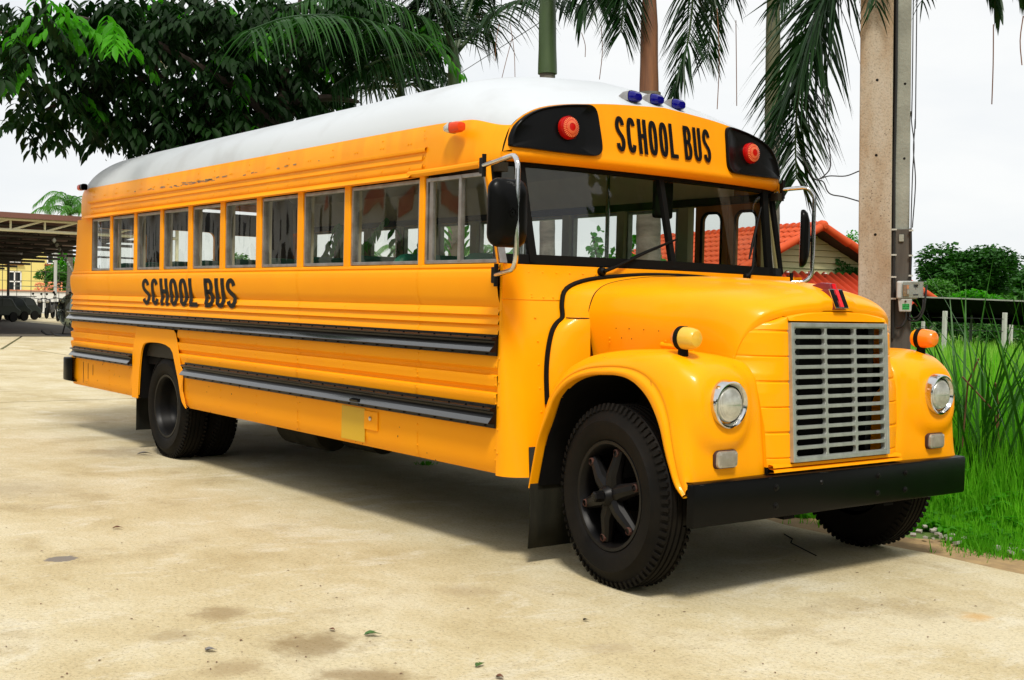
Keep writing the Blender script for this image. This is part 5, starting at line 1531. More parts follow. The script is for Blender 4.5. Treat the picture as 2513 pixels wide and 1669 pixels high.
# palm nearest the left: slender, green shaft, low crown
r1_, b1_, c1_ = palm(1116, 15, .085, .080, zof(1116, 235, 15), zof(1116, 120, 15), 'slender palm with dark green shaft and low arching fronds left of the others', palmgreen, .082)
pf(r1_, [(1108, 135, 0), (1050, 100, -.5), (970, 72, -1.2), (880, 48, -1.8), (790, 38, -2.4), (700, 45, -3), (610, 75, -3.5)], 15, .95, side_n=70, wd=.028, m=palmlight, droop=.75, fwd=.35, rr=.03)
pf(r1_, [(1112, 140, .2), (1160, 85, .2), (1215, 35, 0), (1280, 0, -.5), (1350, -10, -1), (1430, 15, -1.5)], 15, .62, side_n=55, m=palmleaf, droop=.8, fwd=.4, rr=.028)
pf(r1_, [(1120, 130, .2), (1140, 60, .4), (1170, -20, .5), (1210, -80, .5), (1290, -110, .5)], 15, .6, side_n=45, droop=.8, rr=.025)
for k, (dx, dy) in enumerate(((-60, -160), (-150, -120), (-220, -60), (-30, -180), (40, -150), (-260, -150), (-330, -80))):
    pf(r1_, [(1114, 135, .2), (1114+dx*.45, 135+dy*.62, .6*(k % 3)), (1114+dx*1.0, 135+dy*.95, .8*(k % 3)), (1114+dx*1.7, 135+dy*.75, 1.0*(k % 3)), (1114+dx*2.2, 135+dy*.35, 1.0*(k % 3))], 15, .75, side_n=60, wd=.03, droop=.7, fwd=.4, rr=.022)
for spec in ([(1112, 140, 0), (1040, 130, -.3), (960, 140, -.8), (880, 170, -1.2), (810, 215, -1.5)], [(1112, 130, 0), (1050, 60, -.3), (960, 10, -.8), (860, -10, -1.3), (760, 0, -1.7), (680, 30, -2)],
             [(1112, 130, 0), (1080, 40, -.2), (1010, -40, -.5), (900, -60, -.9), (800, -30, -1.2)], [(1112, 135, .3), (1030, 90, .5), (930, 90, .8), (840, 120, 1.0), (770, 170, 1.1)], [(1112, 130, 0), (1090, 30, 0), (1050, -60, .2), (980, -80, .4), (900, -20, .6)]):
    pf(r1_, spec, 15, .80, side_n=70, wd=.026, m=palmlight if spec[1][1] == 60 else palmleaf, droop=.8, fwd=.35, rr=.024)
r0_, b0_, c0_ = palm(985, 17, .09, .085, zof(985, 300, 17), zof(985, 205, 17), 'dark slender palm half hidden between the broadleaf tree and the other palms', palmgreen, .075)
for k, (dx, dy) in enumerate(((-70, -60), (-120, -20), (-150, 20), (-40, -110), (15, -120), (60, -80), (95, -30), (85, 10), (-170, -90), (30, -160), (-90, -150), (-220, -40))):
    pf(r0_, [(985, 215, 0), (985+dx*.5, 215+dy*.8-20, .5*(k % 3)-.5), (985+dx, 215+dy*1.05-10, .8*(k % 3)-.8), (985+dx*1.35, 215+dy*.95+20, 1.0*(k % 3)-1)], 17, .66, side_n=44, wd=.028, droop=.55, fwd=.5, rr=.02)
r2_, b2_, c2_ = palm(1343, 13, .085, .082, zof(1343, 180, 13), zof(1343, -60, 13), 'tall palm with thick olive green shaft rising behind the bus roof', palmgreen, .093)
for spec in ([(1343, -70, 0), (1380, -110, -.2), (1430, -90, -.4), (1440, -20, -.5), (1425, 30, -.5)], [(1343, -70, 0), (1300, -130, .3), (1250, -120, .5), (1200, -60, .7), (1190, 0, .8)],
             [(1343, -70, 0), (1400, -150, .3), (1480, -140, .5), (1520, -60, .7), (1530, 10, .8)], [(1343, -70, 0), (1330, -170, 0), (1290, -220, 0), (1220, -200, 0), (1160, -100, 0)], [(1343, -70, 0), (1360, -180, 0), (1420, -230, 0), (1490, -190, 0)]):
    pf(r2_, spec, 13, .50, side_n=34, wd=.045, droop=.8, fwd=.5, rr=.02)
r3_, b3_, c3_ = palm(1591, 10.6, .118, .100, zof(1591, 230, 10.6), zof(1591, -40, 10.6), 'palm with reddish brown peeling sheath on its shaft behind the roof lamps', palmbrown, .076)
for spec in ([(1595, -50, 0), (1640, -120, .1), (1690, -90, .1), (1700, -10, .1), (1690, 90, .1), (1672, 170, .1), (1655, 235, .1)], [(1590, -50, 0), (1550, -120, .1), (1500, -110, .2), (1480, -50, .3), (1475, 10, .3)], [(1590, -50, 0), (1572, -110, -.1), (1548, -80, -.2), (1532, 10, -.2), (1524, 80, -.2)], [(1595, -50, 0), (1650, -130, .3), (1720, -120, .4), (1748, -30, .4), (1745, 60, .4), (1735, 140, .4)],
             [(1595, -50, 0), (1660, -150, .4), (1740, -150, .5), (1790, -80, .6), (1800, -10, .6)], [(1595, -50, 0), (1580, -170, 0), (1520, -220, 0), (1440, -180, 0), (1410, -90, 0)]):
    pf(r3_, spec, 10.6, .50, side_n=90, wd=.020, droop=.45, fwd=.75, rr=.016, plumose=.6)
r4_, b4_, c4_ = palm(1893, 11.5, .085, .070, zof(1893, 300, 11.5), zof(1893, -80, 11.5), 'palm with mottled green and brown shaft seen through the large hanging frond', palmmott, .068)
for spec in ([(1893, -90, 0), (1850, -160, .2), (1790, -140, .3), (1760, -70, .3), (1755, 0, .3)], [(1893, -90, 0), (1950, -170, .2), (2020, -150, .3), (2060, -60, .3)]):
    pf(r4_, spec, 11.5, .45, side_n=44, wd=.022, droop=.5, fwd=.7, plumose=.5)
r5_, b5_, c5_ = palm(2190, 8.6, .10, .09, zof(2190, 200, 8.6), zof(2190, -130, 8.6), 'palm hidden behind the concrete pole with a huge frond hanging beside the bus', palmgreen, .08)
pf(r5_, [(2185, -120, 0), (2130, -150, -.2), (2070, -90, -.3), (2015, 20, -.3), (1978, 130, -.3), (1958, 250, -.3), (1952, 350, -.3), (1955, 440, -.3)], 8.6, .80, side_n=165, wd=.020, droop=.38, fwd=.62, rr=.016, plumose=.8, fan_t0=.10, tip_ll=.35)
pf(r5_, [(2185, -120, 0), (2120, -130, .1), (2050, -60, .1), (1990, 60, .1), (1950, 160, .1), (1915, 260, .1), (1895, 340, .1)], 8.6, .55, side_n=110, wd=.018, droop=.35, fwd=.7, rr=.014, plumose=.7, tip_ll=.3)
pf(r5_, [(2185, -120, 0), (2170, -160, -.7), (2150, -140, -1.0), (2145, -60, -1.1), (2150, 20, -1.1)], 8.6, .36, side_n=50, wd=.018, droop=.5, fwd=.7, rr=.014, plumose=.6)
pf(r5_, [(2185, -120, 0), (2260, -200, -.1), (2340, -190, -.1), (2400, -110, -.1), (2440, -30, -.1), (2450, 20, -.1)], 8.6, .34, side_n=40, wd=.034, droop=.6, fwd=.7)
pf(r5_, [(2185, -120, 0), (2230, -200, .3), (2330, -230, .3), (2430, -160, .3), (2500, -60, .3), (2525, 20, .3)], 8.6, .34, side_n=34, wd=.034, droop=.6, fwd=.7)
pf(r5_, [(2185, -120, 0), (2240, -140, -.3), (2270, -60, -.4), (2262, 10, -.4)], 8.6, .24, side_n=26, wd=.014, droop=.5, fwd=.8)
pf(r5_, [(2185, -120, 0), (2120, -190, .2), (2040, -170, .3), (1960, -80, .3), (1900, 20, .3)], 8.6, .42, side_n=70, wd=.019, droop=.5, fwd=.6, plumose=.6)
# dry threads dangling from the fronds
th = thing('dangling_palm_threads', 'thin dry palm threads hanging in the sky above the bus', 'palm threads', (0, 0, 0))
for x0, y0_, x1, y1_, D in ((1225, 60, 1215, 150, 13), (1252, 60, 1264, 195, 13), (1427, 80, 1436, 140, 12), (1475, 60, 1471, 195, 11), (1760, 20, 1760, 268, 10), (1806, 50, 1808, 260, 10), (2438, 60, 2434, 256, 8.4), (2511, 40, 2508, 160, 8.4), (1258, 90, 1230, 198, 13)):
    a, b_ = at(x0, y0_, D), at(x1, y1_, D)
    MB().tube(smooth_line([a, (a+b_)/2+ru*random.uniform(-.02, .02), b_], 3), 0.0035 if x0 < 2400 else .004, 4).build('thread', palmbrown, th)
a, b_ = at(1365, 30, 14), at(1040, 236, 20)
tag(MB().tube([a, b_], .005, 5).build('stay_wire', cab), 'thin straight wire running down from the tall green palm shaft', 'wire')
a, b_ = at(-60, 288, 22), at(380, 335, 20)
tag(MB().tube([a, (a+b_)/2-V((0, 0, .02)), b_], .006, 5).build('overhead_wire', cab), 'thin overhead wire crossing the sky at the far left', 'wire')

# ---------------------------------------------------------------- broadleaf tree behind the bus
DT = 13.0
tb_ = on_ground(690, DT)
tree = thing('broadleaf_tree', 'large dark broadleaf tree spreading over the rear of the bus', 'tree', tb_)
def tp(px, py, dd=0): return at(px, py, DT+dd)-tb_
br_ = MB()
br_.tube(smooth_line([V((0, 0, -.05)), tp(688, 700), tp(690, 450), tp(680, 330)], 4), [.16, .15, .15, .145, .14, .14, .135, .13, .13, .125, .12, .115, .11], 10)
br_.build('trunk', bark, tree)
BR = [[(680, 340, 0), (690, 240, 0), (715, 120, .2), (740, -20, .4)], [(680, 340, 0), (720, 260, .2), (735, 160, .5), (790, 40, .8)], [(680, 345, 0), (620, 300, -.2), (500, 250, -.5), (380, 180, -.8), (300, 120, -1)],
      [(685, 330, 0), (600, 230, -.3), (480, 160, -.8), (330, 80, -1.2), (180, 40, -1.6)], [(680, 340, 0), (640, 180, .2), (560, 60, .3), (500, -60, .3)], [(400, 190, -.8), (300, 200, -1.1), (200, 230, -1.3), (110, 270, -1.5)],
      [(380, 180, -.8), (390, 120, -.9), (370, 60, -1)], [(330, 80, -1.2), (200, 90, -1.6), (80, 80, -2.0), (0, 80, -2.3)], [(640, 330, -.1), (560, 310, -.3), (480, 300, -.5), (420, 310, -.6)], [(690, 260, 0), (800, 240, .4), (880, 250, .6)]]
for B_ in BR:
    pts = smooth_line([tp(*q) for q in B_], 5)
    n = len(pts); r0b = .055 if B_[0][0] > 600 else .03
    MB().tube(pts, [r0b*(1-.8*i/n)+.006 for i in range(n)], 7).build('branch', bark, tree)
sc1 = Scatter(*LEAF); sc2 = Scatter(*LEAF)
def cluster(cx, cy, rx, ry, n, dd, drp=.75, bright=.04, rz=.5):
    for _ in range(n):
        a, q = random.uniform(0, 2*pi), math.sqrt(random.random())
        px_, py_ = cx+rx*q*cos(a), cy+ry*q*sin(a)
        base = tp(px_, py_, dd+random.uniform(-rz, rz))
        hd = V((random.gauss(0, 1), random.gauss(0, 1), 0)).normalized()
        d = (hd+V((0, 0, -drp*random.uniform(.4, 1.8)))).normalized()
        L_ = random.uniform(.28, .46)
        side = d.cross(V((0, 0, 1))).normalized()
        S = sc2 if random.random() < bright else sc1
        np_ = random.choice((5, 6, 7))
        for k in range(np_):
            p = base+d*L_*(k+.6)/np_+V((0, 0, -.05*((k+.6)/np_)**2))
            for s in (-1, 1):
                ld = (side*s*1.0+d*.55+V((0, 0, -random.uniform(.35, .9)))).normalized()
                S.add(p, ld, V((random.uniform(-.5, .5), random.uniform(-.5, .5), 1)), random.uniform(.12, .185), random.uniform(.046, .064))
        S.add(base+d*L_, (d+V((0, 0, -.5))).normalized(), V((random.uniform(-.4, .4), random.uniform(-.4, .4), 1)), 0.17, .06)
CL = [(30, 60, 60, 60, 34, -2.2, .12), (90, 30, 70, 50, 34, -2.0, .35), (40, 160, 40, 50, 22, -2.2, .1), (20, 130, 30, 70, 16, -2.2, .2), (140, 90, 60, 50, 28, -1.8, .10), (200, 40, 90, 60, 44, -1.6, .10), (190, 120, 60, 35, 26, -1.6, .02), (290, 60, 90, 70, 60, -1.2, .03),
      (270, 150, 60, 45, 36, -1.3, .0), (330, 120, 60, 60, 40, -1, .0), (230, 200, 80, 35, 36, -1.3, .0), (120, 225, 60, 25, 22, -1.5, .0), (70, 235, 34, 24, 12, -1.5, .0), (170, 250, 50, 30, 24, -1.4, .0), (110, 290, 40, 30, 14, -1.5, .0), (60, 330, 26, 28, 9, -1.5, .02), (90, 305, 40, 24, 11, -1.5, .0),
      (190, 310, 30, 50, 16, -1.4, .0), (230, 270, 60, 50, 34, -1.2, .0), (300, 230, 70, 40, 36, -1, .0), (280, 300, 50, 40, 24, -1, .0), (350, 290, 50, 30, 22, -.9, .0), (420, 230, 60, 40, 30, -.7, .02), (400, 340, 45, 30, 20, -.6, .0), (440, 300, 50, 50, 34, -.5, .02), (450, 370, 45, 24, 22, -.5, .0),
      (520, 60, 90, 70, 64, -.4, .02), (410, 50, 70, 60, 48, -.8, .02), (500, 170, 70, 50, 44, -.5, .03), (560, 240, 60, 60, 50, -.3, .03), (520, 320, 60, 50, 44, -.3, .03), (590, 320, 50, 50, 36, -.2, .02), (480, 350, 50, 30, 26, -.3, .04), (620, 180, 60, 60, 44, 0, .03), (640, 60, 80, 70, 54, .1, .02), (640, 280, 50, 45, 28, .1, .06),
      (700, 200, 50, 60, 30, .2, .05), (740, 90, 80, 80, 50, .5, .0), (740, 240, 60, 50, 26, .5, .02), (820, 130, 80, 90, 48, 1, .0), (820, 250, 60, 35, 20, 1, .0), (900, 60, 80, 70, 40, 1.2, .0), (300, 10, 120, 30, 40, -1.2, .05), (500, 0, 150, 30, 50, -.5, .02), (760, 0, 150, 40, 50, .5, .0), (270, 90, 20, 20, 8, -2.2, 1.0), (150, 45, 60, 24, 14, -2.5, .8), (265, 60, 22, 30, 6, -2.6, 1.0),
      (340, 340, 26, 16, 4, -.9, 0), (1050, 100, 20, 50, 5, 1.5, 1.0), (1065, 145, 14, 14, 3, 1.5, 1.0)]
random.seed(5)
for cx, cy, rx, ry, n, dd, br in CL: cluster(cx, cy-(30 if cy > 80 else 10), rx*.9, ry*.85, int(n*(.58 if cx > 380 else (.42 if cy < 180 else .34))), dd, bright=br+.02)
# leaves hanging low behind the bus windows
for cx, cy in ((835, 575), (955, 560), (965, 575), (1065, 560), (1085, 560), (1160, 565), (1150, 555)):
    cluster(cx, cy-32, 8, 5, 1, -1.5, bright=1.0, drp=2.5, rz=.1)
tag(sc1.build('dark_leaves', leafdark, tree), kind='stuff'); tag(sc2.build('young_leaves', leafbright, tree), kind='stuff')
# small-leaved twig hanging at the left end of the roof
tw = MB()
sp_ = Scatter(*CARD)
for _ in range(70):
    px_, py_ = 300+random.gauss(0, 24), 350+random.gauss(0, 20)
    if random.random() < .35: px_, py_ = 365+random.gauss(0, 18), 362+random.gauss(0, 8)
    sp_.add(tp(px_, py_, -.9), V((random.gauss(0, 1), random.gauss(0, 1), -.6)), V((random.gauss(0, 1), random.gauss(0, 1), .6)), .035, .03)
tag(sp_.build('twig_leaves', leafdark, tree), kind='stuff')
MB().tube(smooth_line([tp(350, 300, -.9), tp(320, 335, -.9), tp(305, 360, -.9), tp(312, 395, -.9)], 3), .004, 4).build('twig', bark, tree)
# cream box on a mast seen through the leaves
mast = thing('floodlight_mast', 'grey mast with a cream box glimpsed through the leaves of the tree', 'mast', on_ground(420, 24))
q = mast.location
MB().tube([V((0, 0, 0)), at(405, 120, 24)-q, at(405, 60, 24)-q], .05, 8).build('mast_pole', pole_g, mast)
MB().box(at(375, 122, 24)-q, (.5, .5, .5), Matrix.Rotation(R(50), 3, 'Z')).build('mast_box', mat('cream_box', (.62, .58, .38), rough=.6), mast, bevel=.02)
MB().box(at(385, 258, 24)-q, (.45, .3, .08), Matrix.Rotation(R(50), 3, 'Z')).build('mast_bracket', pole_g, mast)

# ---------------------------------------------------------------- far trees and palms
def blob_tree(name, label, cat, px, D, w, h, zlo, n, leaf, m, trunk_h=None, group=None, seed=1, lobes=9, flat=.6, core=True):
    """tree: trunk, limbs and a crown of leaf clumps spread over uneven lobes"""
    rnd = random.Random(seed)
    b_ = on_ground(px, D)
    root = thing(name, label, cat, b_, group)
    S = Scatter(*CARD)
    L_ = []
    for k in range(lobes):
        a = rnd.uniform(0, 2*pi); q = math.sqrt(rnd.random())*.72
        zc = zlo+(h-zlo)*(.35+.65*rnd.random()*(1-q*.45)) if k else zlo+(h-zlo)*.78
        if k == 0: q = 0
        L_.append((w/2*q*cos(a), w/2*q*sin(a), zc-(h-zlo)*.16, w*.5*rnd.uniform(.30, .50), (h-zlo)*rnd.uniform(.16, .28)))
    for _ in range(n):
        x0, y0_, z0, rx, rz = rnd.choice(L_)
        th_, ph = rnd.uniform(0, 2*pi), math.acos(rnd.uniform(-.75, 1))
        rr_ = rnd.uniform(.55, 1.08)
        p = V((x0+rx*rr_*sin(ph)*cos(th_), y0_+rx*rr_*sin(ph)*sin(th_), z0+rz*rr_*cos(ph)))
        d = V((cos(th_)*sin(ph)+rnd.gauss(0, .5), sin(th_)*sin(ph)+rnd.gauss(0, .5), rnd.uniform(-.5, .4)))
        nr = V((rnd.gauss(0, .5), rnd.gauss(0, .5), 1))
        s_ = leaf*rnd.uniform(.6, 1.3)
        S.add(p, d, nr, s_, s_*.75)
    tag(S.build('crown', m, root), kind='stuff')
    tr = MB(); top = V((0, 0, zlo+(h-zlo)*.5))
    tr.tube([V((0, 0, 0)), V((w*.01, 0, zlo*.6)), top], [w*.028+.04, w*.024+.03, w*.012], 8)
    for x0, y0_, z0, rx, rz in L_[1:]:
        tr.tube([V((0, 0, zlo*.75)), V((x0*.5, y0_*.5, (zlo*.75+z0)/2+.1)), V((x0, y0_, z0))], [w*.013, w*.009, w*.004], 5)
    tr.build('trunk', bark, root)
    return root
GF = 'trees beyond the field'
blob_tree('rain_tree', 'big dark spreading tree with a domed crown beyond the black shed', 'tree', 2356, 120, 10.6, 8.7, 2.4, 19000, .46, treeleaf, seed=4, lobes=22)
blob_tree('rain_tree', 'small dark tree at the left shoulder of the big domed tree', 'tree', 2268, 118, 2.6, 4.2, 1.6, 900, .34, treeleaf, group=GF, seed=8, lobes=5)
blob_tree('rain_tree', 'dark tree mass at the right edge of the picture beyond the shed', 'tree', 2490, 135, 9, 7.0, 1.5, 9000, .5, treeleaf, group=GF, seed=9, lobes=12)
blob_tree('rain_tree', 'dark tree filling in low to the right of the big domed tree', 'tree', 2420, 128, 8, 5.9, 1.2, 8000, .42, treeleaf, group=GF, seed=10, lobes=12)
blob_tree('leafy_tree', 'grey green bushy tree in front of the big domed tree', 'tree', 2310, 85, 4.2, 3.7, .8, 5600, .26, shrubleaf, group=GF, seed=11, lobes=10)
blob_tree('leafy_tree', 'bright green bush standing right of the grey green tree', 'bush', 2392, 80, 3.6, 3.6, .5, 2600, .26, leafbright, group=GF, seed=12, lobes=8)
blob_tree('leafy_tree', 'mixed green bush low at the right beyond the shed', 'bush', 2460, 82, 4, 2.9, .5, 2400, .26, shrubleaf, group=GF, seed=13, lobes=8)
blob_tree('leafy_tree', 'light green bush just right of the meter and roof edge', 'bush', 2262, 78, 2.4, 3.2, .5, 1300, .24, leafbright, group=GF, seed=14, lobes=6)
blob_tree('leafy_tree', 'bright green treetop peeking over the red roof beside the pole', 'tree', 2085, 60, 2.4, 5.4, 2.8, 1500, .17, leafbright, group=GF, seed=15, lobes=7)
blob_tree('leafy_tree', 'round green tree seen through the middle windows of the bus', 'tree', 560, 55, 4.2, 3.9, .8, 3200, .24, shrubleaf, seed=16, lobes=9)
for i_, px_ in enumerate((2150, 2230, 2300, 2370, 2440, 2510, 2580)):
    blob_tree('hedge_bush', ['dark bush behind the fence right beside the concrete pole', 'green bush behind the fence under the left end of the shed', 'dark bush behind the leftmost white fence post', 'green bush in the middle under the shed roof', 'dark bush left of the tall white fence post', 'green bush at the right edge under the shed roof', 'dark bush beyond the right edge under the shed roof'][i_], 'bush', px_, 44+3*(i_ % 2), 2.4, 1.75, .1, 1300, .16, (treeleaf if i_ % 2 == 0 else shrubleaf), group='bushes behind the white fence posts', seed=40+i_, lobes=7)
# distant tree line
ln_ = Scatter(*CARD)
for _ in range(9000):
    a = random.uniform(R(70), R(175)); dd = random.uniform(230, 300)
    x, y = CAM.x+cos(a)*dd, CAM.y+sin(a)*dd
    hh = 3.2+1.6*noise.noise(V((a*14, 0, 0)))+1.0*noise.noise(V((a*45, 3, 0)))
    ln_.add((x, y, random.uniform(-2, hh)), V((random.gauss(0, 1), random.gauss(0, 1), random.gauss(0, .5))), V((random.gauss(0, .6), random.gauss(0, .6), 1)), 2.2, 1.6)
tag(ln_.build('distant_wood', treeleaf), 'low dark band of distant trees along the horizon', 'trees', kind='stuff')
def coco(px, py_top, D, label, s=1.0, seed=1, dense=1.0):
    random.seed(seed)
    b_ = on_ground(px, D); ztop = zof(px, py_top, D)+.2*s
    root = thing('coconut_palm', label, 'palm tree', b_, 'distant coconut palms')
    T = V((.15*s, .1, ztop))
    MB().tube(smooth_line([V((0, 0, 0)), V((.25*s, .1, ztop*.4)), V((.2*s, .1, ztop*.8)), T], 3), .12*s, 8).build('trunk', palmgrey, root)
    for k in range(int(15*dense)):
        a = 2*pi*k/15*1.0+random.uniform(-.2, .2); el = random.uniform(.25, 1.45)
        L_ = random.uniform(1.5, 2.0)*s
        h_ = V((cos(a), sin(a), 0))
        pts = [T, T+h_*L_*.35*cos(el)+V((0, 0, L_*.38*sin(el)+.12)), T+h_*L_*.75*cos(el*.8)+V((0, 0, L_*.55*sin(el)+.0)), T+h_*L_*1.05*cos(el*.6)+V((0, 0, L_*.40*sin(el)-.35*s))]
        frond(root, pts, .50*s, side_n=40, wd=.036*s, m=cocoleaf, droop=.75, fwd=.6, rr=.03*s)
    return root
coco(160, 540, 62, 'coconut palm rising behind the brown carport roof at the far left', 1.15, 2)
coco(880, 640, 40, 'distant coconut palm seen through the wide bus window by its left edge', .36, 3, .8)
coco(955, 628, 40, 'distant coconut palm seen through the wide bus window by its right side', .34, 4, .8)
coco(1075, 628, 40, 'distant coconut palm seen through the left half of the driver window', .44, 5, .8)
coco(1175, 640, 38, 'distant coconut palm seen through the right half of the driver window', .42, 6, .8)
coco(1260, 640, 42, 'distant coconut palm seen low through the left corner of the windshield', .40, 7, .8)
# climbing plant seen through the windshield
vn = thing('climbing_plant', 'leafy climbing plant seen through the middle of the windshield', 'plant', on_ground(1480, 12.5))
S = Scatter(*LEAF); q = vn.location
random.seed(77)
for cx, cy, rx, ry, n in ((1462, 610, 16, 40, 60), (1530, 625, 26, 22, 60), (1550, 590, 14, 18, 24), (1500, 640, 22, 14, 30), (1625, 640, 18, 12, 20)):
    for _ in range(n):
        p = at(cx+random.gauss(0, .5)*rx, cy+random.gauss(0, .5)*ry, 12.5+random.uniform(-.2, .2))-q
        S.add(p, V((random.gauss(0, 1), random.gauss(0, 1), random.gauss(-.4, .6))), V((random.gauss(0, .7), random.gauss(0, .7), 1)), .08, .06)
tag(S.build('leaves', leafbright, vn), kind='stuff')
MB().tube(smooth_line([V((0, 0, 0)), at(1462, 700, 12.5)-q, at(1466, 640, 12.5)-q, at(1455, 580, 12.5)-q], 4), .012, 6).build('stem', bark, vn)
MB().tube(smooth_line([at(1466, 690, 12.5)-q, at(1520, 640, 12.5)-q, at(1552, 590, 12.5)-q], 4), .01, 6).build('stem', bark, vn)

# ---------------------------------------------------------------- house with red tiled roof
redtile = mat('red_roof_tile', (.60, .085, .020), rough=.6, spec=.2, col2=(.48, .065, .016), noise_scale=2.5, noise_amt=.2)
redsheet = mat('red_corrugated_sheet', (.42, .038, .010), rough=.6, spec=.2, col2=(.34, .03, .009), noise_scale=2)
siding = mat('cream_siding', (.56, .50, .27), rough=.7, col2=(.46, .41, .22), noise_scale=1.5)
def LD(lat, dep, z):   # lateral/depth/height relative to the viewing direction on the ground
    h = V((cd.x, cd.y, 0)).normalized()
    p = V((CAM.x, CAM.y, 0))+h*dep+ru*lat
    return p+V((0, 0, z))+(lean-V((0, 0, 1)))*z
apex = at(2018, 556, 35); eaveR = at(2288, 733, 36.6)
hz = LD(9.04, 35, 0)
house = thing('red_roofed_house', 'small cream house with an orange red tiled gable roof behind the bus', 'house', V((hz.x, hz.y, 0)))
hq = house.location
rdir = (ru*-3.3+V((cd.x, cd.y, 0)).normalized()*7.9); rl = rdir.length; rdir = rdir.normalized()
gdir_ = V((eaveR.x-apex.x, eaveR.y-apex.y, 0)).normalized()
za, ze = apex.z, eaveR.z
half = (V((eaveR.x, eaveR.y, 0))-V((apex.x, apex.y, 0))).length
A0 = apex-hq
leanv = lean-V((0, 0, 1))
def hp(g_, r_, z): return V((A0.x, A0.y, 0))+gdir_*g_+rdir*r_+V((0, 0, z))
# wavy tile courses: each slope is a set of course strips, stepped like real tiles
for s in (-1, 1):
    slope_len = math.hypot(half, za-ze)
    nc = 11
    for c in range(nc):
        rows = []
        f0, f1 = c/nc, (c+1.12)/nc
        nw = 31
        for i in range(nw*4+1):
            r_ = rl*1.12*i/(nw*4)
            wv = .045*(1-abs(((i % 4)/4)*2-1))*1.6
            lift0, lift1 = .0, .035
            row = []
            for f, lf in ((f0, lift0), (f1, lift1)):
                row.append(hp(s*half*f, r_, za-(za-ze)*f+wv+lf))
            rows.append(row)
        MB().grid(rows, flip=(s < 0)).build('tile_course', redtile, house, thick=.02)
    # barge tiles along the rake at the gable end
    n = 5
    for k in range(n):
        f0, f1 = k/n+.01, (k+1)/n+.02
        MB().tube([hp(s*half*f0, -.05, za-(za-ze)*f0+.02), hp(s*half*f1, -.05, za-(za-ze)*f1-.01)], [.115, .125], 12).build('barge_tile', redtile, house)
    MB().prism([hp(s*half*1.0, -.02, ze-.12), hp(s*half*1.0, -.02, ze-.03), hp(0, -.02, za-.03), hp(0, -.02, za-.12)], (0, 0, 0), rdir*rl*1.0).build('eave_soffit', bark, house)
for k in range(28):
    MB().tube([hp(0, rl*1.12*k/28+.0, za+.05), hp(0, rl*1.12*(k+1)/28+.03, za+.02)], [.14, .105], 12).build('ridge_tile', redtile, house)
MB().lathe([(-.18, .001), (-.16, .09), (-.08, .15), (.04, .16), (.08, .12)], hp(0, -.02, za+.02), rdir, 16).build('ridge_end_cap', redtile, house)
# gable wall of horizontal boards
nb_ = 13
zb0 = .0
for k in range(22):
    z0 = ze-.2+.185*k-1.6
    z1_ = z0+.176
    zt_ = za-.15
    if z0 > zt_: break
    g0 = min(half*.86, half*(zt_-z0)/(za-ze)); g1 = min(half*.86, half*max(0, zt_-z1_)/(za-ze))
    MB().prism([hp(-g0, .53, z0), hp(g0, .53, z0), hp(g1, .58, z1_), hp(-g1, .58, z1_)], (0, 0, 0), rdir*.03).build('siding_board', siding, house)
MB().prism([hp(-half*.84, .66, -.1), hp(half*.84, .66, -.1), hp(half*.84, .66, ze-.2), hp(0, .66, za-.22), hp(-half*.84, .66, ze-.2)], (0, 0, 0), rdir*rl).build('house_body', under, house)
# lower corrugated roof in front of the gable
rows = []
wt = za-.0
zt_ = at(2000, 668, 34.3).z; zb_ = at(2000, 742, 32.0).z
for i in range(241):
    g_ = -4.2+6.4*i/240
    wv = .045*cos(g_*2*pi/.26)
    rows.append([hp(g_, .2, zt_+wv), hp(g_-.45, -1.2, (zt_+zb_)/2+wv), hp(g_-.9, -2.6, zb_+wv)])
MB().grid(rows).build('lean_to_roof', redsheet, house, thick=.01)
rv_ = MB()
for g_ in (-2.6, -1.9, -1.25, -.6, .05): rivet(rv_, hp(g_, -.15, zt_-.02), (0, 0, 1), .05)
rv_.build('sheet_fixing', clip_m, house)
ivy = thing('ivy', 'dark ivy climbing the right side of the cream gable', 'ivy', hq)
S = Scatter(*CARD); random.seed(9)
for _ in range(1500):
    g_ = random.uniform(.9, half*.84); zz_ = random.uniform(zt_-.1, za-.45-(za-ze)*g_/half*.9)
    if g_ < 1.5 and random.random() < .6: continue
    S.add(hp(g_, .50+random.uniform(-.08, .02), zz_), V((random.gauss(0, 1), random.gauss(0, 1), random.gauss(-.5, .6))), -rdir+V((0, 0, .5)), .10, .09)
tag(S.build('leaves', treeleaf, ivy), kind='stuff')

# ---------------------------------------------------------------- black shed roof and fence posts
D_S = 34
shed = thing('black_shed_roof', 'low flat black roof on posts at the right behind the field', 'shed', LD(13.5, D_S, 0))
q = shed.location
zL, zR = zof(2225, 728, D_S), zof(2513, 740, D_S)
LA = (2225-W_PX/2)/F_PX*D_S; LB = LA+6.5
zR2 = zL+(zR-zL)*(LB-LA)/((2513-2225)/F_PX*D_S)
P = [LD(LA-.9, D_S, zL)-q, LD(LB, D_S, zR2)-q, LD(LB, D_S+3.5, zR2-.42)-q, LD(LA-.9, D_S+3.5, zL-.42)-q]
MB().prism(P, (0, 0, 0), (0, 0, .035)).build('roof_sheet', under, shed)
MB().prism([P[0], P[1], P[1]+V((0, 0, .04)), P[0]+V((0, 0, .04))], -rw*-.02, rw*.03).build('roof_edge', pole_g, shed)
for f in (.15, .55, .95): MB().tube([P[3].lerp(P[2], f)*1.0, V((P[3].lerp(P[2], f).x, P[3].lerp(P[2], f).y, 0))], .05, 6).build('shed_post', pole_g, shed)
MB().prism([P[3], P[2], P[2]-V((0, 0, .25)), P[3]-V((0, 0, .25))], (0, 0, 0), rw*.03).build('back_beam', under, shed)
fence = thing('post_and_wire_fence', 'white concrete posts strung with wire across the back of the field', 'fence', LD(14, 32, 0))
q = fence.location
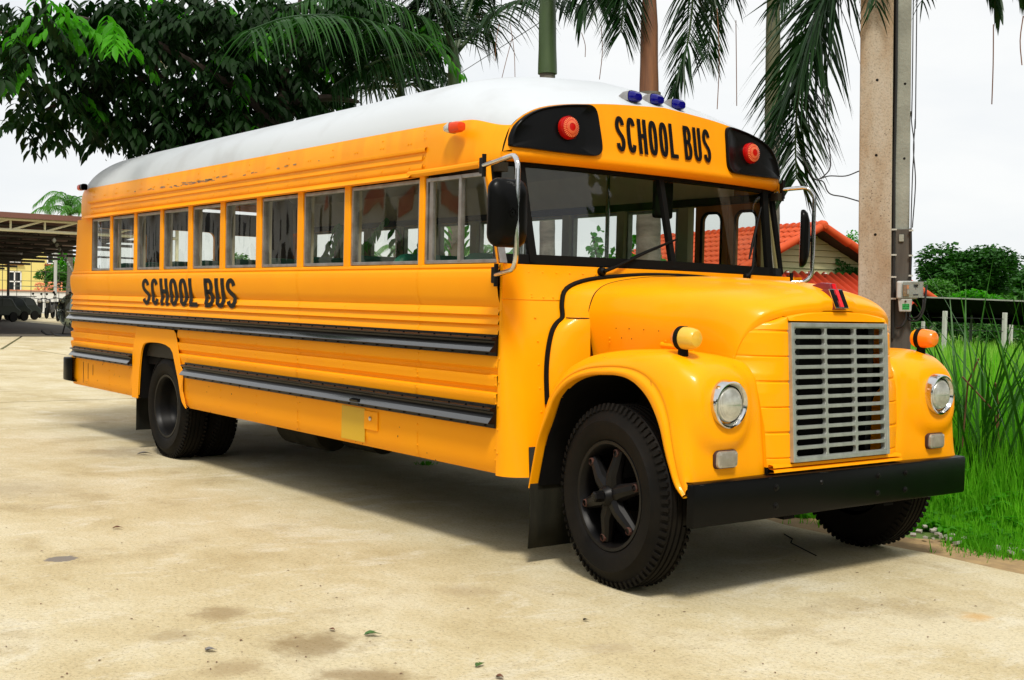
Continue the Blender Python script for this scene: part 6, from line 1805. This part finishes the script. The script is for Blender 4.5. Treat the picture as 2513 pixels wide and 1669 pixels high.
postm = mat('white_post', (.55, .55, .50), rough=.8, col2=(.42, .41, .36), noise_scale=4)
tops = []
for px_, D, py in ((2265, 42, 770), (2317, 32, 768), (2464, 32, 772), (2481, 40, 772), (2560, 32, 776), (2160, 33, 768), (2620, 31, 778)):
    p = on_ground(px_, D)-q; tp_ = at(px_, py, D)-q
    MB().box((p+V((0, 0, tp_.z))*.5), (.10, .10, tp_.z+.1)).build('fence_post', postm, fence, bevel=.01)
    tops.append((px_, tp_))
tops.sort(key=lambda a: a[0])
for dz in (.12, .45):
    MB().tube([t_[1]-V((0, 0, dz)) for t_ in tops], .008, 4).build('fence_wire', cab, fence)

# ---------------------------------------------------------------- grass, weeds, reeds
random.seed(31)
S = Scatter(*BLADE); S2 = Scatter(*BLADE)
def in_view(p, mrg=60):
    v = p-CAM; z = v.dot(cd)
    if z < .5: return False
    px_ = W_PX/2+F_PX*v.dot(cr)/z; py_ = H_PX/2-F_PX*v.dot(cu)/z
    return -mrg < px_ < W_PX+mrg*12 and -200 < py_ < H_PX+mrg*3
def gr(x, y, h, w, S, lean_=.5):
    a = random.uniform(0, 2*pi)
    d = V((cos(a)*lean_*random.random(), sin(a)*lean_*random.random(), 1))
    S.add((x, y, -.04), d, V((cos(a), sin(a), .3)), h, w)
def edge_y(x): return 1.66+.18*sin(x*2.3)+.10*sin(x*5.1)
cnt = 0
for _ in range(90000):     # near band
    x = random.uniform(-6, 3.2); y = edge_y(x)+random.random()**1.6*3.4
    if not in_view(V((x, y, .2))): continue
    dn = sstep(0, 1.2, y-edge_y(x))
    h = (.10+.50*dn)*random.uniform(.45, 1.3)
    gr(x, y, h, .009+.006*random.random(), S, .9)
    cnt += 1
for _ in range(30000):    # sparse tufts on the verge
    x = random.uniform(-6, 3.2); y = edge_y(x)-abs(random.gauss(0, .16))
    n_ = noise.noise(V((x*2.2, y*2.2, 5)))
    if n_ < .02 or y < 1.08 or not in_view(V((x, y, .1))): continue
    gr(x, y, random.uniform(.03, .12), .008, S, 1.2)
for _ in range(95000):     # field: knee to waist high
    x = random.uniform(-26, 4.5); y = random.uniform(4.5, 31)
    p = V((x, y, .3))
    if not in_view(p) or (p-CAM).dot(cr)/(p-CAM).dot(cd) < .20: continue
    D = (p-CAM).dot(cd)
    n_ = noise.noise(V((x*.35, y*.35, 1)))
    h = random.uniform(.40, .80)*(1+.35*n_)*(1-.25*sstep(20, 30, D))
    if random.random() < (.5 if D > 16 else .14): gr(x, y, h*1.2, .007+.0010*D, S2, .35)
    else: gr(x, y, h, .008+.0011*D, S, .6)
tag(S.build('grass', grassm), 'bright green grass growing along the verge and across the field', 'grass', kind='stuff')
tag(S2.build('seeding_grass', grassdry), 'pale seeding grass at the back of the field', 'grass', kind='stuff')
# broad-leaved weeds
wd_ = Scatter(*LEAF)
for _ in range(1500):
    x = random.uniform(-2.5, 2.6); y = edge_y(x)+random.random()**1.3*2.4-.05
    if not in_view(V((x, y, .2))): continue
    zc = random.uniform(.02, .34)*sstep(-.1, 1, y-edge_y(x))+.02
    a = random.uniform(0, 2*pi)
    for k in range(3):
        a2 = a+2.1*k
        wd_.add((x, y, zc), V((cos(a2), sin(a2), random.uniform(-.3, .5))), V((0, 0, 1)), random.uniform(.05, .09), .035)
tag(wd_.build('weeds', leafbright), 'broad leaved weeds among the verge grass', 'weeds', kind='stuff')
# reeds: long blades leaning out of clumps
def reeds(px, py, D, n, label, hmin=.8, hmax=1.75):
    g_ = at(px, py, D); b_ = V((g_.x, g_.y, -.04))
    root = thing('reed_clump', label, 'reeds', b_, 'reed clumps at the right edge')
    bl = MB()
    for _ in range(n):
        a = random.uniform(0, 2*pi); r_ = random.random()**.5*.38
        p0 = V((cos(a)*r_, sin(a)*r_, 0))
        h = random.uniform(hmin, hmax); ln_a = random.uniform(0, 2*pi); out_ = random.uniform(.15, .75)*h
        hd = V((cos(ln_a), sin(ln_a), 0))
        bend = random.random()**2*1.0
        P = [p0+hd*out_*(u**1.5)+V((0, 0, h*u-bend*h*.45*max(0, u-.55)**1.4)) for u in (0, .2, .4, .6, .8, 1)]
        wv = V((-hd.y, hd.x, 0))*random.uniform(.008, .014)
        bl.grid([[p-wv*f, p+wv*f] for p, f in zip(P, (1, 1.1, 1, .85, .55, .05))], smooth=False)
    tag(bl.build('reed_blades', reedm, root), kind='stuff')
    return root
reeds(2400, 1150, 8.8, 34, 'dense dark green reeds beside the far end of the bumper')
reeds(2475, 1170, 8.6, 40, 'dense dark green reeds at the right edge of the picture')
reeds(2535, 1200, 8.4, 28, 'tall reeds leaning in from beyond the right edge', 1.1, 2.0)
reeds(2440, 1060, 10.0, 24, 'reeds standing behind the front reed clumps', 1.1, 2.0)
reeds(2350, 1050, 10.4, 9, 'thin reed clump behind the orange turn lamp', .7, 1.5)
for (px0, py0, px1, py1, lb_) in ((2362, 925, 2440, 1010, 'brown dead reed stalk leaning right among the green blades'), (2443, 940, 2450, 1000, 'brown cattail head standing among the reeds'), (2402, 880, 2375, 940, 'dry tan reed stalk left of the green blades')):
    a, b_ = at(px0, py0, 8.5), at(px1, py1, 8.6)
    base_ = V((b_.x+(b_.x-a.x)*.6, b_.y+(b_.y-a.y)*.6, 0))
    o = thing('dead_reed', lb_, 'reed', base_)
    MB().tube([V((0, 0, 0)), b_-base_, a-base_], [.005, .007, .006], 6).build('stalk', mat('dry_stalk', (.22, .10, .04), rough=.8, col2=(.12, .06, .03), noise_scale=20), o)
# rubble and litter at the pole foot, leaves on the concrete
rb_m = mat('pale_rubble', (.36, .33, .27), rough=.9, col2=(.32, .30, .26), noise_scale=20)
random.seed(8)
rubble = MB()
for _ in range(34):
    if _ < 22: px_, py_ = random.uniform(2230, 2400), 0; py_ = 1300+(px_-2230)*.18+random.uniform(-14, 14)
    else: px_, py_ = random.uniform(2430, 2513), random.uniform(1338, 1360)
    g_ = gpix(px_, py_); s_ = random.uniform(.012, .03)
    rot = Matrix.Rotation(random.uniform(0, 3), 3, 'Z') @ Matrix.Rotation(random.uniform(-.5, .5), 3, 'X')
    rubble.box(V((g_.x, g_.y, .005)), (s_*1.6, s_*1.2, s_*.7), rot)
tag(rubble.build('rubble', rb_m), 'pale broken rubble scattered at the foot of the pole', 'rubble', kind='stuff')
def fallen(px, py, l_, w_, m_, label, up=.02, ang=0):
    g_ = gpix(px, py)
    o = Scatter(*LEAF)
    o.add((0, 0, 0), V((cos(ang), sin(ang), .25)), V((0, .3, 1)), l_, w_)
    o.add((0, 0, 0), V((cos(ang+.5), sin(ang+.5), .35)), V((.3, 0, 1)), l_*.7, w_*.8)
    ob = o.build('fallen_leaf', m_); ob.location = (g_.x, g_.y, .006)
    return tag(ob, label, 'leaf')
greenl = mat('fallen_green_leaf', (.05, .14, .02), rough=.5, col2=(.03, .07, .015), noise_scale=30)
brownl = mat('fallen_brown_leaf', (.12, .045, .02), rough=.8)
greyl = mat('old_grey_leaf', (.16, .15, .14), rough=.8)
fallen(893, 1562, .075, .03, greenl, 'curled green leaf lying on the concrete in the foreground', ang=.9)
fallen(1168, 1640, .05, .02, greenl, 'small green sprig on the concrete at the bottom edge', ang=1.8)
fallen(808, 1548, .035, .02, brownl, 'reddish brown leaf scrap left of the curled green leaf', ang=.3)
fallen(1216, 1664, .04, .03, brownl, 'brown leaf at the very bottom edge of the concrete', ang=.3)
fallen(1430, 1525, .030, .018, under, 'tiny dark leaf on the concrete below the front wheel', ang=.8)
fallen(275, 1299, .07, .018, brownl, 'thin brown twig like leaf on the concrete at the left', ang=.9)
fallen(335, 1117, .14, .03, greyl, 'flat grey leaf on the concrete left of the rear wheel', ang=.9)
fallen(502, 1600, .05, .03, greyl, 'small grey leaf on the stained concrete at the lower left', ang=.9)
sc_ = Scatter(*CARD)
random.seed(4)
for _ in range(260):
    g_ = gpix(random.uniform(0, 2400), random.uniform(1050, 1669)); 
    if g_.y > 1.0: continue
    a = random.uniform(0, 6.3); s_ = random.uniform(.006, .020)
    sc_.add((g_.x, g_.y, .003), V((cos(a), sin(a), 0)), V((0, 0, 1)), s_, s_*.45)
tag(sc_.build('leaf_litter', brownl), 'tiny dark specks of leaf litter strewn over the concrete', 'leaf litter', kind='stuff')
gv = Scatter(*BLADE)
for _ in range(60):
    g_ = gpix(500+ (1520+random.gauss(0, 25))/2361*850, 950+(528+random.gauss(0, 3))/2361*850)
    gv.add((g_.x, g_.y, 0), V((random.gauss(0, .5), random.gauss(0, .5), 1)), V((1, 0, 0)), .035, .008)
tag(gv.build('crack_weeds', grassm), 'small weeds growing from the crack beneath the bus', 'weeds', kind='stuff')

# ---------------------------------------------------------------- left background: carport
creamt = mat('cream_steel_tube', (.66, .62, .42), rough=.5)
darkt = mat('dark_steel_tube', (.045, .038, .03), rough=.6)
brownr = mat('brown_roof_sheet', (.16, .065, .045), rough=.6)
cp = thing('carport', 'wide open carport with cream truss beam and brown metal roof', 'carport', (-33, 0, 0))
XA, XBk, YA, YB = -33.0, -64.0, -9.0, 10.2
def cpz(x): return 3.50-(XA-x)/(XA-XBk)*1.22
def crp(x, y, z): return V((x+33, y, z))
MB().prism([crp(XA+.35, YA, cpz(XA)+.16), crp(XA+.35, YB, cpz(XA)+.12), crp(XBk, YB, cpz(XBk)+.12), crp(XBk, YA, cpz(XBk)+.16)], (0, 0, 0), (0, 0, .05)).build('roof_sheet', brownr, cp)
MB().box(crp(XA+.36, (YA+YB)/2, cpz(XA)+.13), (.03, YB-YA, .16)).build('roof_fascia', brownr, cp)
MB().box(crp(XBk-.1, (YA+YB)/2, cpz(XBk)-.12), (.06, YB-YA, .66)).build('rear_sky_block', darkt, cp)  # dark panel added to shut out sky under the roof's rear edge
MB().box(crp((XA+XBk)/2, (YA+YB)/2, .006), (31.6, YB-YA, .008)).build('carport_shade_floor', mat('carport_shade_floor', (.07, .06, .045), rough=.8, col2=(.13, .11, .08), noise_scale=.6), cp)  # dark floor colour stands in for the deep shade under the roof
for j in range(16):
    x = XA-(XA-XBk)*j/15
    zt_, zb_ = cpz(x)+.03, cpz(x)-.30
    m_ = creamt if j == 0 else darkt
    c_ = MB().tube([crp(x, YA, zt_), crp(x, YB, zt_)], .045, 8).build('truss_chord', m_, cp)
    MB().tube([crp(x, YA, zb_), crp(x, YB, zb_)], .05, 8).build('truss_chord', m_, cp)
    web = None
    y = YA
    while y < YB-.6:
        if web is None:
            web = MB().tube([V((0, 0, zt_)), V((0, 0, zb_))], .035, 6); web.tube([V((0, 0, zb_)), V((0, .97, zt_))], .035, 6)
            web = web.build('truss_web', m_, cp); web.location = crp(x, y, 0)
        else:
            copy_obj(web, crp(x, y, 0), cp)
        y += 1.0
for y in [YA+1.3*i for i in range(15)]:
    MB().box(crp((XA+XBk)/2, y, (cpz(XA)+cpz(XBk))/2+.08), (31.2, .06, .06), Matrix.Rotation(-math.atan2(.95, 31)*-1, 3, 'Y')).build('purlin', darkt, cp)
for y in (YB, 2.2, YA):
    for x in (XA, XA-10, XA-20, XBk):
        if y == 2.2 and x > XBk: continue
        MB().tube([crp(x, y, 0), crp(x, y, cpz(x))], .06, 8).build('carport_post', creamt if x == XA else darkt, cp)
duct = None
for k in range(12):
    x = XA-2-1.9*k
    p = at(133+ (178-133)*(1-(1-k/11)**1.7), 590+(665-590)*(1-(1-k/11)**1.7), 37+2.2*k)
    hh = MB().lathe([(-.05, .03), (-.02, .07), (.0, .085), (.02, .07), (.05, .03)], V((0, 0, 0)), (0, 1, 0), 14) if duct is None else None
    if duct is None:
        duct = hh.build('hanging_lamp_shade', pole_g, cp); duct.location = V((p.x+33, p.y, p.z))
    else: copy_obj(duct, V((p.x+33, p.y, p.z)), cp)
# white wall, yellow building, grid screen behind the carport
ww_ = mat('white_boundary_wall', (.72, .72, .70), rough=.8, col2=(.60, .60, .57), noise_scale=.8)
XW = -72
wl_ = thing('boundary_wall', 'long white boundary wall behind the carport', 'wall', (XW, 0, 0))
MB().box((0, 10, .66), (.2, 50, 1.42)).build('wall_panel', ww_, wl_)
MB().box((.02, 10, 1.40), (.3, 50, .08)).build('wall_coping', mat('terracotta_coping', (.50, .22, .12), rough=.8), wl_)
yb_ = mat('yellow_wall_paint', (.78, .66, .22), rough=.75, col2=(.70, .58, .18), noise_scale=.5)
hs = thing('yellow_building', 'pale yellow building with white framed windows behind the boundary wall', 'building', (-92, 7.8, 0))
MB().box((0, 8.5, 2.6), (8, 14, 5.4)).build('building_wall', yb_, hs)
MB().prism([V((-4.6, 1.0, 5.3)), V((4.6, 1.0, 5.3)), V((0, 1.0, 7.2))], (0, 0, 0), (0, 15, 0)).build('building_roof', redsheet, hs)
wfr = mat('white_window_frame', (.8, .8, .78), rough=.5)
dkg = mat('dark_pane', (.015, .02, .022), rough=.3, spec=.3)
for y, z in ((12.0, 2.05), (6.5, 2.05), (17.0-2.2, 2.05), (12.0, 4.2), (6.5, 4.2), (14.8, 4.2)):
    f = MB()
    for dy in (-.45, 0, .45): f.box((4.06, y+dy, z), (.08, .08, 1.5))
    for dz in (-.72, 0, .72): f.box((4.065, y, z+dz), (.07, .98, .08))
    f = f.build('window', wfr, hs); MB().box((4.02, y, z), (.03, .9, 1.4)).build('window_pane', dkg, f); MB().box((4.10, y, z-.86), (.16, 1.3, .12)).build('window_sill', redsheet, f)
gs = thing('steel_grid_screen', 'tall dark steel grid screen in front of the yellow building', 'screen', (-66, 0, 0))
for y in [4+.62*1.25*i for i in range(26)]:
    MB().tube([V((0, y, 0)), V((0, y, 3.0))], .018, 5).build('grid_upright', darkt, gs)
for z in (.15, .75, 1.35, 1.95, 2.5): MB().tube([V((.03, 3, z)), V((.03, 25, z))], .014, 5).build('grid_rail', darkt, gs)
pgl = on_ground(134, 66)
lp_ = thing('grey_post', 'pale grey steel post standing in front of the white wall', 'post', pgl)
MB().tube([V((0, 0, 0)), V((0, 0, 4))], .09, 8).build('post_shaft', mat('pale_grey_post', (.45, .45, .42), rough=.6), lp_)
blob_tree('garden_bush', 'flowering green bush above the white wall behind the carport', 'bush', 130, 82, 3.3, 3.4, 1.2, 2600, .22, shrubleaf, seed=20, lobes=9)
blob_tree('garden_tree', 'leafy tree at the end of the white wall behind the motorbikes', 'tree', 165, 84, 2.8, 4.4, 1.0, 2200, .24, leafbright, seed=21, lobes=9)
fl = Scatter(*CARD)
for _ in range(160):
    p = at(random.uniform(85, 150), random.uniform(693, 722), 80.2); fl.add(p, V((random.gauss(0, 1), random.gauss(0, 1), 0)), V((1, 0, .3)), .16, .14)
tag(fl.build('blossoms', mat('orange_blossom', (.65, .22, .10), rough=.7)), 'orange pink blossoms on the bush above the white wall', 'flowers', kind='stuff')
# parked scooters
bikem = mat('dark_bike', (.012, .012, .014), rough=.5)
def scooter():
    root = thing('motorbike', 'dark scooter', 'motorbike', (0, 0, 0), 'motorbikes parked by the white wall')
    for x in (-.62, .62):
        MB().lathe([(-.05, .19), (-.05, .27), (0, .30), (.05, .27), (.05, .19), (-.05, .19)], (x, 0, .30), (0, 1, 0), 20).build('wheel', rubber, root)
    MB().prism([V((-.75, -.12, .55)), V((-.35, -.12, .35)), V((.2, -.12, .28)), V((.35, -.12, .45)), V((.45, -.12, .95)), V((.30, -.12, .98)), V((.12, -.12, .45)), V((-.05, -.12, .72)), V((-.72, -.12, .80))], (0, 0, 0), (0, .24, 0)).build('body', bikem, root, bevel=.03)
    MB().box((-.35, 0, .80), (.75, .26, .10)).build('seat', rubber, root, bevel=.03)
    hb_ = MB(); hb_.tube([V((.36, -.36, 1.03)), V((.42, 0, .98)), V((.36, .36, 1.03))], .018, 6); hb_ = hb_.build('handlebar', rubber, root)
    for s in (-1, 1):
        MB().tube([V((.38, s*.25, 1.02)), V((.36, s*.32, 1.22))], .008, 5).build('mirror_stalk', rubber, hb_)
        MB().lathe([(0, .001), (0, .06), (.02, .05), (.025, .001)], (.36, s*.33, 1.24), (1, 0, 0), 10).build('bike_mirror', rubber, hb_)
    MB().tube([V((.42, 0, .9)), V((.62, 0, .30))], .03, 6).build('fork', rimm, root)
    MB().lathe([(0, .001), (.0, .09), (.05, .07), (.06, .001)], (.47, 0, .88), (1, 0, .2), 12).build('headlamp', clearl, root)
    return root
def dup(root, loc, rz, label, sc=1):
    r = root.copy(); COL.objects.link(r); r.location = loc; r.rotation_euler = (0, 0, rz); r['label'] = label; r.scale = (sc,)*3
    for ch in list(root.children):
        c = ch.copy(); COL.objects.link(c); c.parent = r
        for g_ in ch.children:
            d = g_.copy(); COL.objects.link(d); d.parent = c
    return r
bk = scooter()
pp = on_ground(97, 62); bk.location = pp; bk.rotation_euler = (0, 0, R(-18)); bk['label'] = 'dark scooter on the left of the three motorbikes by the white wall'
dup(bk, on_ground(121, 61), R(-30), 'dark scooter in the middle of the three motorbikes by the white wall')
dup(bk, on_ground(147, 55), R(-8), 'larger dark motorbike on the right next to the glass bubble helicopter', 1.08)
# parked three-wheelers in the shade
tukm = mat('dark_vehicle_paint', (.006, .012, .009), rough=.4, spec=.3)
def tuk():
    root = thing('parked_car', 'car', 'car', (0, 0, 0), 'small dark cars parked under the carport')
    prof = [(-1.5, .35), (-1.55, .70), (-1.25, .88), (-.95, 1.30), (-.6, 1.42), (.45, 1.42), (.95, .95), (1.5, .82), (1.6, .40)]
    MB().prism([V((x, -.68, z)) for x, z in prof], (0, 0, 0), (0, 1.36, 0)).build('body', tukm, root, bevel=.06)
    MB().box((-.2, 0, 1.47), (1.9, 1.34, .05)).build('roof', tukm, root, bevel=.02)
    for s in (-1, 1):
        MB().prism([V((x, s*.69, z)) for x, z in [(-.95, .92), (-.78, 1.30), (-.2, 1.36), (-.2, .92)]], (0, 0, 0), (0, s*.006, 0)).build('side_window', dkg, root)
        MB().prism([V((x, s*.69, z)) for x, z in [(-.12, .92), (-.12, 1.36), (.42, 1.36), (.78, .95)]], (0, 0, 0), (0, s*.006, 0)).build('side_window', dkg, root)
        for x in (-1.0, 1.0): MB().lathe([(-.08, .15), (-.08, .28), (.0, .30), (.08, .28), (.08, .15), (.08, .001)], (x, s*.64, .30), (0, s, 0), 20).build('wheel', rubber, root)
        MB().lathe([(0, .001), (0, .10), (.04, .08), (.05, .001)], (1.58, s*.45, .66), (1, 0, 0), 14).build('headlight', clearl, root)
    MB().prism([V((.50, -.55, 1.36)), V((.50, .55, 1.36)), V((.95, .55, .97)), V((.95, -.55, .97))], (.01, 0, .01), (.02, 0, .02)).build('windscreen', dkg, root)
    MB().box((1.62, 0, .42), (.06, 1.3, .10)).build('bumper', chrome, root)
    return root
tk_ = tuk(); p = on_ground(34, 57); tk_.location = p; tk_.scale = (.76,)*3; tk_.rotation_euler = (0, 0, R(-62)); tk_['label'] = 'dark green car at the right end of the row under the carport'
dup(tk_, on_ground(6, 54.5), R(-62), 'dark car second from the right in the row under the carport', .76)
dup(tk_, on_ground(-24, 52), R(-62), 'dark car cut by the left edge of the picture', .76)
# small bubble-nosed helicopter
he = thing('helicopter', 'small helicopter with a round glass bubble nose showing past the rear of the bus', 'helicopter', on_ground(188, 37.5))
bub = glass_mat('bubble_glass', (.45, .50, .47), 1.0)
hdm = mat('helicopter_grey_green', (.13, .16, .13), rough=.4, spec=.3, col2=(.07, .09, .07), noise_scale=4)
MB().lathe([(-.60*cos(R(a)), .60*sin(R(a))) for a in range(0, 181, 10)], (0, 0, .78), (0, 1, 0), 32).build('bubble_canopy', bub, he)
MB().lathe([(-.45*cos(R(a)), .45*sin(R(a))) for a in range(0, 181, 15)], (0, .25, .62), (0, 1, 0), 20).build('cabin', hdm, he)
MB().tube([V((0, .4, .85)), V((0, 1.2, 1.0)), V((0, 3.6, 1.15))], [.32, .16, .06], 10).build('tail_boom', hdm, he)
for s in (-1, 1):
    MB().tube(smooth_line([V((s*.5, -.95, .16)), V((s*.5, -.80, .05)), V((s*.5, -.5, .04)), V((s*.5, 1.0, .04))], 3), .035, 6).build('skid', bikem, he)
    for y in (-.3, .6): MB().tube([V((s*.5, y, .04)), V((s*.2, y, .42))], .025, 6).build('skid_strut', bikem, he)
MB().tube([V((0, .3, 1.2)), V((0, .3, 1.5))], .04, 6).build('rotor_mast', hdm, he)
MB().box((0, .3, 1.52), (.12, 4.4, .02)).build('rotor_blade', hdm, he)
# white car glimpsed through the bus
wc = dup(tk_, on_ground(440, 34), R(80), 'white car glimpsed through the fourth bus window')
wcm = mat('white_car_paint', (.6, .6, .6), rough=.3, coat=.4)
for ch in wc.children:
    if ch.name.startswith('body') or ch.name.startswith('roof'):
        ch.data = ch.data.copy(); ch.data.materials[0] = wcm
del wc['group']

# ---------------------------------------------------------------- trees standing round the yard on the photographer's side (reflected in the bus glass)
for i_, (x, y, w, h, lab) in enumerate(((11, 11, 10, 11, 'broad shade tree beyond the front of the bus on the verge side'), (19, 3, 9, 9, 'broad shade tree straight ahead of the bus'), (7, 15, 9, 11, 'tall shade tree on the verge ahead of the concrete pole'),
        (-2, -22, 10, 8, 'shade tree across the yard behind the photographer'))):
    q = LD(0, 0, 0)
    t_ = blob_tree('shade_tree', lab, 'tree', 1256, 20, w, h, 1.6, 5200, .7, treeleaf, seed=60+i_, lobes=14)
    t_.location = (x, y, 0)

src = t_
for i_ in range(12):  # unseen trees added to block low sky, deepening underbody shade and reflections
    a = R(-128+13.5*i_); rr_ = 25+3*(i_ % 3)
    x, y = CAM.x+cos(a)*rr_, CAM.y+sin(a)*rr_
    c_ = src.copy(); COL.objects.link(c_); c_.location = (x, y, 0); c_.rotation_euler = (0, 0, i_*1.3); c_.scale = (1.05+.1*(i_ % 2), 1.05, 1.0+.18*(i_ % 3))
    c_['label'] = 'unseen tree added behind the camera to block low sky'; c_['group'] = 'added sky-blocking trees'
    for ch in list(src.children): copy_obj(ch, parent=c_)

# long pale workshop across the yard, mirrored in the side windows
wk = thing('workshop_building', 'long pale workshop with dark doors across the yard on the photographer side', 'building', (-30, -17, 0))
pw = mat('pale_workshop_wall', (.74, .74, .72), rough=.8, col2=(.62, .62, .60), noise_scale=.6)
MB().box((0, 0, 2.4), (36, 6, 4.8)).build('building_wall', pw, wk)
MB().prism([V((-18.6, 3.8, 4.7)), V((-18.6, -3.8, 4.7)), V((-18.6, 0, 6.2))], (0, 0, 0), (37.2, 0, 0)).build('building_roof', brownr, wk)
for i in range(6):
    MB().box((-15+6*i, 3.03, 1.4), (3.2, .08, 2.8)).build('workshop_door', darkt, wk)
    MB().box((-12+6*i, 3.03, 3.5), (1.4, .08, .9)).build('workshop_window', dkg, wk)
MB().box((9, 3.06, 3.9), (3.4, .1, .5)).build('red_sign_board', mat('red_sign_board', (.5, .03, .02), rough=.5), wk)
